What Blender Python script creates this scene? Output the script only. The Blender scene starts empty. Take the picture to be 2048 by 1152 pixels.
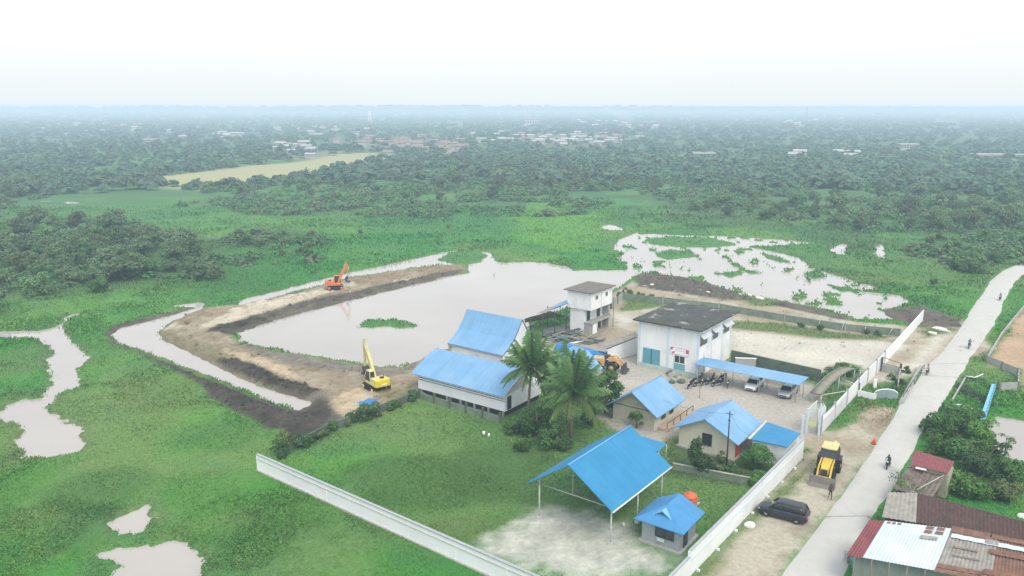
import bpy, bmesh, math, random
import numpy as np
from mathutils import Vector, Matrix

random.seed(7); rng = np.random.default_rng(7)
C = bpy.context.scene.collection
sc = bpy.context.scene
PI = math.pi

# ------------------------------------------------------------------ camera
CH = 40.0; F = 1600.0; H0 = 215.0
PITCH = math.atan((576 - H0) / F); cp, sp = math.cos(PITCH), math.sin(PITCH)
cam = bpy.data.cameras.new('camera'); cam.sensor_width = 36; cam.lens = F / 2048 * 36
cam.clip_start = 0.5; cam.clip_end = 60000
co = bpy.data.objects.new('camera', cam); C.objects.link(co)
co.location = (0, 0, CH); co.rotation_euler = (PI / 2 - PITCH, 0, 0)
sc.camera = co

def G(px, py, z=0.0):
    """survey point of the photo -> place on the plane z"""
    a = (px - 1024) / F; b = (576 - py) / F
    dy = cp + b * sp; dz = -sp + b * cp
    t = (z - CH) / dz
    return Vector((a * t, dy * t, z))
def P(v):
    x, y, z = v[0], v[1], v[2] - CH
    zc = y * cp - z * sp; yc = y * sp + z * cp
    return 1024 + F * x / zc, 576 - F * yc / zc
def hz(p, py):
    """height above the spot p at which row py is reached"""
    b = (576 - py) / F
    # yc = b*zc ; y*sp+z*cp = b*(y*cp - z*sp)
    y = p[1]
    return CH + y * (b * cp - sp) / (cp + b * sp)
AU = math.radians(-37); AV = math.radians(53)
U = Vector((math.cos(AU), math.sin(AU), 0)); V = Vector((math.cos(AV), math.sin(AV), 0)); Z = Vector((0, 0, 1))
def along(p, d, px):
    """distance from p along d to column px"""
    a = (px - 1024) / F; p = Vector(p)
    # (x+t dx) = a*((y+t dy)cp-(z-CH)sp)
    return (a * (p.y * cp - (p.z - CH) * sp) - p.x) / (d.x - a * d.y * cp)

# ------------------------------------------------------------------ numpy noise
_tab = rng.random((256, 256))
def vnoise(x, y):
    xi = np.floor(x).astype(np.int64); yi = np.floor(y).astype(np.int64)
    fx = x - xi; fy = y - yi
    fx = fx * fx * (3 - 2 * fx); fy = fy * fy * (3 - 2 * fy)
    a = _tab[xi & 255, yi & 255]; b = _tab[(xi + 1) & 255, yi & 255]
    c = _tab[xi & 255, (yi + 1) & 255]; d = _tab[(xi + 1) & 255, (yi + 1) & 255]
    return (a * (1 - fx) + b * fx) * (1 - fy) + (c * (1 - fx) + d * fx) * fy
def fbm(x, y, s, o=4):
    r = 0; a = .5; t = 0
    for i in range(o):
        r = r + a * vnoise(x / s + 17.3 * i, y / s + 31.7 * i); t += a; a *= .55; s = s * .48
    return r / t
def smooth(a, b, x):
    t = np.clip((x - a) / (b - a), 0, 1); return t * t * (3 - 2 * t)

# ------------------------------------------------------------------ materials
MATS = {}
def mat(name, rgb, rough=.75, var=.18, scale=1.2, bump=0., metal=0., stain=None, stain_amt=.35, spec=.3, streak=False, ribs=None):
    if name in MATS: return MATS[name]
    m = bpy.data.materials.new(name); m.use_nodes = True; nt = m.node_tree; N = nt.nodes; L = nt.links
    b = N['Principled BSDF']; b.inputs['Roughness'].default_value = rough; b.inputs['Metallic'].default_value = metal
    b.inputs['Specular IOR Level'].default_value = spec
    tc = N.new('ShaderNodeTexCoord'); no = N.new('ShaderNodeTexNoise'); no.inputs['Scale'].default_value = scale
    no.inputs['Detail'].default_value = 6; no.inputs['Roughness'].default_value = .65
    if streak:
        mp = N.new('ShaderNodeMapping'); mp.inputs['Scale'].default_value = (1, 1, .18)
        L.new(tc.outputs['Object'], mp.inputs[0]); L.new(mp.outputs[0], no.inputs[0])
    else: L.new(tc.outputs['Object'], no.inputs[0])
    r = N.new('ShaderNodeMapRange'); r.inputs[1].default_value = .3; r.inputs[2].default_value = .7
    r.inputs[3].default_value = 1 - var; r.inputs[4].default_value = 1 + var * .6
    L.new(no.outputs[0], r.inputs[0])
    mx = N.new('ShaderNodeVectorMath'); mx.operation = 'SCALE'; mx.inputs[0].default_value = rgb
    L.new(r.outputs[0], mx.inputs['Scale'])
    out = mx.outputs[0]
    if stain:
        n2 = N.new('ShaderNodeTexNoise'); n2.inputs['Scale'].default_value = scale * .45; n2.inputs['Detail'].default_value = 8
        n2.inputs['Roughness'].default_value = .7
        L.new(tc.outputs['Object'], n2.inputs[0])
        r2 = N.new('ShaderNodeMapRange'); r2.inputs[1].default_value = .5; r2.inputs[2].default_value = .66
        r2.inputs[3].default_value = 0; r2.inputs[4].default_value = stain_amt
        L.new(n2.outputs[0], r2.inputs[0])
        mm = N.new('ShaderNodeMix'); mm.data_type = 'RGBA'; L.new(r2.outputs[0], mm.inputs[0])
        L.new(out, mm.inputs[6]); mm.inputs[7].default_value = (*stain, 1); out = mm.outputs[2]
    if ribs:
        dp = N.new('ShaderNodeVectorMath'); dp.operation = 'DOT_PRODUCT'; dp.inputs[1].default_value = (ribs[0] * 2 * PI / ribs[2], ribs[1] * 2 * PI / ribs[2], 0)
        L.new(tc.outputs['Object'], dp.inputs[0]); sn = N.new('ShaderNodeMath'); sn.operation = 'SINE'; L.new(dp.outputs['Value'], sn.inputs[0])
        r3 = N.new('ShaderNodeMapRange'); r3.inputs[1].default_value = .75; r3.inputs[2].default_value = 1; r3.inputs[3].default_value = 1; r3.inputs[4].default_value = .95; L.new(sn.outputs[0], r3.inputs[0])
        # run-off streaks down the slope
        mp = N.new('ShaderNodeMapping'); mp.inputs['Rotation'].default_value = (0, 0, -math.atan2(ribs[1], ribs[0])); mp.inputs['Scale'].default_value = (1, 1, 1); L.new(tc.outputs['Object'], mp.inputs[0])
        m2 = N.new('ShaderNodeVectorMath'); m2.operation = 'MULTIPLY'; m2.inputs[1].default_value = (2.2, .12, .12); L.new(mp.outputs[0], m2.inputs[0])
        n3 = N.new('ShaderNodeTexNoise'); n3.inputs['Scale'].default_value = 1; n3.inputs['Detail'].default_value = 5; L.new(m2.outputs[0], n3.inputs[0])
        r4 = N.new('ShaderNodeMapRange'); r4.inputs[1].default_value = .35; r4.inputs[2].default_value = .7; r4.inputs[3].default_value = 1.04; r4.inputs[4].default_value = .95; L.new(n3.outputs[0], r4.inputs[0])
        mu = N.new('ShaderNodeMath'); mu.operation = 'MULTIPLY'; L.new(r3.outputs[0], mu.inputs[0]); L.new(r4.outputs[0], mu.inputs[1])
        s3 = N.new('ShaderNodeVectorMath'); s3.operation = 'SCALE'; L.new(out, s3.inputs[0]); L.new(mu.outputs[0], s3.inputs['Scale']); out = s3.outputs[0]
    L.new(out, b.inputs['Base Color'])
    if bump:
        bp = N.new('ShaderNodeBump'); bp.inputs['Strength'].default_value = bump; bp.inputs['Distance'].default_value = .1
        L.new(no.outputs[0], bp.inputs['Height']); L.new(bp.outputs[0], b.inputs['Normal'])
    MATS[name] = m; return m
def vcol_mat(name, scale, var, rough=.9, bump=.5, dist=.15):
    m = bpy.data.materials.new(name); m.use_nodes = True; nt = m.node_tree; N = nt.nodes; L = nt.links
    b = N['Principled BSDF']; b.inputs['Roughness'].default_value = rough; b.inputs['Specular IOR Level'].default_value = .15
    at = N.new('ShaderNodeAttribute'); at.attribute_name = 'Col'
    tc = N.new('ShaderNodeTexCoord'); no = N.new('ShaderNodeTexNoise'); no.inputs['Scale'].default_value = scale
    no.inputs['Detail'].default_value = 9; no.inputs['Roughness'].default_value = .72
    L.new(tc.outputs['Object'], no.inputs[0])
    r = N.new('ShaderNodeMapRange'); r.inputs[1].default_value = .32; r.inputs[2].default_value = .68
    r.inputs[3].default_value = 1 - var; r.inputs[4].default_value = 1 + var
    L.new(no.outputs[0], r.inputs[0])
    mx = N.new('ShaderNodeVectorMath'); mx.operation = 'SCALE'
    L.new(at.outputs['Color'], mx.inputs[0]); L.new(r.outputs[0], mx.inputs['Scale']); L.new(mx.outputs[0], b.inputs['Base Color'])
    if bump:
        bp = N.new('ShaderNodeBump'); bp.inputs['Strength'].default_value = bump; bp.inputs['Distance'].default_value = dist
        L.new(no.outputs[0], bp.inputs['Height']); L.new(bp.outputs[0], b.inputs['Normal'])
    return m
def leaf_mat(name, rgb, var=.45, scale=.6):
    m = bpy.data.materials.new(name); m.use_nodes = True; nt = m.node_tree; N = nt.nodes; L = nt.links
    b = N['Principled BSDF']; b.inputs['Roughness'].default_value = .7; b.inputs['Specular IOR Level'].default_value = .2
    at = N.new('ShaderNodeAttribute'); at.attribute_name = 'Col'
    oi = N.new('ShaderNodeObjectInfo')
    mr = N.new('ShaderNodeMapRange'); mr.inputs[3].default_value = 1 - var; mr.inputs[4].default_value = 1 + var
    L.new(oi.outputs['Random'], mr.inputs[0])
    sx = N.new('ShaderNodeVectorMath'); sx.operation = 'SCALE'; L.new(at.outputs['Color'], sx.inputs[0]); L.new(mr.outputs[0], sx.inputs['Scale'])
    mu = N.new('ShaderNodeVectorMath'); mu.operation = 'MULTIPLY'; mu.inputs[1].default_value = rgb; L.new(sx.outputs[0], mu.inputs[0])
    L.new(mu.outputs[0], b.inputs['Base Color'])
    tr = N.new('ShaderNodeBsdfTranslucent'); L.new(mu.outputs[0], tr.inputs[0])
    ms = N.new('ShaderNodeMixShader'); ms.inputs[0].default_value = .35
    L.new(b.outputs[0], ms.inputs[1]); L.new(tr.outputs[0], ms.inputs[2]); L.new(ms.outputs[0], N['Material Output'].inputs[0])
    return m

# ------------------------------------------------------------------ mesh builder
class MB:
    def __init__(s): s.v = []; s.f = []; s.m = []; s.smooth = []
    def add(s, vs, fs, m=0, sm=False):
        o = len(s.v); s.v += [tuple(v) for v in vs]
        for f in fs: s.f.append([i + o for i in f]); s.m.append(m); s.smooth.append(sm)
        return s
    def hexa(s, b, t, m=0):
        return s.add(list(b) + list(t), [(3, 2, 1, 0), (4, 5, 6, 7), (0, 1, 5, 4), (1, 2, 6, 5), (2, 3, 7, 6), (3, 0, 4, 7)], m)
    def obox(s, o, a, b, c, m=0):
        o = Vector(o); return s.hexa([o, o + a, o + a + b, o + b], [o + c, o + a + c, o + a + b + c, o + b + c], m)
    def box(s, c, sz, m=0, rz=0, ry=0):
        R = Matrix.Rotation(rz, 3, 'Z') @ Matrix.Rotation(ry, 3, 'Y')
        x, y, z = R @ Vector((sz[0], 0, 0)), R @ Vector((0, sz[1], 0)), R @ Vector((0, 0, sz[2]))
        return s.obox(Vector(c) - x / 2 - y / 2 - z / 2, x, y, z, m)
    def slab(s, pts, t, m=0):
        """thin sheet through pts (top face), thickness t downwards"""
        n = len(pts); top = [Vector(p) for p in pts]; bot = [p - Vector((0, 0, t)) for p in top]
        return s.add(top + bot, [tuple(range(n)), tuple(range(2 * n - 1, n - 1, -1))] + [(i, i + n, (i + 1) % n + n, (i + 1) % n) for i in range(n)], m)
    def prism(s, pts, z0, z1, m=0):
        n = len(pts); return s.add([(p[0], p[1], z0) for p in pts] + [(p[0], p[1], z1) for p in pts],
            [tuple(range(n - 1, -1, -1)), tuple(range(n, 2 * n))] + [(i, (i + 1) % n, (i + 1) % n + n, i + n) for i in range(n)], m)
    def tube(s, pts, r, n=6, m=0, sm=True):
        pts = [Vector(p) for p in pts]; k = len(pts); rr = r if isinstance(r, (list, tuple)) else [r] * k
        vs = []
        for i, p in enumerate(pts):
            d = (pts[min(i + 1, k - 1)] - pts[max(i - 1, 0)]).normalized()
            a = d.cross(Z if abs(d.z) < .95 else Vector((1, 0, 0))).normalized(); b = d.cross(a)
            for j in range(n):
                t = 2 * PI * j / n; vs.append(p + (a * math.cos(t) + b * math.sin(t)) * rr[i])
        fs = [(i * n + j, i * n + (j + 1) % n, (i + 1) * n + (j + 1) % n, (i + 1) * n + j) for i in range(k - 1) for j in range(n)]
        s.add(vs, fs, m, sm); o = len(s.v) - len(vs)
        s.f += [[o + j for j in range(n)][::-1], [o + (k - 1) * n + j for j in range(n)]]; s.m += [m, m]; s.smooth += [False, False]
        return s
    def loft(s, rings, m=0, caps=True, sm=False):
        n = len(rings[0]); vs = [p for r in rings for p in r]
        fs = [(i * n + j, i * n + (j + 1) % n, (i + 1) * n + (j + 1) % n, (i + 1) * n + j) for i in range(len(rings) - 1) for j in range(n)]
        if caps: fs += [tuple(range(n))[::-1], tuple(range((len(rings) - 1) * n, len(rings) * n))]
        return s.add(vs, fs, m, sm)
    def build(s, name, mats, parent=None, world=True, bevel=0):
        me = bpy.data.meshes.new(name)
        off = Vector(parent_loc(parent)) if (parent and world) else Vector((0, 0, 0))
        me.from_pydata([(v[0] - off.x, v[1] - off.y, v[2] - off.z) for v in s.v], [], s.f)
        if not isinstance(mats, (list, tuple)): mats = [mats]
        for m in mats: me.materials.append(m)
        me.polygons.foreach_set('material_index', s.m); me.polygons.foreach_set('use_smooth', s.smooth)
        bm = bmesh.new(); bm.from_mesh(me); bmesh.ops.recalc_face_normals(bm, faces=bm.faces); bm.to_mesh(me); bm.free()
        me.update()
        o = bpy.data.objects.new(name, me); C.objects.link(o)
        if parent: o.parent = parent
        if bevel:
            md = o.modifiers.new('bevel', 'BEVEL'); md.width = bevel; md.segments = 2; md.limit_method = 'ANGLE'
        return o
def parent_loc(p):
    v = Vector((0, 0, 0))
    while p: v += p.location; p = p.parent
    return v
def tag(o, label, cat, group=None, kind=None):
    o['label'] = label; o['category'] = cat
    if group: o['group'] = group
    if kind: o['kind'] = kind
    return o
def thing(name, label, cat, loc, rz=0, group=None):
    o = bpy.data.objects.new(name, None); C.objects.link(o); o.location = loc; o.rotation_euler = (0, 0, rz)
    o.empty_display_size = .3
    return tag(o, label, cat, group)
def kids(o): return KID.get(o.name, [])
def dup(root, loc, rz, label=None, scale=None, group=None):
    r = root.copy(); C.objects.link(r); r.location = loc; r.rotation_euler = (0, 0, rz)
    if label: r['label'] = label
    if group: r['group'] = group
    if scale: r.scale = scale
    for ch in list(root.children):
        c = ch.copy(); C.objects.link(c); c.parent = r
        for g in ch.children:
            d = g.copy(); C.objects.link(d); d.parent = c
    return r
def npmesh(name, V_, F_, material, col=None, smoothf=False):
    me = bpy.data.meshes.new(name); nv = len(V_); nf = len(F_); k = F_.shape[1]
    me.vertices.add(nv); me.vertices.foreach_set('co', np.ascontiguousarray(V_, dtype=np.float32).ravel())
    me.loops.add(nf * k); me.loops.foreach_set('vertex_index', np.ascontiguousarray(F_, dtype=np.int32).ravel())
    me.polygons.add(nf); me.polygons.foreach_set('loop_start', np.arange(0, nf * k, k, dtype=np.int32))
    try: me.polygons.foreach_set('loop_total', np.full(nf, k, dtype=np.int32))
    except Exception: pass
    if smoothf: me.polygons.foreach_set('use_smooth', np.ones(nf, dtype=bool))
    me.update(calc_edges=True)
    if col is not None:
        a = me.color_attributes.new('Col', 'FLOAT_COLOR', 'POINT')
        c4 = np.ones((nv, 4), dtype=np.float32); c4[:, :3] = col; a.data.foreach_set('color', c4.ravel())
    me.materials.append(material)
    return me

# ------------------------------------------------------------------ palette
BF = dict(rough=.6, var=.1, scale=.35, stain=(.27, .42, .60), stain_amt=.45)
blue_far = mat('blue_roof_metal', (.17, .35, .56), **BF, ribs=(U.x, U.y, .8))
blue_v = mat('blue_roof_metal_lengthwise', (.17, .35, .56), **BF, ribs=(V.x, V.y, .8))
blue_near = mat('deep_blue_roof_metal', (.028, .22, .43), .55, .1, .4, stain=(.07, .27, .46), stain_amt=.5, ribs=(V.x, V.y, .8))
white_wall = mat('white_wall_paint', (.76, .79, .80), .8, .1, .8, stain=(.45, .5, .48), stain_amt=.5, streak=True)
white_clean = mat('white_paint', (.78, .81, .84), .6, .05, .6, stain=(.6, .62, .6), stain_amt=.3)
cream = mat('cream_render', (.56, .55, .45), .85, .1, .7, stain=(.34, .35, .27), stain_amt=.5)
cream_dirty = mat('weathered_cream_render', (.40, .40, .31), .9, .16, .8, stain=(.2, .21, .16), stain_amt=.7)
concrete = mat('grey_concrete', (.36, .37, .35), .9, .2, .9, stain=(.2, .22, .19), stain_amt=.5, bump=.2)
mossy = mat('mossy_concrete', (.11, .15, .12), .95, .35, .9, stain=(.03, .06, .035), stain_amt=.7, bump=.4)
moss_light = mat('green_grey_concrete', (.20, .25, .2), .95, .3, .7, stain=(.08, .14, .07), stain_amt=.7, bump=.3)
dark_roof = mat('dark_stained_slab', (.085, .09, .085), .95, .3, .5, stain=(.3, .3, .27), stain_amt=.0, bump=.3)
glass = mat('dark_window_glass', (.03, .04, .045), .12, .2, 1, spec=.6)
teal = mat('teal_door_paint', (.12, .34, .42), .55, .12, 1.2)
teal_d = mat('teal_sill_paint', (.17, .42, .46), .6, .12, 1.2)
palewash = mat('pale_blue_pilaster', (.56, .68, .76), .8, .1, .7)
dark_steel = mat('dark_steel', (.05, .055, .06), .55, .25, 3)
grey_steel = mat('galvanised_steel', (.42, .45, .47), .45, .15, 2, metal=.3)
rubber = mat('black_rubber', (.025, .025, .027), .85, .3, 4)
yellow = mat('yellow_machine_paint', (.62, .44, .07), .5, .18, 1.6, stain=(.3, .22, .1), stain_amt=.35)
pale_yellow = mat('faded_yellow_paint', (.62, .56, .26), .55, .15, 1.8, stain=(.36, .32, .2), stain_amt=.35)
tan_paint = mat('dusty_yellow_paint', (.62, .42, .2), .55, .2, 2, stain=(.3, .2, .1), stain_amt=.4)
orange = mat('orange_machine_paint', (.62, .19, .07), .5, .2, 1.6, stain=(.35, .2, .12), stain_amt=.45)
maroon = mat('maroon_roof_tin', (.22, .07, .075), .7, .2, 1.2, stain=(.12, .05, .05), stain_amt=.5)
brown_tile = mat('brown_tile', (.10, .063, .056), .9, .35, 3.5, stain=(.05, .045, .04), stain_amt=.6, bump=.6)
rust = mat('rusty_tin', (.205, .115, .085), .85, .35, 1.6, stain=(.12, .06, .045), stain_amt=.7)
grey_tin = mat('grey_weathered_tin', (.30, .29, .26), .8, .28, 1.3, stain=(.15, .14, .12), stain_amt=.5)
pale_tin = mat('pale_blue_tin', (.50, .585, .64), .55, .1, .5, stain=(.66, .66, .6), stain_amt=.5)
tarp = mat('blue_tarpaulin', (.03, .2, .5), .5, .25, 1.5, stain=(.1, .3, .58), stain_amt=.4)
wood = mat('weathered_wood', (.22, .2, .16), .9, .3, 3, bump=.3)
green_tin = mat('green_grey_sheet', (.12, .17, .17), .8, .3, 2, stain=(.22, .27, .27), stain_amt=.6)
bark = mat('tree_bark', (.13, .105, .08), .95, .3, 3, bump=.5)
palm_bark = mat('palm_bark', (.2, .16, .12), .95, .25, 4, bump=.5)
red_paint = mat('red_paint', (.42, .05, .05), .6, .15, 2)
cone_red = mat('orange_cone_plastic', (.75, .1, .03), .5, .08, 3)
tank_or = mat('orange_tank_plastic', (.55, .13, .05), .5, .1, 2)
car_white = mat('white_car_paint', (.72, .74, .76), .2, .04, 2, spec=.6)
car_grey = mat('silver_car_paint', (.4, .42, .44), .25, .05, 2, spec=.6, metal=.2)
car_dark = mat('dark_blue_car_paint', (.022, .028, .042), .3, .15, 3, spec=.55, stain=(.07, .075, .08), stain_amt=.35)
car_glass = mat('tinted_car_glass', (.02, .022, .025), .08, .1, 1, spec=.7)
lamp_w = mat('headlamp_lens', (.7, .72, .74), .15, .05, 1, spec=.7)
lamp_r = mat('tail_lamp_lens', (.4, .02, .02), .2, .05, 1, spec=.7)
plate = mat('number_plate', (.7, .7, .7), .5, .05, 1)
curb = mat('pale_curb', (.48, .48, .44), .9, .15, 2)

# ------------------------------------------------------------------ ground
WL = -0.32
def PW(lst, z=0.0): return np.array([[*G(a, b, z)[:2]] for a, b in lst])
def sdf(poly, X, Y, margin=8):
    """signed distance, positive inside; -margin far away"""
    out = np.full(X.shape, -float(margin))
    x0, y0 = poly.min(0) - margin; x1, y1 = poly.max(0) + margin
    sel = (X > x0) & (X < x1) & (Y > y0) & (Y < y1)
    x = X[sel]; y = Y[sel]
    if x.size == 0: return out
    d2 = np.full(x.shape, 1e18); ins = np.zeros(x.shape, bool)
    n = len(poly)
    for i in range(n):
        ax, ay = poly[i]; bx, by = poly[(i + 1) % n]
        ex, ey = bx - ax, by - ay; wx, wy = x - ax, y - ay
        t = np.clip((wx * ex + wy * ey) / (ex * ex + ey * ey + 1e-9), 0, 1)
        d2 = np.minimum(d2, (wx - t * ex) ** 2 + (wy - t * ey) ** 2)
        c = ((ay > y) != (by > y)); 
        if by != ay: ins ^= c & (x < (bx - ax) * (y - ay) / (by - ay) + ax)
    d = np.sqrt(d2); d[~ins] *= -1
    out[sel] = np.maximum(d, -margin); return out

water_px = {
 'pond': [(467,668),(520,650),(600,627),(690,603),(760,585),(860,562),(905,551),(938,545),(935,533),(985,519),(1000,525),(1050,523),(1090,525),(1130,533),(1150,540),(1200,540),(1250,540),(1252,525),(1228,519),(1248,506),(1225,500),(1240,478),(1270,465),(1350,470),(1450,472),(1500,475),(1570,480),(1640,486),(1560,492),(1502,494),(1560,506),(1600,517),(1640,540),(1700,558),(1757,577),(1730,583),(1800,590),(1832,605),(1800,615),(1758,620),(1792,641),(1720,641),(1640,617),(1560,602),(1480,588),(1430,572),(1380,560),(1320,550),(1283,547),(1268,556),(1250,572),(1225,582),(1180,600),(1120,622),(1060,645),(1050,690),(960,690),(870,700),(845,718),(800,735),(760,735),(680,722),(560,703),(482,688)],
 'northchannel': [(474,613),(480,600),(545,584),(640,560),(700,545),(800,524),(850,513),(890,503),(940,500),(985,505),(990,522),(940,532),(925,529),(870,531),(790,542),(700,556),(600,583),(540,598)],
 'moat': [(220,672),(240,656),(300,641),(350,628),(392,615),(412,606),(405,618),(385,627),(340,646),(318,665),(330,682),(380,706),(440,736),(500,763),(560,785),(624,804),(622,812),(600,824),(540,805),(450,767),(380,740),(300,708),(235,688)],
 'inlet': [(275,608),(330,612),(400,604),(415,608),(400,617),(350,615)],
 'stream': [(-60,664),(0,663),(60,662),(105,655),(122,640),(135,628),(180,624),(142,640),(128,655),(140,680),(165,700),(180,722),(162,735),(163,765),(175,770),(130,785),(92,815),(100,826),(130,845),(150,853),(170,875),(175,897),(150,910),(75,922),(40,917),(52,895),(28,885),(50,870),(40,850),(0,838),(-60,830),(-60,815),(0,822),(40,805),(85,795),(110,767),(95,740),(90,722),(115,705),(95,690),(60,680),(0,679),(-60,680)],
 'pool': [(216,1045),(240,1027),(295,1017),(302,1040),(285,1065),(240,1072),(225,1060)],
 'poolb': [(192,1120),(210,1085),(260,1092),(300,1083),(352,1077),(377,1100),(395,1140),(405,1230),(185,1230),(180,1150)],
 'rightpond': [(1960,885),(1968,845),(1995,833),(2048,843),(2200,870),(2200,990),(2060,965),(2010,925),(1985,900)],
 'sliver': [(1198,455),(1222,448),(1240,455),(1248,462),(1215,461)],
 'sliverb': [(625,424),(640,415),(650,420),(668,424),(645,426)],
 'sliverc': [(80,404),(95,402),(110,404),(100,407)], 'sliverd': [(128,404),(145,403),(160,407),(140,409)],
 'slivere': [(1748,500),(1762,488),(1770,505),(1764,518),(1752,512)], 'sliverf': [(1656,500),(1680,486),(1700,490),(1690,512),(1670,508)],
 'sliverg': [(1852,503),(1866,498),(1882,502),(1866,506)],
}
islet_px = [
 [(878,518),(900,504),(940,499),(962,502),(976,510),(958,523),(930,528),(895,524)],
 [(1290,478),(1340,472),(1430,476),(1472,488),(1440,492),(1350,492),(1300,486)],
 [(1310,505),(1345,499),(1385,503),(1384,513),(1335,518),(1315,512)],
 [(720,650),(735,641),(790,638),(830,645),(826,652),(795,657),(780,650),(740,654)],
 [(1525,505),(1560,514),(1578,522),(1560,524),(1530,512)],
 [(1605,545),(1635,543),(1655,552),(1625,556)],
 [(1445,545),(1475,541),(1490,546),(1462,553)],
 [(1650,586),(1662,583),(1668,588),(1655,591)],[(1682,574),(1700,572),(1705,577),(1690,579)],
 [(1442,513),(1455,510),(1458,516)], [(1300,522),(1325,521),(1320,527)],
 [(1500,545),(1512,541),(1518,546)],
 [(225,1070),(262,1076),(298,1062),(300,1080),(262,1090),(215,1086)],
 [(150,1130),(190,1112),(235,1130),(215,1152),(170,1160)],
]
sand_px = [
 [(314,665),(345,640),(405,617),(475,610),(545,594),(600,583),(700,556),(790,542),(870,531),(926,529),(936,542),(905,550),(760,583),(600,625),(520,648),(462,668),(482,690),(560,705),(680,724),(760,737),(800,737),(845,716),(880,700),(1060,690),(1130,650),(1225,590),(1262,560),(1300,575),(1480,596),(1600,612),(1720,645),(1850,655),(1925,640),(1990,700),(1850,735),(1780,760),(1700,770),(1640,752),(1560,724),(1460,706),(1460,745),(1640,790),(1640,862),(1760,860),(1700,960),(1560,1160),(1380,1160),(1610,900),(1500,888),(1380,870),(1290,885),(1210,850),(1130,760),(1020,740),(860,790),(800,812),(740,836),(690,836),(640,832),(615,806),(560,787),(500,766),(440,739),(380,709),(330,684)],
]
mud_px = [
 [(415,668),(440,655),(480,646),(520,632),(640,598),(700,588),(760,573),(880,548),(928,541),(905,551),(760,586),(600,628),(500,658),(467,670)],
 [(207,668),(225,652),(270,640),(340,625),(395,608),(405,606),(350,629),(300,643),(242,657),(222,672),(240,690),(300,712),(380,743),(450,770),(540,808),(604,828),(625,812),(640,832),(600,858),(540,858),(480,828),(430,800),(395,768),(300,716),(225,688)],
 [(430,722),(470,722),(520,738),(570,758),(640,788),(600,798),(520,768),(460,742)],
 [(1268,550),(1320,548),(1400,560),(1440,575),(1480,590),(1510,600),(1450,600),(1380,590),(1300,578),(1275,572)],
 [(1560,602),(1640,618),(1720,642),(1680,640),(1600,622),(1540,608)],
 [(1758,622),(1800,616),(1845,612),(1920,640),(1930,655),(1850,655),(1790,640)],
 [(590,810),(640,800),(700,840),(640,860),(590,880),(560,870)],
]
pale_px = [[(410,660),(430,640),(500,612),(600,590),(700,566),(720,572),(600,606),(500,636),(440,655)],[(765,574),(800,560),(840,558),(820,568),(790,574)],[(330,660),(345,650),(360,655),(350,668)]]
tanpile_px = [[(660,820),(680,795),(720,785),(745,800),(740,815),(700,835),(665,838)],[(440,700),(500,715),(560,738),(600,760),(560,755),(500,735),(450,715)]]
olive_px = [[(320,665),(345,660),(400,690),(450,705),(470,725),(420,722),(370,705),(335,685)],[(560,870),(600,850),(650,840),(690,842),(640,870),(590,890)],[(760,800),(800,780),(835,765),(838,790),(800,808)]]
greymud_px = [[(470,690),(490,684),(560,705),(680,724),(770,738),(760,752),(680,748),(600,735),(520,712)],[(560,770),(640,790),(660,810),(620,812),(580,795)],[(720,745),(800,742),(830,725),(840,735),(790,760),(730,765)]]
gravel_px = [
 [(960,1085),(1030,1040),(1090,1020),(1200,1030),(1260,1040),(1290,1085),(1370,1110),(1350,1150),(1230,1170),(1120,1150),(1000,1120)],
]
grassin_px = [  # green strips inside the dirt areas
 [(1250,596),(1330,600),(1330,612),(1270,622),(1235,622)],
 [(1460,640),(1570,648),(1700,668),(1800,672),(1760,680),(1640,676),(1540,664),(1455,656)],
 [(1660,730),(1700,728),(1730,740),(1712,768),(1680,762),(1640,752)],
 [(1722,800),(1765,800),(1745,812),(1722,822),(1692,850),(1668,862),(1690,835),(1708,812)],
 [(1480,600),(1500,590),(1560,606),(1570,612),(1510,612)],
 [(1620,925),(1640,915),(1600,960),(1580,985),(1540,1010),(1500,1050),(1420,1150),(1385,1160),(1395,1140),(1500,1030)],
 [(1845,655),(1900,655),(1925,660),(1850,675)],
]
orange_px = [[(1978,735),(2005,680),(2050,620),(2200,560),(2200,830),(2060,790),(2040,760),(2040,738)]]
greenin_px = [[(1345,890),(1400,880),(1500,895),(1560,930),(1480,975),(1345,945)]]
sandb_px = [[(1684,858),(1712,832),(1745,815),(1800,812),(1770,870),(1700,960),(1620,950),(1640,880)]]
lot_px = [[(1462,704),(1462,660),(1540,668),(1640,680),(1765,682),(1815,690),(1770,728),(1700,768),(1640,750),(1560,722)],[(1230,625),(1262,628),(1262,660),(1232,655)],[(1850,735),(1900,665),(1870,668),(1850,690),(1800,730),(1775,758),(1840,740)]]
yard_px = [[(1060,700),(1240,700),(1290,742),(1400,762),(1470,735),(1640,775),(1640,862),(1600,885),(1480,880),(1370,862),(1290,885),(1210,850),(1150,770)]]
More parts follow.
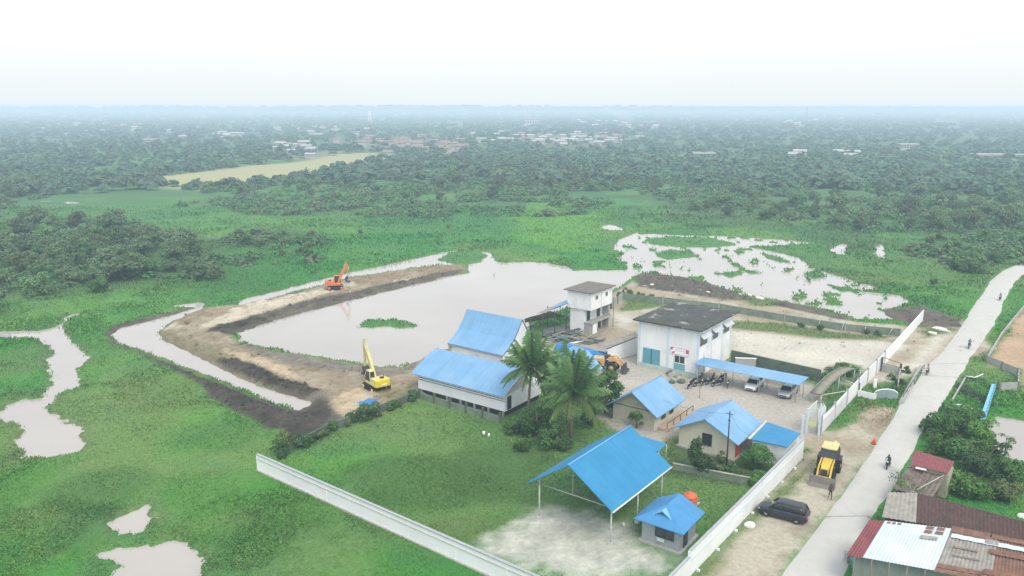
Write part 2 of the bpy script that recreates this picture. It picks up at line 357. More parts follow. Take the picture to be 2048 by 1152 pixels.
# (px, py, rx, ry, colour, strength)
GR = (.05, .205, .036); YG = (.098, .245, .05); DK = (.025, .09, .028); BR = (.145, .205, .08); TL = (.036, .165, .055)
blobs = [
 (1120,425,95,50,(.105,.27,.045),.75),(1060,450,60,25,(.10,.26,.05),.5),(1230,400,90,30,(.06,.22,.05),.6),(300,530,330,70,(.045,.105,.035),.55),(760,410,320,36,(.05,.145,.05),.4),
 (550,480,120,40,(.06,.115,.045),.6),(870,450,150,40,TL,.5),(680,500,200,45,(.04,.2,.04),.5),(360,780,130,70,(.115,.17,.06),.5),(470,860,120,50,(.05,.16,.035),.5),
 (270,690,120,50,(.10,.18,.065),.45),(60,720,80,40,(.12,.17,.075),.45),(190,980,120,60,(.028,.11,.028),.4),(160,1060,90,60,(.035,.11,.04),.4),(420,980,140,60,(.05,.21,.03),.5),
 (560,1040,110,60,(.06,.14,.035),.4),(820,960,180,60,(.05,.125,.03),.7),(1000,940,100,60,(.055,.12,.035),.6),(950,1060,90,30,(.10,.15,.05),.5),
 (30,980,90,120,(.04,.19,.025),.5),(1700,500,160,50,(.055,.17,.045),.5),
 (1600,420,400,50,(.055,.11,.045),.6),(1050,360,250,36,(.055,.11,.05),.6),(1900,560,120,50,(.05,.16,.035),.5),(1940,880,90,60,(.05,.14,.035),.6),(800,285,140,12,(.24,.14,.10),.5),
 (300,265,140,10,(.22,.16,.13),.4),(640,300,80,14,(.25,.24,.21),.5),(1130,280,120,10,(.24,.16,.12),.5),(240,390,240,14,(.045,.12,.045),.5),(930,310,60,12,(.22,.2,.17),.4),
 (1940,785,18,30,(.035,.06,.035),.9),(1870,640,60,20,(.14,.15,.10),.5),
]
RAW = None
FIELD = [(330,354),(420,343),(500,335),(600,323),(700,309),(750,306),(765,312),(690,332),(620,346),(560,360),(470,370),(400,374),(340,364)]
def cover(X, Y):
    """height, colour and grassiness of the ground at X,Y"""
    D = np.hypot(X, Y)
    n1 = fbm(X, Y, 26, 5); n2 = fbm(X + 300, Y, 6, 4); n3 = fbm(X, Y + 500, 1.3, 3); n4 = fbm(X - 900, Y, 90, 4)
    col = np.empty(X.shape + (3,)); 
    w = smooth(.4, .62, n1)[..., None]; col[:] = np.array(GR) * (1 - w) + np.array(YG) * w
    w = (smooth(.5, .7, n2) * .45)[..., None]; col = col * (1 - w) + np.array(TL) * w
    w = (smooth(.46, .66, fbm(X + 70, Y - 40, 38, 5)) * .6)[..., None]; col = col * (1 - w) + np.array(BR) * w
    # distance: drier and darker scrub
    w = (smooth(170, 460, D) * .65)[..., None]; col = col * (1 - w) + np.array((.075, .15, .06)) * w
    w = (smooth(.5, .68, fbm(X - 20, Y + 310, 11, 4)) * .3)[..., None]; col = col * (1 - w) + np.array((.04, .135, .033)) * w
    for px, py, rx, ry, c, s in blobs:
        g = G(px, py); k = 40 / (py - 215.); RX = rx * k; RY = ry * g.y * g.y / (F * CH)
        q = ((X - g.x * Y / g.y * 0 - g.x) / RX) ** 2 + ((Y - g.y) / RY) ** 2
        w = (smooth(1.35, .45, q + (n1 - .5) * 2.6 + (n2 - .5) * 1.6) * s)[..., None]
        col = col * (1 - w) + np.array(c) * w
    jit = (n3 - .5) * 1.6 + (n2 - .5) * 2.2
    fs_ = smooth(-14, 6, sdf(PW(FIELD), X, Y, 60) + (n4 - .5) * 50)[..., None] * .9; col = col * (1 - fs_) + np.array((.36, .35, .19)) * fs_
    def layer(polys, c, soft=.5, s=1., j=1.):
        nonlocal col
        m = np.zeros(X.shape)
        for p in polys: m = np.maximum(m, smooth(-soft, soft, sdf(PW(p), X, Y, 6) + jit * j))
        w = (m * s)[..., None]; col = col * (1 - w) + np.asarray(c) * w; return m
    sw = smooth(.42, .64, fbm(X, Y + 77, 7, 4))[..., None]
    sandc = np.array((.40, .38, .30)) * (1 - sw) + np.array((.32, .28, .20)) * sw
    sw = smooth(.5, .7, fbm(X + 50, Y + 277, 3, 4))[..., None]; sandc = sandc * (1 - sw * .5) + np.array((.24, .2, .15)) * sw * .5
    bank = (X < -8)[..., None]; sandc = np.where(bank, sandc * np.array((.74, .68, .61)), sandc)
    ms = layer(sand_px, sandc, .9, 1., .8)
    layer(sandb_px, sandc, .9, 1., 1.2)
    ml = layer(lot_px, np.array((.50, .49, .42)) * (0.76 + .42 * n2[..., None] + .06 * n3[..., None]), 1.5, .9)
    my = layer(yard_px, np.array((.37, .355, .31)) * (0.8 + .4 * n2[..., None]), 1.2)
    mo = layer(orange_px, np.array((.40, .29, .19)) * (0.75 + .5 * n2[..., None]), .9)
    mg = layer(gravel_px, np.array((.44, .45, .40)) * (0.55 + .45 * n3[..., None] + .45 * fbm(X, Y, .8, 3)[..., None]), 1.6, .9, 1.8)
    mgr = layer(grassin_px, np.array((.10, .17, .05)), .9, .9, .9)
    mgi = layer(greenin_px, np.array((.07, .11, .045)), .9, .8, 1.2)
    layer(pale_px, np.array((.50, .46, .36)) * (.8 + .4 * n3[..., None]), .7, .75, .9)
    layer(tanpile_px, np.array((.44, .36, .25)) * (.85 + .3 * n3[..., None]), .7, .9, .9)
    layer(olive_px, np.array((.17, .16, .085)) * (.7 + .6 * n3[..., None]), 1., .7, 1.3)
    layer(greymud_px, np.array((.16, .15, .13)) * (.6 + .8 * n3[..., None]), .8, .85, 1.2)
    mm = layer(mud_px, np.where((Y < G(400, 640).y)[..., None] & (X < -24)[..., None], np.array((.058, .052, .044)), np.array((.105, .095, .078))) * (0.5 + 1.0 * n3[..., None]), .5, 1., .5)
    # scattered white trash and pale stones on dirt
    grass = np.clip(1 - np.maximum.reduce([ms, my, mo, mm, mg]) , 0, 1); grass = np.maximum(grass, mgr * .9); raw = np.clip(1 - np.maximum.reduce([ms, my, mo, mm, mg]), 0, 1)
    h = (n2 - .5) * .22 * np.clip(grass, 0, 1) + (n1 - .5) * .15 * smooth(60, 30, np.abs(D - 0) * 0 + 0) 
    # banks
    b = sdf(PW(sand_px[0]), X, Y, 8)
    left = smooth(-2, -12, X) 
    n5 = fbm(X + 40, Y - 70, .7, 3)
    h = h + left * smooth(0, 2.5, b) * (.42 + .5 * (n2 - .5) + .7 * (n3 - .5) + .5 * (n5 - .5))
    rut = np.abs(((b - 3.2) + (n1 - .5) * 3) % 2.0 - 1.0); rw = left * smooth(1.2, 2.4, b) * smooth(.25, .05, rut) * smooth(6, 4.5, b); h = h - .16 * rw; col = col * (1 - .3 * rw[..., None])
    tone = (.72 + .56 * n5)[..., None]; lm = (left * np.clip(np.maximum(ms, mm), 0, 1))[..., None]; col = col * (1 - lm) + col * tone * lm
    m1 = np.maximum(sdf(PW(mud_px[1]), X, Y, 6), sdf(PW(mud_px[3]), X, Y, 6))
    h = h + smooth(0, 1.5, m1) * (.3 + 1.1 * (n3 - .42))
    # water
    wd = np.full(X.shape, -8.)
    wj = (n3 - .5) * 2.2 + (n2 - .5) * 2.2 + (fbm(X - 33, Y + 71, .6, 2) - .5) * .8
    for k, p in water_px.items():
        wd = np.maximum(wd, sdf(PW(p, WL), X, Y, 8) + wj * (.9 if 'sliver' in k else .35 if k in ('inlet', 'moat') else 1.5 if k in ('pool', 'poolb') else 1.1 if k == 'stream' else .7))
    idx = np.full(X.shape, -8.)
    for p in islet_px: idx = np.maximum(idx, sdf(PW(p, -.1), X, Y, 8) + wj * .8)
    wd = np.minimum(wd, -idx)
    # far marsh lake is dotted with small floating clumps
    lake = smooth(-.8, .8, sdf(PW([(1230,460),(1650,480),(1840,600),(1750,640),(1500,590),(1270,540)]), X, Y, 8))
    dots = fbm(X + 40, Y * .6 + 11, 2.6, 4)
    wd = np.where((lake > .5) & (dots > .70), -1., wd)
    h = np.where(wd > -1.2, h * smooth(-.1, -1.2, wd) , h)
    h = h - .75 * smooth(-.45, .9, wd)
    shore = (smooth(-1.6, -.1, wd) * .45)[..., None]; col = col * (1 - shore) + np.array((.13, .12, .085)) * shore * (1 - grass[..., None] * .6) + col * shore * grass[..., None] * .6
    isl = smooth(-.3, .3, idx)[..., None]; col = col * (1 - isl) + np.array((.075, .2, .06)) * isl
    grass = np.where(idx > 0, 1, grass); grass = grass * smooth(.15, -.1, wd)
    if RAW is not None: RAW.append(np.clip(raw, 0, 1))
    return h, col, grass, wd

# non-uniform sheet reaching past the horizon
xs = [0.]; 
while xs[-1] < 30000: xs.append(xs[-1] + (.5 if xs[-1] < 150 else max(.8, (xs[-1] - 130) * .045)))
xs = np.array(sorted([-a for a in xs[1:]] + xs))
ys = [-400., -200., -80., 0., 30.]; 
while ys[-1] < 30000:
    y = ys[-1]; ys.append(y + (.32 + max(0, y - 45) * .0045 if y > 44 else 3) if y < 300 else y + max(1.6, (y - 250) * .022))
ys = np.array(ys)
X, Y = np.meshgrid(xs, ys)
h, col, grassy, wd = cover(X, Y)
D = np.hypot(X, Y)
h = h + smooth(2500, 9000, D) * (fbm(X + 9999, Y, 5200, 3) * 85 - 16) * smooth(30000, 14000, D) 
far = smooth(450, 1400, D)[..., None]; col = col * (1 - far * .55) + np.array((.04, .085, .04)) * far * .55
nx, ny = len(xs), len(ys)
idg = np.arange(nx * ny).reshape(ny, nx)
Fq = np.stack([idg[:-1, :-1], idg[:-1, 1:], idg[1:, 1:], idg[1:, :-1]], -1).reshape(-1, 4)
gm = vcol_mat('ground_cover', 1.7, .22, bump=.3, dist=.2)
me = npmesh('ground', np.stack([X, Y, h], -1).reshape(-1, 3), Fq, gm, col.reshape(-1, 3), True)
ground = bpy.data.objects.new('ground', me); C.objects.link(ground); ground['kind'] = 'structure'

# water sheet
wm = bpy.data.materials.new('muddy_water'); wm.use_nodes = True
N = wm.node_tree.nodes; L = wm.node_tree.links; b = N['Principled BSDF']
b.inputs['Roughness'].default_value = .09; b.inputs['IOR'].default_value = 1.33
tc = N.new('ShaderNodeTexCoord'); n = N.new('ShaderNodeTexNoise'); n.inputs['Scale'].default_value = .035; n.inputs['Detail'].default_value = 6
L.new(tc.outputs['Object'], n.inputs[0]); cr = N.new('ShaderNodeValToRGB')
cr.color_ramp.elements[0].position = .3; cr.color_ramp.elements[0].color = (.345, .325, .295, 1)
cr.color_ramp.elements[1].position = .7; cr.color_ramp.elements[1].color = (.415, .39, .36, 1)
L.new(n.outputs[0], cr.inputs[0]); L.new(cr.outputs[0], b.inputs['Base Color'])
n2 = N.new('ShaderNodeTexNoise'); n2.inputs['Scale'].default_value = 1.6; n2.inputs['Detail'].default_value = 3; L.new(tc.outputs['Object'], n2.inputs[0])
bp = N.new('ShaderNodeBump'); bp.inputs['Strength'].default_value = .12; bp.inputs['Distance'].default_value = .03
L.new(n2.outputs[0], bp.inputs['Height']); L.new(bp.outputs[0], b.inputs['Normal'])
mb = MB(); mb.add([(-260, 30, WL), (260, 30, WL), (260, 420, WL), (-260, 420, WL)], [(0, 1, 2, 3)])
o = mb.build('water', wm); o['kind'] = 'structure'

# ------------------------------------------------------------------ road
rl = [(1330,1500),(1500,1240),(1560,1152),(1640,1046),(1700,963),(1757,880),(1800,808),(1829,760),(1849,733),(1881,704),(1925,645),(1955,597),(1978,563),(2008,539),(2048,525),(2130,512)]
rr_ = [(1530,1500),(1650,1240),(1688,1152),(1738,1046),(1795,963),(1838,880),(1884,808),(1915,765),(1935,731),(1957,700),(1990,652),(2012,603),(2034,563),(2060,545),(2100,532),(2180,519)]
def catmull(pts, k=8):
    out = []; p = [pts[0]] + list(pts) + [pts[-1]]
    for i in range(1, len(p) - 2):
        for j in range(k):
            t = j / k; a, b_, c, d = p[i - 1], p[i], p[i + 1], p[i + 2]
            out.append(.5 * ((2 * b_) + (c - a) * t + (2 * a - 5 * b_ + 4 * c - d) * t * t + (3 * b_ - a - 3 * c + d) * t ** 3))
    out.append(p[-2]); return out
RL = catmull([G(*p) for p in rl], 8); RR = catmull([G(*p) for p in rr_], 8)
vs = []; fs = []
nr = 9
for i, (a, b_) in enumerate(zip(RL, RR)):
    e = (b_ - a).normalized()
    a = a + e * random.uniform(-.05, .05); b_ = b_ + e * random.uniform(-.05, .05)
    for j in range(nr):
        t = j / (nr - 1); q = a.lerp(b_, t); z = .07 + .07 * math.sin(PI * t)
        if j in (0, nr - 1): z = -.05
        vs.append((q.x, q.y, z))
for i in range(len(RL) - 1):
    for j in range(nr - 1): k = i * nr + j; fs.append((k, k + 1, k + nr + 1, k + nr))
road_m = mat('pale_concrete_road', (.475, .48, .45), .9, .07, .8, stain=(.44, .43, .385), stain_amt=.6, bump=.15)
mb = MB(); mb.add(vs, fs, 0, True); road = mb.build('road', road_m); road['kind'] = 'structure'
joint_m = mat('road_joint_tar', (.2, .2, .19), .9, .3, 2)
def across(i, w=.12):
    a, b_ = RL[i], RR[i]; m_ = MB(); d = (b_ - a); n_ = d.cross(Z).normalized() * w
    pts = []
    for j in range(17):
        t = .03 + .94 * j / 16; q = a.lerp(b_, t) + n_ * random.uniform(-1, 1); z = .078 + .07 * math.sin(PI * t)
        pts.append((q, z))
    vv = []
    for q, z in pts: vv += [(q.x - n_.x / 2, q.y - n_.y / 2, z), (q.x + n_.x / 2, q.y + n_.y / 2, z)]
    m_.add(vv, [(2 * k, 2 * k + 1, 2 * k + 3, 2 * k + 2) for k in range(16)]); j_ = m_.build('road_joint', joint_m, road); return j_
for i in (25, 58, 65): across(i, .1)

# ------------------------------------------------------------------ leaf geometry
def leafcloud(blobs_, n, size, up=.35, seed=1, soft=0.):
    """n leaf quads on the shells of ellipsoids (cx,cy,cz,rx,ry,rz)"""
    r = np.random.default_rng(seed); B = np.array(blobs_, float)
    w = (B[:, 3] * B[:, 4]) ** .8; k = r.choice(len(B), n, p=w / w.sum()); b_ = B[k]
    d = r.normal(size=(n, 3)); d /= np.linalg.norm(d, axis=1)[:, None]
    d[:, 2] = np.where(d[:, 2] < -.35, -d[:, 2], d[:, 2])
    rad = r.uniform(.62, 1.06, n) ** .6
    bump = 1 + .18 * np.sin(d[:, 0] * 5 + k) * np.cos(d[:, 1] * 6 + k * 2)
    c = b_[:, :3] + d * b_[:, 3:] * (rad * bump)[:, None]
    nrm = d + r.normal(size=(n, 3)) * .55; nrm[:, 2] += up; nrm /= np.linalg.norm(nrm, axis=1)[:, None]
    t = np.cross(nrm, r.normal(size=(n, 3))); t /= np.linalg.norm(t, axis=1)[:, None]; u = np.cross(nrm, t)
    s = size * r.uniform(.6, 1.35, n)[:, None]
    q = np.stack([c - t * s * .5, c + u * s * .28, c + t * s * .5, c - u * s * .28], 1) + r.normal(size=(n, 4, 3)) * size * .06
    Vv = q.reshape(-1, 3); Ff = np.arange(4 * n).reshape(-1, 4)
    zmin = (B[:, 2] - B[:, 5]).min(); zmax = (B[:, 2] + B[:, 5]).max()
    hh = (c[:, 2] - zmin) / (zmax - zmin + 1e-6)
    sh = (.5 + .7 * hh) * (.72 + .4 * ((rad - .75) / .28).clip(0, 1)) * r.uniform(.75, 1.25, n)  # shading put into leaf colour: darker low down and inside the crown
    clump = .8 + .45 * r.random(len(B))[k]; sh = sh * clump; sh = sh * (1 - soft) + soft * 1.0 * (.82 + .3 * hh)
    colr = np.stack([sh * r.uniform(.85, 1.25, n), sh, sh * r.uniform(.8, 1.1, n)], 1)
    return Vv, Ff, np.repeat(colr, 4, 0)
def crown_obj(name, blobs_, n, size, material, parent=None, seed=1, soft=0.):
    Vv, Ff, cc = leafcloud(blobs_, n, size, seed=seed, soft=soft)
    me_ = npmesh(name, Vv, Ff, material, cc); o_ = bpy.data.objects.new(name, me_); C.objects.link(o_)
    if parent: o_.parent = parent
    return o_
def trunk_mb(hh, r, limbs=4, seed=1, spread=1.5, start=.35):
    rd = random.Random(seed); m_ = MB(); lean = Vector((rd.uniform(-.12, .12), rd.uniform(-.12, .12), 0))
    top = Vector((0, 0, hh)) + lean * hh
    m_.tube([Vector((0, 0, -.1)), Vector((0, 0, hh * .4)) + lean * hh * .2, top], [r, r * .75, r * .4], 7)
    for i in range(limbs):
        a = 2 * PI * i / limbs + rd.uniform(-.4, .4); z0 = hh * rd.uniform(start, .85)
        p0 = Vector((0, 0, z0)) + lean * z0 * .6
        p1 = p0 + Vector((math.cos(a), math.sin(a), .7)) * spread * .55; p2 = p0 + Vector((math.cos(a), math.sin(a), .95)) * spread
        m_.tube([p0, p1, p2], [r * .45, r * .3, r * .12], 5)
    return m_
def rblobs(R, H_, n, seed, base=.35, flat=.75):
    rd = random.Random(seed); out = []
    for i in range(n):
        a = rd.uniform(0, 2 * PI); t = rd.random(); rad = R * math.sqrt(rd.random()) * .75; zz = H_ * (base + (1 - base) * .85 * t)
        k = (1 - abs(t - .4) * .7); rr = R * rd.uniform(.3, .5) * k
        out.append((math.cos(a) * rad * k, math.sin(a) * rad * k, zz, rr, rr * rd.uniform(.85, 1.15), rr * flat))
    return out
leaf_dark = leaf_mat('dark_leaves', (.078, .165, .065), .22)
leaf_mid = leaf_mat('mid_green_leaves', (.08, .19, .055), .2)
leaf_light = leaf_mat('light_green_leaves', (.10, .23, .05), .2)
leaf_olive = leaf_mat('olive_leaves', (.125, .18, .075), .22)
leaf_palm = leaf_mat('palm_leaves', (.15, .245, .095), .12)

# prototypes for the marsh trees
protos = []
wood_dark = leaf_mat('marsh_tree_leaves', (.135, .225, .115), .22); wood_mid = leaf_mat('marsh_tree_leaves_lighter', (.135, .26, .105), .2)
pspec = [('marsh_tree', 3.4, 5.2, 15, wood_dark, .12, .8), ('marsh_tree', 2.6, 6.6, 13, wood_dark, .12, .95), ('marsh_tree', 4.0, 4.2, 16, wood_mid, .1, .7),
         ('marsh_bush', 2.4, 2.8, 9, leaf_olive, .12, .7), ('marsh_bush', 2.8, 3.2, 10, leaf_mid, .12, .7), ('marsh_tree', 3.4, 5.6, 14, leaf_olive, .12, .85)]
for i, (nm, R_, H_, nb, lm, base, flat) in enumerate(pspec):
    t = thing(nm, 'x', 'tree' if 'tree' in nm else 'bush', (0, 0, 0))
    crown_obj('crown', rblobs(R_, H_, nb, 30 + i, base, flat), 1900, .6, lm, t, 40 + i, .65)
    trunk_mb(H_ * .75, .16, 4, i, R_ * .6).build('trunk', bark, t, world=False)
    protos.append(t)
used = [False] * len(protos)
def put(pi, x, y, s, label, group, rz=None, hs=1.):
    rz = random.uniform(0, 6.28) if rz is None else rz
    if not used[pi]:
        used[pi] = True; r = protos[pi]; r.location = (x, y, -.05); r.rotation_euler = (0, 0, rz); r['label'] = label; r['group'] = group
    else: r = dup(protos[pi], (x, y, -.05), rz, label, None, group)
    r.scale = (s, s, s * hs); return r
def in_water(x, y, m=.5):
    return float(cover(np.array([x]), np.array([y]))[3][0]) > -m
def poly_pts(poly, n, seed, mind=0):
    rd = random.Random(seed); pts = []; xs_ = [p[0] for p in poly]; ys_ = [p[1] for p in poly]; tries = 0
    while len(pts) < n and tries < 9000:
        tries += 1
        px, py = rd.uniform(min(xs_), max(xs_)), rd.uniform(min(ys_), max(ys_)); ins = False
        for i in range(len(poly)):
            a, b_ = poly[i], poly[(i + 1) % len(poly)]
            if (a[1] > py) != (b_[1] > py) and px < (b_[0] - a[0]) * (py - a[1]) / (b_[1] - a[1]) + a[0]: ins = not ins
        if not ins: continue
        g = G(px, py)
        if mind and any((g - q).length < mind for q in pts): continue
        pts.append(g)
    return pts
groves = [  # polygon of tree feet, count, protos, scale range, min distance, label, group
 ([(-60,470),(60,445),(190,440),(300,450),(360,480),(400,520),(430,556),(390,565),(290,560),(180,575),(90,590),(30,610),(-60,640)],74,(0,1,0,2,5,4),(.6,1.5),3.4,'dense dark tree in the hazy thicket left of the ponds','trees in the left thicket'),
 ([(-60,350),(100,350),(330,355),(300,372),(150,372),(60,400),(-60,440)],34,(0,1,0,2),(1.0,1.5),6,'dark tree in the far belt behind the left meadow','trees in the far left belt'),
 ([(840,340),(1000,335),(1250,340),(1310,370),(1180,392),(1080,390),(960,400),(880,392),(800,372)],44,(0,1,5,2,0),(.9,1.4),7,'hazy dark tree in the wood behind the bright green meadow','trees in the middle wood'),
 ([(1270,360),(1500,350),(1750,355),(2100,350),(2100,470),(2010,460),(1800,470),(1700,465),(1640,440),(1540,445),(1380,420),(1290,392)],82,(0,1,5,2,0,4),(.55,1.5),6,'dark tree in the broad thicket behind the flooded marsh on the right','trees in the right thicket'),
 ([(330,372),(760,372),(900,385),(880,402),(600,398),(420,392)],20,(3,4,2),(.9,1.5),6,'low dull green bush on the edge of the pale field','bushes below the pale field'),
 ([(470,470),(640,470),(650,520),(560,540),(480,520)],16,(3,4,3),(.5,.9),4,'low olive bush in the brownish marsh patch','bushes in the olive marsh patch'),
 ([(1840,480),(2040,470),(2080,510),(2000,530),(1900,540),(1840,520)],14,(3,4,2),(.6,1.0),5,'low bush in the marsh by the far end of the road','bushes beside the far road'),
]
for poly, n_, pp, (s0, s1), md_, lab, grp in groves:
    for g in poly_pts(poly, n_, len(lab) * 13, md_):
        put(random.choice(pp), g.x, g.y, random.uniform(s0, s1), lab, grp, None, random.uniform(.85, 1.15))
singles = [(1205,378,0,1.0,'lone dark tree at the head of the bright green meadow'),(1130,380,2,.9,'round dark tree on the left edge of the bright green meadow'),
 (1390,420,2,1.0,'rounded dark bush tree standing forward of the right thicket'),(1720,462,1,1.0,'tall dark tree at the front left of the right thicket'),
 (1530,440,4,1.2,'broad green bush in front of the right thicket'),(1945,545,2,1.15,'big dark bush beside the far bend of the road'),(1915,540,4,.9,'smaller green bush left of the big dark bush by the bend'),
 (1985,528,4,1.0,'green bush touching the road bend on its left side'),(205,585,4,1.1,'yellow green bush at the front foot of the left thicket'),(430,560,0,.75,'dark conical tree at the right end of the left thicket'),
 (895,456,3,.45,'tiny dark shrub alone in the meadow right of the white puddle'),(720,468,3,.5,'tiny shrub in the green marsh above the orange excavator'),(1865,503,3,.4,'small dark shrub beside the small white puddle'),
 (1870,570,3,.6,'low dark shrub in the marsh left of the road'),(570,432,3,.6,'small dark shrub left of the white puddle in the meadow')]
for px, py, pi, s, lab in singles:
    g = G(px, py); r = put(pi, g.x, g.y, s, lab, 'lone marsh shrubs and trees')
    
# far woodland (nobody could count it)
def far_wood():
    n_ = 12000; r = rng
    d = np.exp(r.uniform(math.log(430), math.log(9000), n_)); a = r.uniform(-.66, .66, n_)
    x = np.sin(a) * d; y = np.cos(a) * d
    keep = fbm(x, y, 260, 3) * .8 + r.random(n_) * .35 > .26
    row = 215 + F * CH / y; colx = 1024 + F * x / y
    field = sdf(PW(FIELD), x, y, 60) > -6
    town = (((colx - 780) / 110) ** 2 + ((row - 287) / 12) ** 2 < 1) | (((colx - 1120) / 110) ** 2 + ((row - 281) / 9) ** 2 < 1)
    keep &= ~field & ~(town & (r.random(n_) < .7)); x, y, d = x[keep], y[keep], d[keep]; n_ = len(x)
    R_ = np.maximum(3.2, d * .0032) * r.uniform(.5, 1.6, n_); Hh = 2.5 + 4 * r.random(n_) + d * .0008
    K = 24; k = np.repeat(np.arange(n_), K); m_ = n_ * K
    dd = r.normal(size=(m_, 3)); dd /= np.linalg.norm(dd, axis=1)[:, None]; dd[:, 2] = np.abs(dd[:, 2]) - .2
    c = np.stack([x[k], y[k], Hh[k] * .5], 1) + dd * np.stack([R_[k], R_[k], Hh[k] * .55], 1) * r.uniform(.55, 1.1, (m_, 1))
    base = smooth(2500, 9000, np.hypot(c[:, 0], c[:, 1])) * (fbm(c[:, 0] + 9999, c[:, 1], 5200, 3) * 85 - 16); c[:, 2] += base
    nrm = dd + r.normal(size=(m_, 3)) * .35; nrm[:, 2] += .9; nrm /= np.linalg.norm(nrm, axis=1)[:, None]
    t = np.cross(nrm, r.normal(size=(m_, 3))); t /= np.linalg.norm(t, axis=1)[:, None]; u = np.cross(nrm, t); s = (R_[k] * .45)[:, None]
    q = np.stack([c - t * s, c + u * s, c + t * s, c - u * s], 1).reshape(-1, 3)
    tree = r.uniform(.88, 1.15, n_) * (.7 + .6 * fbm(x, y, 400, 3)); sh = tree[k] * (.85 + .3 * dd[:, 2].clip(0, 1)) * r.uniform(.92, 1.08, m_)  # vertical shading painted in: upper leaves of each tree lighter
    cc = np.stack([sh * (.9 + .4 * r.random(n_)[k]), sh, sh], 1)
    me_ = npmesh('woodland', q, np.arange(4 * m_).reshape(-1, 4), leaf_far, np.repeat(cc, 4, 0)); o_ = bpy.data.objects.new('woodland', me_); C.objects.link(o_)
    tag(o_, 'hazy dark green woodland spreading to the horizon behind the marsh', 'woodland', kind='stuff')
leaf_far = leaf_mat('far_leaves', (.085, .165, .10), 0)
far_wood()
def scrub():
    r = np.random.default_rng(77); xs_, ys_, ss_ = [], [], []
    def addp(poly, n_):
        pp = PW(poly); lo, hi = pp.min(0), pp.max(0); x = r.uniform(lo[0], hi[0], n_ * 3); y = 1 / r.uniform(1 / hi[1], 1 / lo[1], n_ * 3)
        k = (sdf(pp, x, y, 30) + (fbm(x, y, 14, 3) - .5) * 26) > 0; k &= fbm(x + 60, y, 24, 3) > .44; row = 215 + F * CH / y; cx = 1024 + F * x / y; k &= sdf(PW(FIELD), x, y, 60) < -4; xs_.append(x[k][:n_]); ys_.append(y[k][:n_])
    for gp, n_ in zip(groves, (620, 600, 800, 1300, 200, 110, 260)): addp(gp[0], n_)
    addp([(400,395),(1200,395),(1240,420),(1000,440),(640,430),(400,420)], 500); addp([(-60,330),(2100,330),(2100,372),(1700,352),(1250,345),(800,352),(330,368),(-60,380)], 1500)
    x = np.concatenate(xs_); y = np.concatenate(ys_); n_ = len(x); K = 34; m_ = n_ * K; k = np.repeat(np.arange(n_), K)
    R_ = r.uniform(.7, 2.3, n_) * (1 + y / 700); Hh = R_ * r.uniform(.6, 1.3, n_); dd = r.normal(size=(m_, 3)); dd /= np.linalg.norm(dd, axis=1)[:, None]; dd[:, 2] = np.abs(dd[:, 2]) - .1
    c = np.stack([x[k], y[k], Hh[k] * .1], 1) + dd * np.stack([R_[k], R_[k], Hh[k] * .85], 1) * r.uniform(.45, 1.1, (m_, 1))
    nrm = dd + r.normal(size=(m_, 3)) * .4; nrm[:, 2] += .9; nrm /= np.linalg.norm(nrm, axis=1)[:, None]
    t = np.cross(nrm, r.normal(size=(m_, 3))); t /= np.linalg.norm(t, axis=1)[:, None]; u = np.cross(nrm, t); s = (R_[k] * .26 * r.uniform(.6, 1.3, m_))[:, None]
    q = np.stack([c - t * s, c + u * s * .7, c + t * s, c - u * s * .7], 1).reshape(-1, 3)
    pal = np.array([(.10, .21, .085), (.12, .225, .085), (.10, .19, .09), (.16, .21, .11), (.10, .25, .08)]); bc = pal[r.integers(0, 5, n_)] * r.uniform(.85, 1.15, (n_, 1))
    cc = bc[k] * ((.82 + .28 * dd[:, 2].clip(0, 1)) * r.uniform(.92, 1.08, m_))[:, None]  # clump shading painted into the colour, tops lighter than sides
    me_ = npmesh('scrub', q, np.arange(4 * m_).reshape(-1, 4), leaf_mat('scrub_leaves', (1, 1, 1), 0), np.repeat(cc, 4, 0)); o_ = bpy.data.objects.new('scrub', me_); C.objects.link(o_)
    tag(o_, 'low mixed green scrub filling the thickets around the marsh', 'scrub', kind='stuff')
scrub()
def clods():
    r = np.random.default_rng(5); xs_, ys_ = [], []
    for poly, n_ in [(mud_px[0], 1500), (mud_px[1], 2600), (mud_px[2], 900), (mud_px[3], 1300), (mud_px[5], 300), (sand_px[0], 3500)]:
        pp = PW(poly); lo, hi = pp.min(0), pp.max(0); x = r.uniform(lo[0], hi[0], n_ * 6); y = r.uniform(lo[1], hi[1], n_ * 6); k = sdf(pp, x, y, 3) > .2
        if poly is sand_px[0]: k &= (x < -14) | (y > 128)
        xs_.append(x[k][:n_]); ys_.append(y[k][:n_])
    x = np.concatenate(xs_); y = np.concatenate(ys_); h_, c_, g_, w_ = cover(x, y); k = w_ < -.4; x, y, h_, c_ = x[k], y[k], h_[k], c_[k]; n_ = len(x)
    s = r.gamma(2., .075, n_).clip(.08, .5); base = np.array([(1, 0, 0), (-.5, .87, 0), (-.5, -.87, 0), (0, 0, .8)])
    P4 = base[None] * s[:, None, None] * r.uniform(.6, 1.4, (n_, 4, 3)); P4 += np.stack([x, y, h_ - .03], 1)[:, None]
    F3 = (np.arange(n_) * 4)[:, None, None] + np.array([(0, 1, 3), (1, 2, 3), (2, 0, 3)])[None]
    cc = np.repeat(c_ * r.uniform(.6, 1.35, (n_, 1)), 4, 0)
    me_ = npmesh('soil_clods', P4.reshape(-1, 3), F3.reshape(-1, 3), vcol_mat('soil_clod', 4., .2, .95, 0), cc); o_ = bpy.data.objects.new('soil_clods', me_); C.objects.link(o_)
    tag(o_, 'brown soil clods strewn over the earth banks round the pond', 'soil', kind='stuff')
clods()
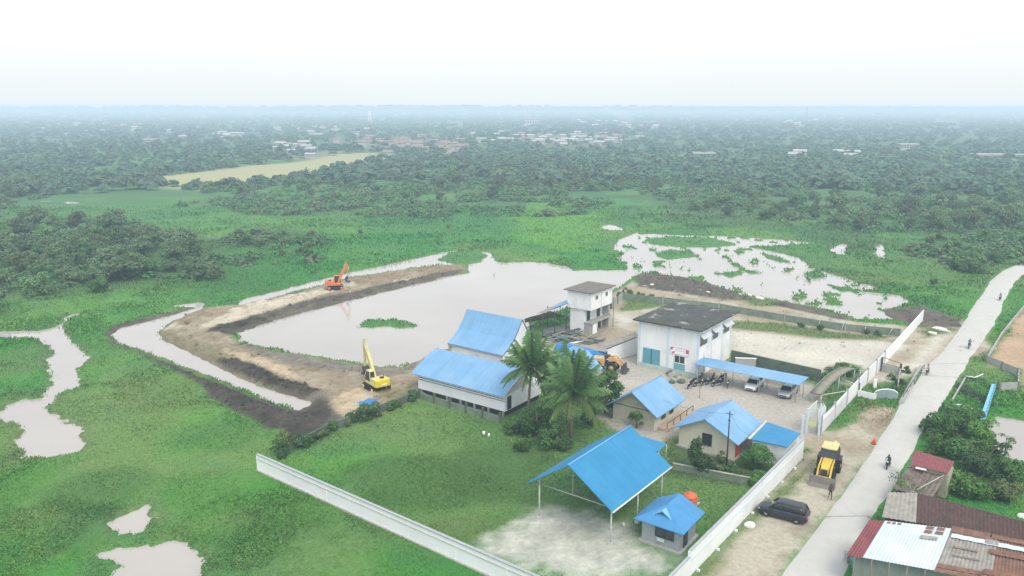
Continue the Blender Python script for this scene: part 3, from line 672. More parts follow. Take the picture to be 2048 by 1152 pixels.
# ------------------------------------------------------------------ marsh plants near the ground
COMP = PW([(517,941),(1110,1240),(1350,1200),(1612,870),(1845,640),(1246,590),(835,790),(560,905)])
def marsh(n_, ymin, ymax, seed, sizek):
    r = np.random.default_rng(seed)
    y = 1 / r.uniform(1 / ymax, 1 / ymin, n_); x = y * r.uniform(-.72, .72, n_)
    global RAW
    RAW = []; h_, c_, g_, w_ = cover(x, y); raw_ = RAW[0]; RAW = None
    # keep off roads and buildings
    ok = (r.random(n_) < g_ ** 1.5 * smooth(.9, -.2, w_ + 0)) & (w_ < .9) | ((w_ > -.3) & (w_ < .5) & (raw_ > .6) & (r.random(n_) < .3))
    for poly in KEEPOUT: ok &= ~(sdf(poly, x, y, 2) > -.15)
    x, y, h_, c_ = x[ok], y[ok], h_[ok], c_[ok]; n_ = len(x)
    tall = .45 + 1.0 * fbm(x, y + 99, 5, 3) + .7 * smooth(.56, .68, fbm(x - 20, y + 310, 11, 4)) * (sdf(COMP, x, y, 8) < 0)
    s = np.maximum(.13, y * sizek) * r.uniform(.6, 1.4, n_) * tall
    a = r.uniform(0, 2 * PI, n_); tilt = r.uniform(.1, .8, n_)
    base = np.stack([x, y, np.maximum(h_, WL) - .03], 1)
    dx = np.stack([np.cos(a), np.sin(a), np.zeros(n_)], 1); b2 = r.uniform(0, 2 * PI, n_); dl = np.stack([np.cos(b2) * tilt, np.sin(b2) * tilt, np.ones(n_)], 1)
    w = (s * .6)[:, None]; hh = s[:, None] * .8
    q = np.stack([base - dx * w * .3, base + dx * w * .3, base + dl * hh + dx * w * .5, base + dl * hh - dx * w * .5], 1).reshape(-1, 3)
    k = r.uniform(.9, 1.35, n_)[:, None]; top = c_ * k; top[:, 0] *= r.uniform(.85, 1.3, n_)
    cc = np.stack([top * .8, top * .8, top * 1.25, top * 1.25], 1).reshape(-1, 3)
    return q, cc
roadpoly = np.array([[p.x, p.y] for p in RL] + [[p.x, p.y] for p in RR[::-1]])
KEEPOUT = [roadpoly]
for poly in ([(825,800),(1000,845),(1075,740),(900,690)], [(1200,700),(1400,762),(1470,720),(1350,680)],
             [(1210,840),(1310,868),(1365,815),(1270,790)], [(1345,905),(1467,925),(1520,880),(1430,850)],
             [(1290,1085),(1350,1118),(1395,1085),(1340,1060)]):
    KEEPOUT.append(PW(poly))
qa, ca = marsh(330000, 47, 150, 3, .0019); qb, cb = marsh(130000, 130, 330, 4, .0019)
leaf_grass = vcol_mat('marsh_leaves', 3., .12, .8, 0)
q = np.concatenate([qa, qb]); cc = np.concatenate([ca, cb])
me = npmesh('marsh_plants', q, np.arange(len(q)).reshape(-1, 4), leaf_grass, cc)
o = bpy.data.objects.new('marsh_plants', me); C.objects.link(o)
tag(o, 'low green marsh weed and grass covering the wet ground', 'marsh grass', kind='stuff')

# ------------------------------------------------------------------ helpers for buildings
def pane(mb_, o, a, n_, w_, h_, fr=.06, m_frame=0, m_glass=1): pass
def window(parent, o, a, nrm, w_, h_, material=glass, frame=white_clean, mullions=1, name='window'):
    """o = lower left corner on the wall face, a = unit along the wall, nrm = outward"""
    m_ = MB(); t = .05; f_ = .09
    m_.obox(o + nrm * .0, a * w_, nrm * t * 1.6, Z * f_); m_.obox(o + Z * (h_ - f_), a * w_, nrm * t * 1.6, Z * f_)
    m_.obox(o + Z * f_, a * f_, nrm * t * 1.6, Z * (h_ - 2 * f_)); m_.obox(o + a * (w_ - f_) + Z * f_, a * f_, nrm * t * 1.6, Z * (h_ - 2 * f_))
    for i in range(mullions):
        m_.obox(o + a * (w_ * (i + 1) / (mullions + 1) - .03) + Z * f_, a * .06, nrm * t * 1.6, Z * (h_ - 2 * f_))
    fr = m_.build(name, frame, parent)
    g = MB(); g.obox(o + a * f_ + Z * f_ + nrm * .004, a * (w_ - 2 * f_), nrm * .03, Z * (h_ - 2 * f_)); gg = g.build('pane', material, fr, world=False)
    # bring the pane into the frame's space
    off = parent_loc(parent); 
    for v in gg.data.vertices: v.co -= off
    return fr
def door(parent, o, a, nrm, w_, h_, material, split=False):
    m_ = MB(); m_.obox(o, a * w_, nrm * .06, Z * h_)
    if split: m_.obox(o + a * (w_ / 2 - .03) + nrm * .06, a * .06, nrm * .03, Z * h_)
    return m_.build('door', material, parent)
def wall_run(name, label, cat, pts, h_, t, material, cap=None, capw=.12, posts=0, postm=None, posth=.15, z0=-.3, group=None, panels=None):
    """a free standing wall following ground points"""
    root = thing(name, label, cat, pts[0], 0, group)
    m_ = MB()
    for a, b_ in zip(pts, pts[1:]):
        d_ = (b_ - a).normalized(); n_ = d_.cross(Z)
        m_.obox(a - n_ * t / 2 + Z * z0, d_ * (b_ - a).length, n_ * t, Z * (h_ - z0))
    m_.build('panel', material, root)
    if cap:
        c_ = MB()
        for a, b_ in zip(pts, pts[1:]):
            d_ = (b_ - a).normalized(); n_ = d_.cross(Z)
            c_.obox(a - n_ * (t / 2 + capw) + Z * h_, d_ * (b_ - a).length, n_ * (t + 2 * capw), Z * .09)
        c_.build('coping', cap, root)
    if posts:
        for a, b_ in zip(pts, pts[1:]):
            d_ = (b_ - a).normalized(); n_ = d_.cross(Z); L_ = (b_ - a).length; k = max(1, int(L_ / posts))
            for i in range(k + 1):
                q = a + d_ * (L_ * i / k); p_ = MB(); pe = .03 if cap is grey_steel else .1; p_.obox(q - d_ * .11 - n_ * (t / 2 + pe) + Z * z0, d_ * .22, n_ * (t + 2 * pe), Z * (h_ + posth - z0)); p_.build('post', postm or material, root)
    return root

# ------------------------------------------------------------------ perimeter walls
A0 = G(517, 941); A1 = G(960, 1143); dA = (A1 - A0).normalized()
C0 = G(1380, 1150); C1 = G(1603, 917); dC = (C1 - C0).normalized()
_den = dA.x * dC.y - dA.y * dC.x; LA = ((C0.x - A0.x) * dC.y - (C0.y - A0.y) * dC.x) / _den
Aend = A0 + dA * LA
w_ = wall_run('boundary_wall', 'long white boundary wall with grey coping in front of the grassy garden', 'wall', [A0, Aend], 1.95, .16, white_clean, grey_steel, .07, 5.5, white_clean, .0)
cc_ = MB(); n_ = dA.cross(Z)
cc_.obox(A0 + n_ * .1 + Z * 1.45, dA * LA, n_ * .05, Z * .06); cc_.obox(A0 + n_ * .1 - Z * .3, dA * LA, n_ * .12, Z * .5); cc_.build('plinth', curb, w_)
C00 = C0 - dC * .3
wall_run('boundary_wall', 'lower white wall piece closing the corner where the garden walls meet', 'wall', [Aend + dC * .15, C00 - dC * .02], 1.9, .15, white_clean, grey_steel, .05)
w_ = wall_run('boundary_wall', 'white boundary wall along the road below the gate, by the dark parked car', 'wall', [C00, C1], 2.45, .16, white_clean, grey_steel, .05, 4.0, white_clean, .02)
nC = dC.cross(Z); cc_ = MB()
cc_.obox(C00 + nC * .1 + Z * 1.55, dC * ((C1 - C00).length), nC * .05, Z * .07)
cc_.build('rail', palewash, w_)
for i in range(7):
    q = C00 + dC * (1.2 + i * 4.3); b_ = MB(); b_.obox(q + nC * .19 - Z * .2, dC * .16, nC * .28, Z * .4); b_.build('bracket', white_clean, w_)
D0 = G(1640, 870); D1 = G(1714, 788); D2 = G(1767, 731); D3 = G(1845, 641)
bn = wall_run('banner_wall', 'white banner covered boundary wall between the gate and the block pen', 'wall', [D0, D1, D2], 2.2, .1, white_clean, None, 0, 5, grey_steel, .35)
# printed faded banner on the wall
dD = (D1 - D0).normalized(); nD = dD.cross(Z); LD = (D1 - D0).length
fade = mat('faded_banner_print', (.66, .62, .68), .6, .14, .6, stain=(.5, .56, .68), stain_amt=.5)
m_ = MB(); m_.obox(D0 + dD * .3 + nD * .1 + Z * .15, dD * (LD * .62), nD * .02, Z * 1.6); m_.build('banner', fade, bn)
wall_run('boundary_wall', 'tall bare white boundary wall running up beside the sandy lot to the marsh', 'wall', [G(1768, 729), D3], 2.1, .12, white_clean, None, 0, 0)
# vine covered old wall behind the garden
B0 = G(560, 915); B1 = G(650, 868); B2 = G(835, 797)
wall_run('garden_wall', 'dark vine covered wall between the garden and the earth bank', 'wall', [B0, B1, B2], 1.1, .2, mossy, None)
B3 = G(1000, 846)
wall_run('garden_wall', 'low mossy concrete wall with square posts in front of the large hall', 'wall', [B2 + Vector((.3, 0, 0)), B3], .9, .14, moss_light, None, 0, 2.6, mossy, .55)
B4 = G(1345, 940); B5 = G(1500, 970)
wall_run('garden_wall', 'low grey wall between the lawn and the bushes of the cream house', 'wall', [B4, B5], .8, .14, moss_light, cream_dirty, .05)
# inner dark wall behind the car port
I0 = G(1462, 724); I1 = G(1640, 765)
wall_run('yard_wall', 'dark mossy wall behind the long blue car port roof', 'wall', [I0, I1], 2.0, .2, mossy, None)
E_ = [G(1246, 599), G(1326, 607), G(1438, 620), G(1569, 643), G(1690, 662), G(1800, 672)]
wall_run('marsh_wall', 'long low grey green wall between the sandy lot and the flooded marsh', 'wall', E_, 1.35, .16, moss_light, None, 0, 9, concrete, .1)
wall_run('marsh_wall', 'short pale concrete wall running from the tower to the marsh wall', 'wall', [G(1222, 617), G(1246, 599)], 1.6, .16, concrete, None, 0, 4, dark_steel, .5)
m_ = MB(); q = G(1470, 738); m_.obox(q, U * 0 + Vector((1, -.12, 0)) * 3.1, Vector((.1, 1, 0)) * .2, Z * 1.75)
rt = thing('screen_wall', 'pale rough concrete screen wall beside the corner of the white block building', 'wall', q); m_.build('panel', concrete, rt)
m_ = MB(); m_.obox(q + Vector((-.05, -.05, 1.752)), Vector((1, -.12, 0)) * 3.2, Vector((.1, 1, 0)) * .3, Z * .1); m_.build('coping', white_clean, rt)
# wooden stakes along the marsh wall
for i, (px, py, lean) in enumerate([(1512,633,.1),(1552,640,.15),(1636,655,.2),(1682,663,.25),(1727,668,.22),(1776,672,.5)]):
    g = G(px, py); m_ = MB(); m_.tube([g, g + Vector((lean * 1.4, 0, 1.5))], [.07, .05], 5); o_ = m_.build('wooden_stake', curb)
    tag(o_, 'thin pale wooden stake leaning at the grassy foot of the marsh wall', 'stake', 'stakes along the marsh wall')
for px, py, hh, lab in ((988, 553, .9, 'dark wooden stump standing alone in the open pond'), (303, 712, 1.1, 'small dark stake on the edge of the left moat'), (1839, 622, 2.8, 'thin bare sapling at the far end of the tall white wall')):
    g = G(px, py, WL); m_ = MB(); m_.tube([g - Z * .3, g + Vector((.05, 0, hh * .6)), g + Vector((.25, .1, hh))], [.09, .07, .03], 5)
    m_.tube([g + Z * hh * .55, g + Vector((-.35, .1, hh * .85))], [.05, .02], 4); tag(m_.build('stake' if hh < 2 else 'bare_sapling', wood), lab, 'stake' if hh < 2 else 'sapling')

# ------------------------------------------------------------------ generic gabled house
def gable_house(name, label, O, a, La, b, Lb, hw, hr, mw, mg, mr, oa=.6, ob=.6, eave_drop=.25, base=None, roof_t=.12):
    """O near corner, a = ridge direction (length La), b = across (length Lb)"""
    rt = thing(name, label, 'house', O)
    m_ = MB(); m_.obox(O - Z * .2, a * La, b * Lb, Z * (hw + .2)); wl = m_.build('wall', mw, rt)
    g_ = MB()
    for k in (0, La - .12):
        p = O + a * k + Z * hw
        g_.add([p, p + b * Lb, p + b * Lb / 2 + Z * (hr - hw - .05), p + a * .12, p + b * Lb + a * .12, p + b * Lb / 2 + a * .12 + Z * (hr - hw - .05)],
               [(0, 2, 1), (3, 4, 5), (0, 1, 4, 3), (1, 2, 5, 4), (2, 0, 3, 5)])
    g_.build('gable', mg, rt)
    r_ = MB(); sl_ = (hr - hw) / (Lb / 2)
    n_ = 8
    for sgn in (0, 1):
        e = O + (b * Lb + b * ob if sgn else -b * ob) + Z * (hw - sl_ * ob); rg = O + b * Lb / 2 + Z * hr
        rings = []
        p0, p1 = e - a * oa, e + a * (La + oa); q0, q1 = rg - a * oa, rg + a * (La + oa)
        r_.slab([p0, p1, q1, q0], roof_t, 0)
    rf = r_.build('roof', mr, rt)
    c_ = MB(); rg = O + b * Lb / 2 + Z * (hr + .0)
    c_.tube([rg - a * (oa + .03), rg + a * (La + oa + .03)], .09, 6); 
    rc = c_.build('ridge_cap', mr, rt)
    if base:
        m_ = MB(); m_.obox(O - a * .25 - b * .25 - Z * .2, a * (La + .5), b * (Lb + .5), Z * .38); m_.build('plinth', base, rt)
    return rt
# house two (middle, cream)
O2 = G(1308, 862); L2 = along(O2, V, 1355); W2 = along(O2, -U, 1226)
h2 = gable_house('house', 'small cream house with a pale blue gabled roof in the middle of the yard', O2, V, L2, -U, W2, 2.7, 4.75, cream, cream_dirty, blue_v, .75, .75, base=concrete)
window(h2, O2 + V * 1.9 + Z * .9 + U * .002, V, U, 1.1, 1.5, mullions=1, frame=dark_steel); window(h2, O2 + V * 4.2 + Z * .9 + U * .002, V, U, 1.1, 1.5, mullions=1, frame=dark_steel)
m_ = MB(); m_.obox(O2 - V * .02 - U * W2, U * W2, -V * .05, Z * .0 + Z * 2.5); m_.build('stained_panel', cream_dirty, h2)
m_ = MB(); m_.obox(O2 - V * .07 - U * (W2 + .1) + Z * 2.5, U * (W2 + .1), -V * .08, Z * .1); m_.build('string_course', mossy, h2)
# veranda with rail
m_ = MB(); m_.obox(O2 + V * .6 + U * .26 - Z * .1, V * (L2 + .9), U * 1.35, Z * .5); m_.build('veranda', mat('veranda_floor', (.44, .34, .24), .8, .15, 1), h2)
m_ = MB(); q = O2 + V * .6 + U * 1.5 + Z * .4; m_.tube([q + Z * .8, q + V * (L2 + .9) + Z * .8], .05, 5)
for k in range(5): m_.tube([q + V * k * (L2 + .9) / 4, q + V * k * (L2 + .9) / 4 + Z * .8], .05, 5)
m_.build('railing', dark_steel, h2)
# house three
O3 = G(1466, 921); L3 = 6.6; W3 = along(O3, -U, 1357)
h3 = gable_house('house', 'cream house with pale blue gabled roof and red door beside the utility pole', O3, V, L3, -U, W3, 2.75, 4.5, cream, cream, blue_v, .7, .75, base=concrete)
window(h3, O3 - V * .002 - U * 3.9 + Z * 1.0, U, -V, 1.2, 1.5, frame=dark_steel)
m_ = MB(); m_.obox(O3 + V * .5 + U * .01, V * 1.1, U * .07, Z * 2.1); m_.build('door', red_paint, h3)
m_ = MB(); m_.obox(O3 + V * 1.75 + U * .01, V * .7, U * .1, Z * 2.6); m_.build('red_panel', mat('brown_board', (.2, .16, .12), .9, .2, 2), h3)
# garage
gz = 2.55; g1, g2, g3, g4 = G(1501, 878, gz), G(1575, 894, gz), G(1601, 868, gz), G(1534, 847, gz)
gr = thing('garage', 'low garage with a deep blue sheet roof tucked behind the white road wall', 'garage', Vector((g1.x, g1.y, 0)))
m_ = MB(); m_.slab([g1, g2, g3 + Z * .1, g4 + Z * .2], .1); m_.slab([g1 + Z * .0, g4 + Z * .2, g4 - U * 1.5 + Z * .1 - V * .4, g1 - U * .4 - Z * .25], .1) if 0 else None
m_.build('roof', blue_near, gr)
m_ = MB(); a_ = (g2 - g1); b_ = (g4 - g1)
ins = lambda s, t_: g1 + a_ * s + b_ * t_
pp_ = [ins(.04, .06), ins(.96, .06), ins(.96, .9), ins(.04, .9)]; m_.prism(pp_, -.2, gz - .13); m_.build('wall', white_wall, gr)
f_ = MB(); f_.slab([g4 - U * .3 + Z * .22, g4 + Z * .24, g1 + Z * .04, g1 - U * .35 + Z * .02], .1); f_.build('flashing', cream, gr)

# pavilion
pz = 3.9
eR, eL, eF = G(1225, 1024, pz), G(1053, 966, pz), G(1343, 933, pz)
M_ = (eR + eL) / 2; rz_ = hz(M_, 930); Rn = Vector((M_.x, M_.y, rz_)); a_ = (eF - eR); 
pv = thing('pavilion', 'open pavilion with a deep blue gabled roof on thin posts', 'pavilion', Vector((M_.x, M_.y, 0)))
m_ = MB(); m_.slab([eR, eF, Rn + a_, Rn], .1); m_.slab([Rn, Rn + a_, eL + a_, eL], .1); m_.build('roof', blue_near, pv)
m_ = MB(); m_.tube([Rn - a_ * .002 + Z * .02, Rn + a_ * 1.002 + Z * .02], .09, 6); m_.build('ridge_cap', mat('ridge_metal', (.12, .38, .68), .4, .1, 2), pv)
m_ = MB(); m_.tube([eR - Z * .04 + (eR - eL).normalized() * .06, eF - Z * .04 + (eR - eL).normalized() * .06], .07, 5); m_.build('gutter', white_clean, pv)
wv = (eL - eR); 
for s in (.07, .5, .93):
    for t_ in (.06, .9):
        if s == .5 and t_ == .9: continue
        q = eR + a_ * s + wv * t_; q.z = 0; top = pz + (rz_ - pz) * (1 - abs(t_ - .5) * 2) - .15
        m_ = MB(); m_.tube([q - Z * .2, q + Z * top], .075, 7); m_.box((q.x, q.y, .1), (.4, .4, .3), 0, AV); m_.build('post', mat('post_paint', (.5, .55, .52), .7, .2, 3), pv)
for s in (.07, .5, .93):
    m_ = MB(); p0 = eR + a_ * s - Z * .12; p1 = eL + a_ * s - Z * .12; pr = Rn + a_ * s - Z * .14
    m_.tube([p0, p1], .05, 5); m_.tube([p0, pr], .05, 5); m_.tube([p1, pr], .05, 5); m_.tube([(p0 + p1) / 2, pr], .04, 5); m_.build('truss', grey_steel, pv)
# low side roof behind the pavilion's far corner
m_ = MB(); e1, e2, e3, e4 = G(1318, 903, 3.0), G(1333, 887, 3.0), G(1284, 872, 3.4), G(1268, 890, 3.4)
sr = thing('lean_to', 'small blue sheet roof poking out behind the far corner of the pavilion', 'shelter', Vector((e1.x, e1.y, 0)))
m_.slab([e1, e2, e3, e4], .08); m_.build('roof', blue_near, sr)
for e in (e1, e2, e3, e4):
    m_ = MB(); m_.tube([(e.x * .99 + .01 * e3.x, e.y, -.1), (e.x, e.y, e.z - .08)], .05, 5); m_.build('post', grey_steel, sr)

# kiosk
kc = G(1352, 1118); kz = 2.35
k1, k2, k3 = G(1267, 1036, kz), G(1367, 1069.5, kz), G(1410, 1025, kz); k4 = k1 + k3 - k2
ks = thing('guard_house', 'small grey guard house with a deep blue roof and little front gable', 'guard house', Vector((k2.x, k2.y, 0)))
cen = (k1 + k3) / 2
wdir = (k2 - k1).normalized(); ddir = (k3 - k2).normalized(); Lk = (k2 - k1).length; Dk = (k3 - k2).length
rA = k1 + wdir * Lk * .5 + ddir * Dk * .38; rB = k1 + wdir * Lk * .5 + ddir * Dk * .95
ap = hz(rB, 986); rA.z = rB.z = ap
m_ = MB(); m_.slab([k1, k2, rA], .08); m_.slab([k2, k3, rB, rA], .08); m_.slab([k1, rA, rB, k4], .08); m_.slab([k3, k4, rB], .08); rf = m_.build('roof', mat('kiosk_roof_metal', (.06, .25, .50), .5, .12, .8, stain=(.05, .17, .36), stain_amt=.5), ks)
bm_ = mat('dormer_trim', (.2, .45, .72), .5, .1, 1)
# front gablet
gq = k1 + wdir * Lk * .5 + ddir * Dk * .16; zf = kz + (ap - kz) * .42
m_ = MB(); apx = gq + Z * (zf - kz + .62); l_ = gq - wdir * 1.05 + Z * (zf - kz - .05); r_ = gq + wdir * 1.05 + Z * (zf - kz - .05); bk = ddir * 1.3
m_.slab([l_, apx, apx + bk, l_ + bk], .09); m_.slab([r_, r_ + bk, apx + bk, apx], .09); dm = m_.build('dormer', bm_, ks)
m_ = MB(); m_.add([l_ + ddir * .15 - Z * .1, r_ + ddir * .15 - Z * .1, apx + ddir * .15 - Z * .08], [(0, 1, 2)]); m_.build('dormer_front', mat('dormer_front_blue', (.05, .16, .32), .6, .1, 1), ks)
W0 = k1 + wdir * Lk * .12 + ddir * Dk * .13; W0.z = 0
wl_, wd_ = Lk * .76, Dk * .74
kw = mat('kiosk_wall_grey', (.30, .34, .36), .9, .12, 1.2, stain=(.2, .22, .22), stain_amt=.5)
m_ = MB(); m_.obox(W0 - Z * .2, wdir * wl_, ddir * wd_, Z * (kz + .35)); m_.build('wall', kw, ks)
m_ = MB(); m_.obox(W0 - Z * .2 - wdir * .3 - ddir * .35, wdir * (wl_ + .6), ddir * (wd_ + .6), Z * .32); m_.build('plinth', concrete, ks)
window(ks, W0 + wdir * wl_ * .36 - ddir * .01 + Z * .95, wdir, -ddir, 1.9, 1.25, frame=dark_steel, mullions=1)
m_ = MB(); m_.obox(W0 + wdir * wl_ * .42 - ddir * .1 + Z * .55, wdir * .75, -ddir * .05, Z * .35); m_.build('notice_board', mat('pale_green_board', (.5, .6, .56), .7, .1, 1), ks)
m_ = MB(); m_.obox(W0 + wdir * (wl_ + .02) + ddir * .8 + Z * .1, ddir * .9, wdir * .06, Z * 1.95); m_.build('door', dark_steel, ks)
# tank on a stand
tb = G(1377, 1050)
zt = hz(tb, 1006); ts = thing('water_tank', 'orange plastic water tank raised behind the small guard house', 'water tank', tb)
m_ = MB(); rad = .72
prof = [(.0, 0), (.92, .0), (1, .06), (1, .3), (.97, .32), (1, .34), (1, .62), (.97, .64), (1, .66), (.96, .9), (.7, 1.04), (.35, 1.12), (.33, 1.2), (0, 1.2)]
rings = [[(tb.x + rad * max(r_, .001) * math.cos(2 * PI * j / 18), tb.y + rad * max(r_, .001) * math.sin(2 * PI * j / 18), zt + h_ * .95) for j in range(18)] for r_, h_ in prof]
m_.loft(rings, 0, True, True); m_.build('tank', tank_or, ts)
m_ = MB(); 
for sx in (-.5, .5):
    for sy in (-.5, .5): m_.tube([(tb.x + sx, tb.y + sy, -.1), (tb.x + sx, tb.y + sy, zt)], .06, 5)
m_.box((tb.x, tb.y, zt - .05), (1.5, 1.5, .08), 0, AV); m_.build('stand', grey_steel, ts)

# ------------------------------------------------------------------ large hall with two roofs
hz1 = 3.1
Er, El = G(1007, 794, hz1), G(822, 746, hz1); a_ = (Er - El); aL = a_.normalized(); vL = Vector((-aL.y, aL.x, 0))
hl = thing('hall', 'large white hall with two long pale blue roofs, the rear one tall and steep', 'hall', Vector((El.x, El.y, 0)))
tR = along(Er, vL, 1054); RdR = Er + vL * tR; rzt = hz(RdR, 738)
prof = [(0, 0), (.25, .16), (.5, .37), (.75, .64), (1, 1)]
prof2 = [(0, 0), (.25, .31), (.5, .57), (.75, .81), (1, 1)]
m_ = MB(); PR = prof2
for (s0, h0_), (s1, h1_) in zip(PR, PR[1:]):
    q0 = Er + vL * tR * s0; q1 = Er + vL * tR * s1; z0_, z1_ = hz1 + (rzt - hz1) * h0_, hz1 + (rzt - hz1) * h1_
    fl = lambda q, z_, k=0: Vector((q.x, q.y, z_)) - a_ * k
    m_.slab([fl(q0, z0_), fl(q1, z1_), fl(q1, z1_, 1), fl(q0, z0_, 1)], .1)
# rear slope
q0 = RdR; q1 = RdR + vL * 2.2
m_.slab([fl(q0, rzt), fl(q1, rzt - 1.0), fl(q1, rzt - 1.0, 1), fl(q0, rzt, 1)], .1)
m_.build('front_roof', blue_far, hl)
edge = MB(); edge.tube([Vector((*(Er + vL * tR * s_ + aL * .03)[:2], hz1 + (rzt - hz1) * h_ - .03)) for s_, h_ in PR], .07, 5); edge.build('gable_trim', cream, hl)
ins_ = .7; W0 = El + aL * .7 + vL * ins_; W0.z = 0; wlen = a_.length - 1.0; wdep = tR * 2 - 2.2
m_ = MB(); m_.obox(W0 + Z * .75, aL * wlen, vL * wdep, Z * 2.15); m_.build('wall', white_clean, hl)
m_ = MB(); m_.obox(W0 + Z * .0 + aL * .2 + vL * .25, aL * (wlen - .4), vL * (wdep - .5), Z * .74); m_.build('undercroft_shade', mat('undercroft_shade_dark', (.03, .035, .035), .95, .2, 1), hl)  # dark block painting the shade in the open gap below the raised floor
for k in range(7):
    q = W0 + aL * (.3 + k * (wlen - .8) / 6) + vL * .02; m_ = MB(); m_.obox(q - Z * .1, aL * .25, vL * .22, Z * .84); m_.build('pier', concrete, hl)
m_ = MB()
for zz in (2.15, 2.45): m_.obox(W0 - vL * .05 + Z * zz, aL * (wlen + .01), vL * .05, Z * .07)
m_.build('wall_stripe', mat('dark_brown_stripe', (.10, .075, .08), .7, .1, 1), hl)
m_ = MB(); m_.obox(W0 + aL * wlen + vL * .5 + Z * .85, aL * .05, vL * .9, Z * 1.8); m_.build('doorway', glass, hl)
# open gable infill
g_ = MB(); gp = [Vector((*(Er + vL * tR * s_ - aL * .45)[:2], hz1 + (rzt - hz1) * h_ - .12)) for s_, h_ in PR] + [Vector((*(Er + vL * (tR + 1.4) - aL * .45)[:2], 2.9)), Vector((*(Er + vL * .7 - aL * .45)[:2], 2.9))]
g_.add(gp, [tuple(range(len(gp)))]); g_.build('gable', mat('gable_shade_panel', (.5, .52, .5), .85, .12, 1), hl)
# rear steep roof
ez = 4.9
fR, fL = G(1006, 711, ez), G(892, 685, ez); ab_ = fR - fL; aB = ab_.normalized(); vB = Vector((-aB.y, aB.x, 0))
t1 = along(fR, vB, 1028); c1 = fR + vB * t1; z1c = hz(c1, 680); t2 = along(fR, vB, 1044.5); c2 = fR + vB * t2; z2c = hz(c2, 639)
Lb_ = max(ab_.length, along(Vector((c1.x, c1.y, z1c)), -aB, 916) )
def sw(p, z_, k=0): q = p - aB * k; return Vector((q.x, q.y, z_))
m_ = MB(); curve = [(0, ez), (t1 * .5, ez + (z1c - ez) * .44), (t1, z1c), (t1 + (t2 - t1) * .5, z1c + (z2c - z1c) * .46), (t2, z2c), (t2 + (t2 - t1) * .8, z1c + (z2c - z1c) * .1), (t2 * 1.75, ez + (z1c - ez) * .3), (t2 * 2.0, ez)]
ll = along(Vector((c1.x, c1.y, z1c)), -aB, 917)
for (s0, za), (s1, zb) in zip(curve, curve[1:]):
    m_.slab([sw(fR + vB * s0, za), sw(fR + vB * s1, zb), sw(fR + vB * s1, zb, ll), sw(fR + vB * s0, za, ll)], .1)
m_.build('rear_roof', blue_far, hl)
g_ = MB(); gp = [sw(fR + vB * s_, z_ - .12, .04) for s_, z_ in curve] + [sw(fR + vB * t2 * 2, 3.2, .04), sw(fR, 3.9, .04)]
gp2 = [p - aB * (ll - .1) for p in gp]
g_.add(gp, [tuple(range(len(gp)))]); g_.add(gp2, [tuple(range(len(gp2)))]); g_.build('rear_gable', white_wall, hl)
g_ = MB(); g_.tube([sw(fR + vB * s_, z_ - .02, -.03) for s_, z_ in curve], .06, 5); g_.build('rear_gable_trim', dark_steel, hl)
m_ = MB(); q = fR + vB * .5 - aB * (ll - .4); m_.obox(Vector((q.x, q.y, 0)), aB * (ll - .8), vB * (t2 * 2 - 1), Z * (ez - .3)); m_.build('rear_wall', white_wall, hl)
m_ = MB(); m_.obox(Vector((fL.x, fL.y, ez - .55)) + vB * .35, aB * (ll - .2), vB * .1, Z * .4); m_.build('fascia', cream, hl)

# small blue roofed hut half hidden by the palms
s1, s2, s3, s4 = G(1176, 700, 3.9), G(1206, 736, 2.9), G(1168, 762, 2.9), G(1127, 727, 3.9)
hu = thing('hut', 'small hut with a pale blue roof half hidden behind the coconut palms', 'hut', Vector((s3.x, s3.y, 0)))
m_ = MB(); m_.slab([s1, s2, s3, s4], .09); o5 = (s1 - s2); m_.slab([s4, s4 + Vector((o5.x, o5.y, -1.0)), s1 + Vector((o5.x, o5.y, -1.0)), s1], .09); m_.build('roof', blue_far, hu)
m_ = MB(); c_ = (s2 + s3 + s1 + s4) / 4; pp_ = [s2.lerp(s1, .15), s3.lerp(s4, .15), s4 + Vector((o5.x, o5.y, 0)) * .8, s1 + Vector((o5.x, o5.y, 0)) * .8]
m_.prism([(p.x * .96 + c_.x * .04, p.y * .99 + c_.y * .01) for p in pp_], -.1, 2.85); m_.build('wall', cream, hu)

# ------------------------------------------------------------------ white block building
Q0 = G(1393, 756); Lw = along(Q0, -U, 1275); Vw = along(Q0, V, 1459); Hw = hz(Q0, 661)
wb = thing('warehouse', 'tall white block building with a flat dark stained roof and teal double door', 'building', Q0)
m_ = MB(); m_.obox(Q0 - Z * .2, -U * Lw, V * Vw, Z * (Hw + .2)); m_.build('wall', white_wall, wb)
rm = mat('stained_flat_roof', (.075, .082, .078), .95, .3, .6, stain=(.34, .34, .3), stain_amt=.0, bump=.4)
ntr = rm.node_tree
for nn in ntr.nodes:
    if nn.type == 'MAP_RANGE' and abs(nn.inputs[1].default_value - .5) < 1e-4: nn.inputs[1].default_value = .575; nn.inputs[2].default_value = .64; nn.inputs[4].default_value = .8
m_ = MB(); m_.obox(Q0 + U * .75 - V * .75 + Z * Hw, -U * (Lw + 1.5), V * (Vw + 1.7), Z * .22); m_.build('roof', rm, wb)
m_ = MB()
for k in (0, .47, 1):
    q = Q0 - U * (Lw * k) + U * (.22 if k == 0 else 0.) - V * .05
    if k == 1: q = Q0 - U * (Lw - .35) - V * .05
    m_ = MB(); m_.obox(q - Z * .1, -U * .4, V * .05, Z * (Hw - .05)); m_.build('pilaster', palewash, wb)
for k in (0, .38, .7, 1):
    q = Q0 + V * (Vw * k - (.35 if k == 1 else 0)) + U * .05 * 0
    m_ = MB(); m_.obox(q - Z * .1, V * .35, U * .05, Z * (Hw - .05)); m_.build('pilaster', palewash, wb)
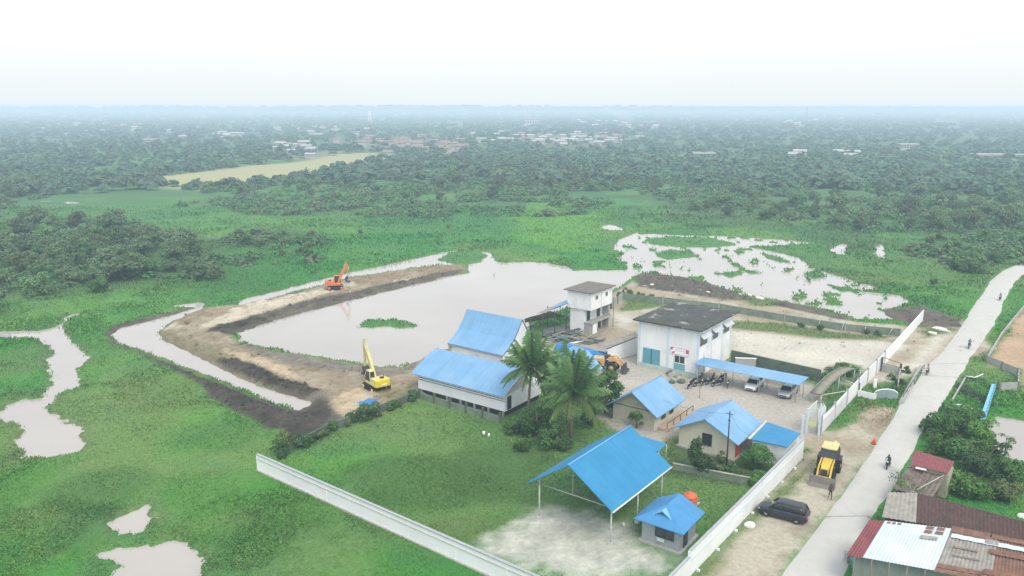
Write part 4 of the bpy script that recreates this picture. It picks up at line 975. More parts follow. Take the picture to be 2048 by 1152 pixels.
# front openings measured along -U
def onf(px, py): 
    t_ = along(Q0, -U, px); q = Q0 - U * t_; return q, hz(q, py)
q0, zt_ = onf(1319, 701); q1, _ = onf(1285, 701); wdr = (q1 - q0).length
door(wb, q1 - V * .06, U, -V * 0 + (-V) * 0 + V * 1, 0, 0, teal) if 0 else None
m_ = MB(); m_.obox(q1 - V * .06, U * wdr, V * .05, Z * zt_); dr = m_.build('door', teal, wb)
m_ = MB(); m_.obox(q1 - V * .08 + U * (wdr / 2 - .06), U * .12, V * .02, Z * (zt_ - .03)); m_.build('door_gap', dark_steel, wb)
q0, zt_ = onf(1369, 713); q1, zb_ = onf(1347, 713); _, zm = onf(1358, 727); w__ = (q1 - q0).length
m_ = MB(); m_.obox(q1 - V * .06 + Z * .7, U * w__, V * .055, Z * (zm - .7)); m_.build('door_panel', teal_d, wb)
window(wb, q1 + Z * zm, U, -V, w__, zt_ - zm, mullions=1)
q0, z0_ = onf(1376, 707); q1, _ = onf(1340, 700); w__ = (q1 - q0).length; _, z1_ = onf(1358, 697); z0_ = zt_ + .12; z1_ = z0_ + 1.05
bnn = thing('banner', 'white banner with red corners above the small window of the white block building', 'banner', q1)
m_ = MB(); m_.obox(q1 - V * .14 + Z * z0_, U * w__, V * .03, Z * (z1_ - z0_)); sh_ = m_.build('sheet', white_clean, bnn)
redp = mat('banner_red_print', (.55, .1, .16), .6, .1, 2); 
def patch(pts, name='red_print'):
    m_ = MB(); vv = [q1 - V * .145 + U * (w__ * x) + Z * (z0_ + (z1_ - z0_) * y) for x, y in pts]; m_.add(vv, [tuple(range(len(vv)))]); m_.build(name, redp, bnn)
patch([(0, .55), (.12, .6), (.1, .8), (.2, 1), (0, 1)]); patch([(.84, .35), (1, .3), (1, .95), (.84, .95)]); patch([(.05, .05), (.2, .1), (.25, .45), (.12, .35), (.1, .25)])
patch([(.2, .93), (.84, .93), (.84, .99), (.2, .99)], 'red_line')
# faint illegible lettering as thin grey bars
m_ = MB()
for y in (.5, .66):
    x = .26
    while x < .78:
        wv_ = random.uniform(.03, .08); m_.obox(q1 - V * .147 + U * (w__ * x) + Z * (z0_ + (z1_ - z0_) * y), U * (w__ * wv_), V * .002, Z * .09); x += wv_ + .02
m_.build('faint_print', mat('faint_print_grey', (.55, .55, .62), .7, .1, 1), bnn)
for px0, px1, pyb, pyt in ((1396, 1410, 694, 676), (1419.5, 1432, 681, 663), (1442, 1454, 668, 652)):
    t0, t1_ = along(Q0, V, px0), along(Q0, V, px1); q = Q0 + V * t0; zb_, zt_ = hz(q, pyb), hz(q, pyt)
    window(wb, q + Z * zb_, V, U, t1_ - t0, zt_ - zb_, mullions=0, frame=grey_steel)
    m_ = MB(); p0 = q - V * .35 + Z * (zt_ + .55) + U * .03; wv_ = t1_ - t0 + .7
    m_.slab([p0, p0 + V * wv_, p0 + V * wv_ + U * .8 - Z * .55, p0 + U * .8 - Z * .55], .07); m_.build('awning', mat('grey_awning', (.5, .56, .6), .8, .15, 1), wb)
m_ = MB(); m_.obox(Q0 - V * .09 - Z * .1, -U * Lw, V * .04, Z * .8); m_.build('skirting', mat('pale_green_skirting', (.42, .52, .5), .85, .15, 1), wb)

# low annex on the left of the white block with a sagging grey roof
x1, x2, x3, x4 = G(1214, 698, 2.2), G(1272, 675, 2.9), G(1272, 664, 3.6), G(1228, 672, 3.0)
nx_ = thing('annex', 'low white annex with a sagging grey roof left of the white block building', 'annex', Vector((x1.x, x1.y, 0)))
m_ = MB(); L_ = 8
lft = G(1186, 692, 1.6)
def bil(s, t_): 
    p = x1.lerp(x2, s); q = lft.lerp(x4, s) if s < 1 else x4; q = lft.lerp(x3, s); r_ = p.lerp(q, t_); return r_ - Z * .25 * math.sin(PI * t_) + Z * .08 * math.sin(s * 14)
rings = [[bil(i / L_, j / 4) for j in range(5)] for i in range(L_ + 1)]
vs_ = [p for r_ in rings for p in r_]; m_.add(vs_, [(i * 5 + j, i * 5 + j + 1, (i + 1) * 5 + j + 1, (i + 1) * 5 + j) for i in range(L_) for j in range(4)], 0, True); m_.build('roof', grey_tin, nx_)
m_ = MB(); vs_ = [x1 - Z * .1, x2 - Z * .1, Vector((x2.x, x2.y, -.1)), Vector((x1.x, x1.y, -.1))]; m_.add(vs_ + [v + V * .15 for v in vs_], [(0, 1, 2, 3), (7, 6, 5, 4), (0, 4, 5, 1), (1, 5, 6, 2), (2, 6, 7, 3), (3, 7, 4, 0)]); m_.build('wall', white_wall, nx_)
m_ = MB(); m_.tube([x1 + Z * .02, x2 + Z * .02], .08, 5); m_.build('eave_trim', dark_steel, nx_)

# ------------------------------------------------------------------ tower
T0 = G(1180, 670); Lt = along(T0, -U, 1140); Vt = along(T0, V, 1219); 
Ht = hz(T0, 586); Hm = hz(T0, 621)
tw = thing('tower', 'narrow two storey white tower with a grey flat roof and open gallery', 'tower', T0)
m_ = MB(); Tq = T0 + U * .25 - V * .3 + Z * Hm; m_.obox(Tq, -U * (Lt + .7), V * (Vt + .5), Z * (Ht - Hm)); m_.build('upper_wall', white_wall, tw)
m_ = MB(); m_.obox(Tq + U * .5 - V * .5 + Z * (Ht - Hm), -U * (Lt + 1.8), V * (Vt + 1.6), Z * .16); m_.build('roof', mat('grey_tower_roof', (.17, .16, .14), .95, .25, 1, bump=.3), tw)
m_ = MB(); m_.obox(T0 - Z * .2 - U * 1.3, -U * (Lt - 1.3), V * Vt, Z * (Hm + .2)); m_.build('lower_wall', white_wall, tw)
m_ = MB(); m_.obox(T0 - Z * .2, -U * 1.3, V * 1.0, Z * (2.2)); m_.build('gallery_pier', concrete, tw); m_ = MB(); m_.obox(T0 - Z * .2 + V * (Vt - .5), -U * 1.3, V * .5, Z * (Hm + .1)); m_.build('gallery_pier', concrete, tw)
fz = Hm * .45
m_ = MB(); m_.obox(T0 + U * .35 + Z * fz - V * .1, -U * 1.7, V * (Vt + .1), Z * .16); m_.build('balcony_floor', concrete, tw)
m_ = MB(); q = T0 + U * .3 + Z * (fz + .16)
m_.tube([q + Z * .75, q + V * Vt + Z * .75], .07, 5); m_.obox(q, V * Vt, U * .06, Z * .35)
m_.build('balcony_rail', concrete, tw)
for k in (.12, .62):
    q = T0 - U * 1.28 + V * (Vt * k) + Z * (fz + .2); m_ = MB(); m_.obox(q, V * 1.1, U * .05, Z * 2.0); m_.build('doorway', mat('dark_teal_opening', (.03, .07, .08), .5, .2, 1), tw)
for k in (.2, .7):
    q = T0 - U * 1.28 + V * (Vt * k); m_ = MB(); m_.obox(q, V * 1.0, U * .04, Z * 2.0); m_.build('doorway', dark_steel, tw)
m_ = MB(); m_.obox(T0 + V * .6 + U * .1, V * 1.5, U * .08, Z * 1.9); m_.build('door', white_clean, tw)
m_ = MB(); q = T0 + V * (Vt + .2) + U * .6; m_.tube([q - Z * .1, q + Z * (Hm + 1.2)], .06, 6); m_.build('downpipe', dark_steel, tw)
for k in (.22, .72):
    q = Tq + V * (Vt * k) + Z * (Ht - Hm) * .55; window(tw, q, V, U, .75, .75, mullions=0, frame=concrete)
m_ = MB(); m_.obox(Tq + V * Vt * .5 + U * .01, V * .06, U * .03, Z * (Ht - Hm)); m_.build('wall_joint', concrete, tw)

# open shed left of the tower
sh = thing('shed', 'open shed with dark posts and sagging grey and blue roof sheets left of the tower', 'shed', G(1109, 675))
posts_ = [(1061, 672, 640), (1085, 676, 628), (1109, 677, 621), (1132, 662, 612), (1095, 655, 612), (1120, 645, 606)]
for px, pb, pt in posts_:
    g = G(px, pb); m_ = MB(); m_.tube([g - Z * .1, Vector((g.x, g.y, hz(g, pt)))], .09, 6); m_.build('post', dark_steel, sh)
pt_ = lambda px, pb, pt: Vector((G(px, pb).x, G(px, pb).y, hz(G(px, pb), pt)))
a0, a1, a2, a3 = pt_(1085, 677, 627), pt_(1137, 662, 606), pt_(1137, 650, 599), pt_(1072, 662, 627)
m_ = MB()
def sag(p00, p10, p11, p01, sg, n_=5):
    vs_ = []
    for i in range(n_ + 1):
        for j in range(n_ + 1):
            s, t_ = i / n_, j / n_; q = p00.lerp(p10, s).lerp(p01.lerp(p11, s), t_); vs_.append(q - Z * sg * math.sin(PI * s) * math.sin(PI * t_) + Z * .04 * math.sin(7 * s + 5 * t_))
    m_.add(vs_, [(i * (n_ + 1) + j, i * (n_ + 1) + j + 1, (i + 1) * (n_ + 1) + j + 1, (i + 1) * (n_ + 1) + j) for i in range(n_) for j in range(n_)], 0, True)
sag(a0, a1, a2, a3, .2); m_.build('grey_roof_sheet', grey_tin, sh)
m_ = MB(); b0, b1, b2, b3 = [p + Z * .12 for p in (a0.lerp(a1, .35), a1, a2, a3.lerp(a2, .5))]; sag(b0, b1, b2, b3, .1); m_.build('blue_roof_sheet', blue_far, sh)
m_ = MB(); g = G(1061, 672); m_.tube([Vector((g.x, g.y, hz(g, 655))), pt_(1085, 676, 640), pt_(1109, 677, 634)], .05, 5); m_.tube([pt_(1048, 668, 658), pt_(1085, 677, 640)], .05, 5)
m_.tube([pt_(1085, 677, 672), pt_(1109, 677, 674), pt_(1150, 664, 658)], .07, 5); m_.build('brace', dark_steel, sh)
m_ = MB(); sag(pt_(1048, 660, 638), pt_(1100, 652, 622), pt_(1132, 645, 632), pt_(1050, 652, 645), .2); m_.build('rusty_curved_sheet', wood, sh)
m_ = MB(); sag(G(1070, 676, .25), G(1135, 664, .25), G(1160, 650, .35), G(1090, 655, .35), .1); m_.build('floor_slab', mat('dark_slab', (.13, .14, .14), .9, .3, 1), sh)
# heap of planks and sheets
rd = random.Random(5)
for i in range(26):
    c_ = G(rd.uniform(1110, 1195), rd.uniform(668, 688)); ang = AV + rd.uniform(-.35, .35) if i % 4 else AU + rd.uniform(-.3, .3); zz = .12 + .05 * i
    m_ = MB(); m_.box((c_.x, c_.y, min(zz, .9)), (rd.uniform(2.5, 4.8), rd.uniform(.18, .7), .06), 0, ang, rd.uniform(-.08, .08))
    tag(m_.build('scrap_board', [green_tin, wood, dark_roof, green_tin, grey_tin][i % 5]), 'long grey green board lying in the scrap heap at the foot of the tower', 'board', 'boards in the scrap heap')
m_ = MB(); c_ = G(1153, 684, .9); m_.loft([[(c_.x + x, c_.y + y * .5 + .3 * x, .9 + z_) for x, y, z_ in ((-1.3 * k, -.5 * k, 0), (0, -.7 * k, .0), (1.3 * k, -.2 * k, .05), (0, .6 * k, .0))] for k in (.9, 1)] , 0)
tag(m_.build('white_sheet', white_clean), 'small crumpled white sheet on top of the scrap heap', 'sheet')
# big tarpaulin covered pile
tp0, tp1 = G(1110, 700), G(1222, 722); tl = (tp1 - tp0); tn = tl.normalized(); ts_ = Vector((-tn.y, tn.x, 0))
rings = []; rd = random.Random(9)
for i in range(15):
    s = i / 14; c_ = tp0 + tl * s; wdt = 1.3 * (1 - .55 * abs(s - .45) ** 1.2) * (1 if 0 < i < 14 else .35); hh = (1.55 - .55 * s) * (1 if 0 < i < 14 else .3)
    rings.append([c_ + ts_ * (x * wdt + rd.uniform(-.08, .08)) + Z * max(-.05, z_ * hh + rd.uniform(-.07, .07)) for x, z_ in ((-1, -.02), (-.95, .35), (-.75, .8), (-.2, 1), (.4, 1.02), (.85, .75), (1.05, -.02))])
m_ = MB(); m_.loft(rings, 0, True, True); tag(m_.build('tarpaulin_pile', tarp), 'long heap wrapped in a bright blue tarpaulin between hall and white block', 'covered pile')
# blue tarp on bank
c_ = G(740, 806, .3); m_ = MB(); rd = random.Random(3); vs_ = []
outl = [(-2.0, .2), (-.9, .5), (-.3, 1.6), (.5, .9), (1.7, .9), (1.5, -.3), (.9, -1.6), (-.1, -1.3), (-1.2, -.7)]
vs_ = [(c_.x, c_.y, .65)] + [(c_.x + x, c_.y + y * 1.3, .28 + rd.uniform(0, .3)) for x, y in outl] + [(c_.x + x * .5, c_.y + y * .7, .5 + rd.uniform(-.15, .25)) for x, y in outl]
n_ = len(outl); fs_ = [(0, n_ + 1 + i, n_ + 1 + (i + 1) % n_) for i in range(n_)] + [(n_ + 1 + i, 1 + i, 1 + (i + 1) % n_, n_ + 1 + (i + 1) % n_) for i in range(n_)]
m_.add(vs_, fs_); tag(m_.build('tarpaulin', tarp), 'crumpled blue tarpaulin thrown on the bare earth beside the yellow excavator', 'tarpaulin')

# car port
cz = 2.75
c1_, c2_, c3_, c4_ = G(1386, 727, cz), G(1598, 770, cz), G(1617.5, 754, cz + .1), G(1408, 714, cz + .1)
cp_ = thing('car_port', 'long narrow pale blue car port roof over the two parked white cars', 'car port', Vector((c1_.x, c1_.y, 0)))
m_ = MB(); m_.slab([c1_, c2_, c3_, c4_], .08); m_.build('roof', blue_far, cp_)
for s in (.02, .31, .64, .97):
    for t_ in (.1, .9):
        q = c1_.lerp(c2_, s).lerp(c4_.lerp(c3_, s), t_); m_ = MB(); m_.tube([(q.x, q.y, -.1), (q.x, q.y, cz - .07)], .055, 6); m_.build('post', grey_steel, cp_)
# low back wall of the car port
wall_run('yard_wall', 'low pale wall at the back of the car port behind the white cars', 'wall', [G(1500, 757), G(1600, 782)], .9, .12, cream, None)

# ------------------------------------------------------------------ gateway
g0 = G(1612, 868); g1_ = G(1640, 872)
gw = thing('gateway', 'white gateway with tall posts, a pale green sign panel and pennants at the road entrance', 'gate', g0)
P1, P2 = G(1612, 868), G(1637, 872)
for q, hh in ((P1, 3.4), (P2, 4.3), (G(1603, 876), 3.0)):
    m_ = MB(); m_.obox(q - U * .1 - V * .1 - Z * .1, U * .2, V * .2, Z * (hh + .1)); m_.build('post', palewash, gw)
dG = Vector((P2.x - P1.x, P2.y - P1.y, 0))
m_ = MB(); pa, pb = P1 + Z * 2.5, P1 + Z * 3.7; q = G(1640, 840); hv = V * 3.6
m_.slab([P1 + Z * 3.4, P1 + V * 3.6 + Z * 3.4, P1 + V * 3.6 + Z * 3.36 + U * .05, P1 + Z * 3.36 + U * .05], .0 + 1.5); m_.build('sign_panel', mat('pale_green_banner', (.52, .64, .56), .6, .12, 1), gw)
m_ = MB(); m_.obox(P1 + Z * 1.2 + U * .1, U * 1.0 + V * .1, V * .05, Z * .5); m_.build('yellow_sign', mat('yellow_green_sign', (.55, .62, .3), .6, .1, 1), gw)
for i in range(4):
    q = P2 + V * (1.2 + i * .7) - U * .6 ; m_ = MB(); m_.tube([q, q + Z * 3.3], .025, 4); po = m_.build('flag_pole', grey_steel, gw)
    m_ = MB(); m_.add([q + Z * 3.2, q + U * .38 + Z * 2.7, q + U * .3 + Z * 1.5, q + Z * 1.1], [(0, 1, 2, 3)]); m_.build('pennant', white_clean, gw)
m_ = MB(); m_.tube([P2 + Z * 1.9, P2 + V * 6.5 + Z * 2.3], .06, 5); m_.build('top_rail', mat('pinkish_rail', (.5, .42, .45), .7, .1, 1), gw)
# curved roof over the ditch
ar = []; s0, s1_ = G(1630, 806), G(1700, 762); dr_ = (s1_ - s0); 
cvt = thing('arched_canopy', 'arched grey brown canopy roof between the car port and the white banner wall', 'canopy', s0)
m_ = MB(); n_ = 12; nn_ = U * 1.4; vs_ = []
for i in range(n_ + 1):
    s = i / n_; z_ = .7 + 1.9 * math.sin(PI * (.12 + .62 * s)); c_ = s0 + dr_ * s; 
    for k in (-1, 1): vs_ += [c_ + nn_ * k * .5 + Z * z_, c_ + nn_ * k * .5 + Z * (z_ - .12)]
fs_ = []
for i in range(n_):
    b0 = i * 4; fs_ += [(b0, b0 + 2, b0 + 6, b0 + 4), (b0 + 1, b0 + 5, b0 + 7, b0 + 3), (b0, b0 + 4, b0 + 5, b0 + 1), (b0 + 2, b0 + 3, b0 + 7, b0 + 6)]
m_.add(vs_, fs_, 0, True); m_.build('roof', mat('brown_canopy', (.27, .245, .2), .9, .2, 1, stain=(.2, .24, .2), stain_amt=.5), cvt)
for s in (.03, .5, .97):
    for k in (-1, 1):
        z_ = .7 + 1.9 * math.sin(PI * (.12 + .62 * s)); c_ = s0 + dr_ * s + nn_ * k * .46; m_ = MB(); m_.tube([c_ - Z * .1, c_ + Z * (z_ - .1)], .06, 5); m_.build('post', palewash, cvt)
m_ = MB(); 
for k in (-1, 1):
    m_.tube([s0 + dr_ * (i / n_) + nn_ * k * .53 + Z * (.72 + 1.9 * math.sin(PI * (.12 + .62 * i / n_))) for i in range(n_ + 1)], .09, 5)
m_.build('edge_beam', moss_light, cvt)
# pipe frame
fr_ = thing('pipe_frame', 'white horizontal pipe frame standing inside the gate behind the banner wall', 'pipe frame', G(1690, 790))
m_ = MB(); p_ = [G(1640, 800), G(1700, 790), G(1720, 752), G(1690, 748)]
m_.tube([p_[0] + Z * .7, p_[1] + Z * .7], .06, 5); m_.tube([p_[3] + Z * .9, p_[2] + Z * .9], .06, 5); m_.tube([G(1680, 775) + Z * 1.4, G(1712, 785) + Z * 1.2], .06, 5)
for q in p_: m_.tube([q - Z * .1, q + Z * .8], .05, 5)
m_.build('pipes', white_clean, fr_)
# block pen between wall and road
pn = [G(1757, 768), G(1795, 778), G(1800, 750), G(1762, 742)]
bp_ = thing('block_pen', 'open grey concrete block pen with dark posts between the white wall and the road', 'pen', pn[0])
for a, b_ in ((pn[3], pn[2]), (pn[2], pn[1])):
    m_ = MB(); d_ = (b_ - a).normalized(); n2_ = d_.cross(Z); m_.obox(a - n2_ * .08 - Z * .2, d_ * (b_ - a).length, n2_ * .16, Z * 1.3); m_.build('block_wall', concrete, bp_)
for q, hh in ((pn[3], 2.3), (pn[2], 1.9), (G(1716, 788), 1.8)):
    m_ = MB(); m_.obox(q - Vector((.12, .12, .1)), Vector((.24, 0, 0)), Vector((0, .24, 0)), Z * hh); m_.build('post', dark_steel, bp_)
m_ = MB(); m_.tube([pn[3] + Z * 2.25, pn[2] + Z * 1.85], .05, 5); m_.tube([pn[3] + Z * 1.3, pn[2] + Z * 1.2], .05, 5); m_.build('rail', dark_steel, bp_)
m_ = MB(); q = G(1747, 776); m_.obox(q, Vector((.45, 0, 0)), Vector((0, .3, 0)), Z * 1.3); tag(m_.build('white_post', white_clean, None, bevel=.03), 'short thick white post beside the block pen', 'post')
# bridge end walls with rounded teal tops
tealgrey = mat('teal_grey_concrete', (.24, .33, .36), .9, .2, 1, stain=(.35, .42, .42), stain_amt=.5)
def wing(name_, lab, ctr, dirv, w__, h_):
    rt = thing(name_, lab, 'bridge end wall', ctr); m_ = MB(); n2_ = dirv.cross(Z).normalized(); pf = [(-1, 0), (-1, .45), (-.8, .78), (-.4, .95), (.15, 1), (.65, .9), (.95, .65), (1, .4), (1, 0)]
    f0 = [ctr + dirv * (x * w__ / 2) + Z * (z_ * h_ - (.3 if z_ == 0 else 0)) for x, z_ in pf]
    m_.loft([[p - n2_ * .15 for p in f0], [p + n2_ * .15 for p in f0]]); m_.build('end_wall', tealgrey, rt)
    c_ = MB(); tp = [ctr + dirv * (x * w__ / 2) + Z * (z_ * h_ + .03) for x, z_ in pf if z_ > 0]; c_.tube(tp, .09, 5); c_.build('white_edge', white_clean, rt); return rt
wing('bridge_wing_wall', 'rounded teal grey bridge end wall on the compound side of the road', G(1771, 796), Vector((.99, -.1, 0)).normalized(), 3.2, 1.3)
wing('bridge_wing_wall', 'rounded teal grey bridge end wall half hidden by the bushes right of the road', G(1922, 828), Vector((.9, -.43, 0)).normalized(), 2.6, 1.3)
m_ = MB(); q = G(1716, 792); q2 = G(1752, 800); d_ = (q2 - q).normalized(); m_.obox(q, d_ * (q2 - q).length, d_.cross(Z) * .14, Z * .9); tag(m_.build('low_wall', white_clean), 'short low pinkish white wall joining the banner wall and the rounded bridge end wall', 'wall')
# left bridge side: low ramp slabs and rail
br = thing('bridge_side', 'low concrete bridge side with a thin dark rail on the left of the road', 'bridge parapet', G(1826, 765))
m_ = MB(); e = [G(1797, 808), G(1822, 806), G(1866, 735), G(1838, 735)]; m_.prism([(p.x, p.y) for p in (e[0], G(1806, 808), G(1845, 735), e[3])], -.3, .35); m_.build('slab', concrete, br)
m_ = MB(); a, b_ = G(1806, 800), G(1848, 738); m_.tube([a + Z * .75, b_ + Z * .75], .05, 5)
for k in range(7): q = a.lerp(b_, k / 6); m_.tube([q - Z * .1, q + Z * .75], .045, 5)
m_.build('rail', dark_steel, br)
br = thing('bridge_side', 'short concrete bridge parapet on the right of the road above the ditch', 'bridge parapet', G(1922, 768))
m_ = MB(); a, b_ = G(1903, 802), G(1929, 758); d_ = (b_ - a).normalized(); m_.obox(a - Z * .6, d_ * (b_ - a).length, d_.cross(Z) * .2, Z * .95); m_.build('slab', concrete, br)
m_ = MB(); a, b_ = G(1929, 756), G(1968, 760); d_ = (b_ - a).normalized(); m_.obox(a - Z * .4, d_ * (b_ - a).length, d_.cross(Z) * .25, Z * .75); m_.build('culvert_wall', mossy, br)
m_ = MB(); m_.tube([G(1933, 752, .6), G(1950, 755, .5), G(1966, 748, .75)], .09, 5); m_.build('white_pipe', white_clean, br)
# blue scalloped railing
a, b_ = G(1957, 858), G(1985, 775); d_ = (b_ - a).normalized(); n2_ = d_.cross(Z)
bl = thing('blue_railing', 'long narrow light blue railing with a scalloped edge beside the grey pond', 'railing', a)
lb = mat('light_blue_paint', (.2, .5, .72), .55, .12, 1.5)
m_ = MB(); m_.obox(a - n2_ * .15 + Z * .45, d_ * (b_ - a).length, n2_ * .42, Z * .12); 
for k in range(14):
    q = a + d_ * ((b_ - a).length * (k + .1) / 14); m_.obox(q + n2_ * .36 - Z * .1, d_ * .55, n2_ * .08, Z * 1.0)
m_.build('scalloped_rail', lb, bl)
m_ = MB(); 
for k in range(6):
    q = a + d_ * ((b_ - a).length * k / 5.2); m_.obox(q - n2_ * .1 - Z * .6, d_ * .2, n2_ * .2, Z * 1.04)
m_.build('pier', grey_steel, bl)
# right side yard walls
wall_run('field_wall', 'grey wall between the road verge and the bare orange ground', 'wall', [G(1972, 724), G(2003, 672), G(2052, 612)], .7, .2, concrete, None)
wall_run('field_wall', 'grey concrete wall turning round the corner of the bare orange ground', 'wall', [G(1972, 724), G(2036, 752), G(2035, 780), G(1998, 782)], 1.2, .16, concrete, None, 0, 2.6, moss_light, .05)
# utility pole
q = G(1453, 932); up = thing('utility_pole', 'slim dark utility pole in front of the cream house with the red door', 'pole', q)
zt_ = hz(q, 822); m_ = MB(); m_.tube([q - Z * .3, q + Z * zt_], [.1, .07], 8); m_.build('pole', dark_steel, up)
m_ = MB(); m_.tube([q + Z * (zt_ - .35) - U * .45, q + Z * (zt_ - .35) + U * .45], .04, 5); m_.tube([q + Z * (zt_ - 1.1) - U * .12, q + Z * (zt_ - 1.1) + U * .12], .08, 5); m_.build('cross_arm', dark_steel, up)
wires = MB()
for tgt in (Vector((*(O2 + V * 2)[:2], 3.6)), Vector((*(g1 + Z * 0)[:2], gz + .4))):
    s_ = q + Z * (zt_ - .3); wires.tube([s_.lerp(tgt, k / 10) - Z * .5 * math.sin(PI * k / 10) for k in range(11)], .014, 4)
wires.build('wire', dark_steel, up)
for px, py, top, lab in ((1405, 762, 702, 'thin grey pole rising in front of the corner of the white block building'), (1399, 795, 764, 'slim bent post standing in the yard left of the car port')):
    q = G(px, py); m_ = MB(); zt_ = hz(q, top); m_.tube([q - Z * .1, q + Z * zt_ * .9, q + Z * zt_ + U * .25 * (py > 780)], .05, 6); tag(m_.build('pole', grey_steel), lab, 'pole')

# ------------------------------------------------------------------ old roofs at the lower right
def corru(p00, p10, p11, p01, name_, m0, parent, sag_=.0, n_=26, amp=.035, t_=None):
    """corrugated sheet: ridges run p00->p01"""
    m_ = MB(); vs_ = []; k = 4
    for i in range(n_ + 1):
        for j in range(k + 1):
            s, u_ = i / n_, j / k; q = p00.lerp(p10, s).lerp(p01.lerp(p11, s), u_); q = q + Z * (amp * (1 if i % 2 else -1)) - Z * sag_ * math.sin(PI * s) * math.sin(PI * u_); vs_.append(q)
    m_.add(vs_, [(i * (k + 1) + j, i * (k + 1) + j + 1, (i + 1) * (k + 1) + j + 1, (i + 1) * (k + 1) + j) for i in range(n_) for j in range(k)], 0, False)
    return m_.build(name_, m0, parent)
zr, ze = 4.0, 3.2
ra, rb, rc = G(1739, 1038.5, zr), G(1903, 1058, zr), G(2060, 1090, zr)
ea, eb, ec = G(1692, 1110, ze), G(1869, 1142, ze), G(2060, 1178, ze)
sh1 = thing('roadside_shop', 'long shop with a patched maroon, white and rusty tin roof at the lower right', 'shop', Vector((ra.x, ra.y, 0)))
tops = [ra, ra.lerp(rb, .19), rb, rb.lerp(rc, .6), rc]; bots = [ea, ea.lerp(eb, .19), eb, eb.lerp(ec, .6), ec]
corru(bots[0], bots[1], tops[1], tops[0], 'maroon_roof', maroon, sh1, 0, 10)
corru(bots[1] + Z * .05, bots[2] + Z * .05, tops[2] + Z * .05, tops[1] + Z * .05, 'white_roof', pale_tin, sh1, .08, 40, .02)
corru(bots[2], bots[3], tops[3], tops[2], 'grey_roof', grey_tin, sh1, 0, 26)
corru(bots[3], bots[4], tops[4], tops[3], 'rusty_roof', rust, sh1, 0, 20)
L4 = lambda s, t_, dz=.1: (tops[2].lerp(tops[4], s)).lerp(bots[2].lerp(bots[4], s), t_) + Z * dz
def strip(s0, s1_, t0, t1_, m0, nm='roof_patch', dz=.09): corru(L4(s0, t1_, dz), L4(s1_, t1_, dz), L4(s1_, t0, dz), L4(s0, t0, dz), nm, m0, sh1, 0, 12, .02)
strip(.0, .5, -.06, .1, rust); strip(.52, 1., -.06, .05, rust); strip(.03, .95, .12, .22, pale_tin, dz=.11); strip(.45, .62, .1, .2, grey_tin, dz=.14)
strip(.0, .5, .84, .93, rust, dz=.1); strip(0, .55, .95, 1.04, rust, dz=.12); strip(.5, 1, .78, .9, rust, dz=.13); strip(.52, 1, .3, .42, rust, dz=.12); strip(.1, .4, .4, .44, wood, dz=.12); strip(.12, .45, .6, .63, wood, dz=.12)
WP = lambda s, t_, dz=.1: (tops[1].lerp(tops[2], s)).lerp(bots[1].lerp(bots[2], s), t_) + Z * dz
for s in (.64, .8):
    for t_ in (.02, .12): m_ = MB(); m_.slab([WP(s, t_), WP(s + .11, t_), WP(s + .11, t_ + .07), WP(s, t_ + .07)], .03); m_.build('rusty_hatch', rust, sh1)
m_ = MB(); m_.slab([WP(.62, .26), WP(.86, .26), WP(.86, .34), WP(.62, .34)], .03); m_.build('rusty_hatch', grey_tin, sh1)
for s in (.05, .13, .21):
    m_ = MB(); m_.slab([WP(s, .03), WP(s + .05, .03), WP(s + .05, .07), WP(s, .07)], .03); m_.build('rusty_hatch', rust, sh1)
m_ = MB(); P_ = [Vector((p.x, p.y, 0)) for p in (bots[0].lerp(tops[0], .12) + U * .5, bots[4].lerp(tops[4], .12), tops[4], tops[0] + U * .5)]
m_.prism([(p.x, p.y) for p in P_], -.2, ze - .25); m_.build('wall', mat('green_grey_boards', (.22, .27, .25), .9, .25, 1.5, streak=True), sh1)
for k in range(5):
    q = bots[0].lerp(bots[2], .1 + .2 * k); m_ = MB(); m_.tube([(q.x, q.y, -.1), (q.x, q.y, ze)], .06, 5); m_.build('post', wood, sh1)
# brown tiled long house
zr = 3.4
t0, t1_, t2_, t3_ = G(1764, 1034, 2.6), G(2060, 1083, 2.6), G(2060, 1047, 3.8), G(1835, 986, 3.8)
sh2 = thing('tiled_house', 'low house with a long dark brown tiled roof and a grey tin end', 'house', Vector((t0.x, t0.y, 0)))
tA = t0.lerp(t1_, .24); tB = t3_.lerp(t2_, .0)
corru(tA, t1_, t2_, tB, 'tiled_roof', brown_tile, sh2, .1, 60, .03)
corru(t0, tA, tB, G(1776, 984, 3.6), 'grey_tin_roof', grey_tin, sh2, .1, 14, .03)
m_ = MB(); dd_ = Vector((t3_.x - t0.x, t3_.y - t0.y, 0)); 
bk0 = G(1776, 984, 3.6); m_.slab([G(1776, 984, 3.58), t3_ - Z * .02, t2_ - Z * .02, t2_ + dd_ * .5 - Z * 1.0, t3_ + dd_ * .5 - Z * 1.0, bk0 + dd_ * .5 - Z * 1.0], .06); m_.build('rear_roof', brown_tile, sh2)
m_ = MB(); P_ = [t0.lerp(t3_, .1), t1_.lerp(t2_, .1), t2_, t3_, bk0]; m_.prism([(p.x, p.y) for p in P_], -.2, 2.45); m_.build('wall', mat('maroon_brown_wall', (.12, .06, .055), .9, .2, 1), sh2)
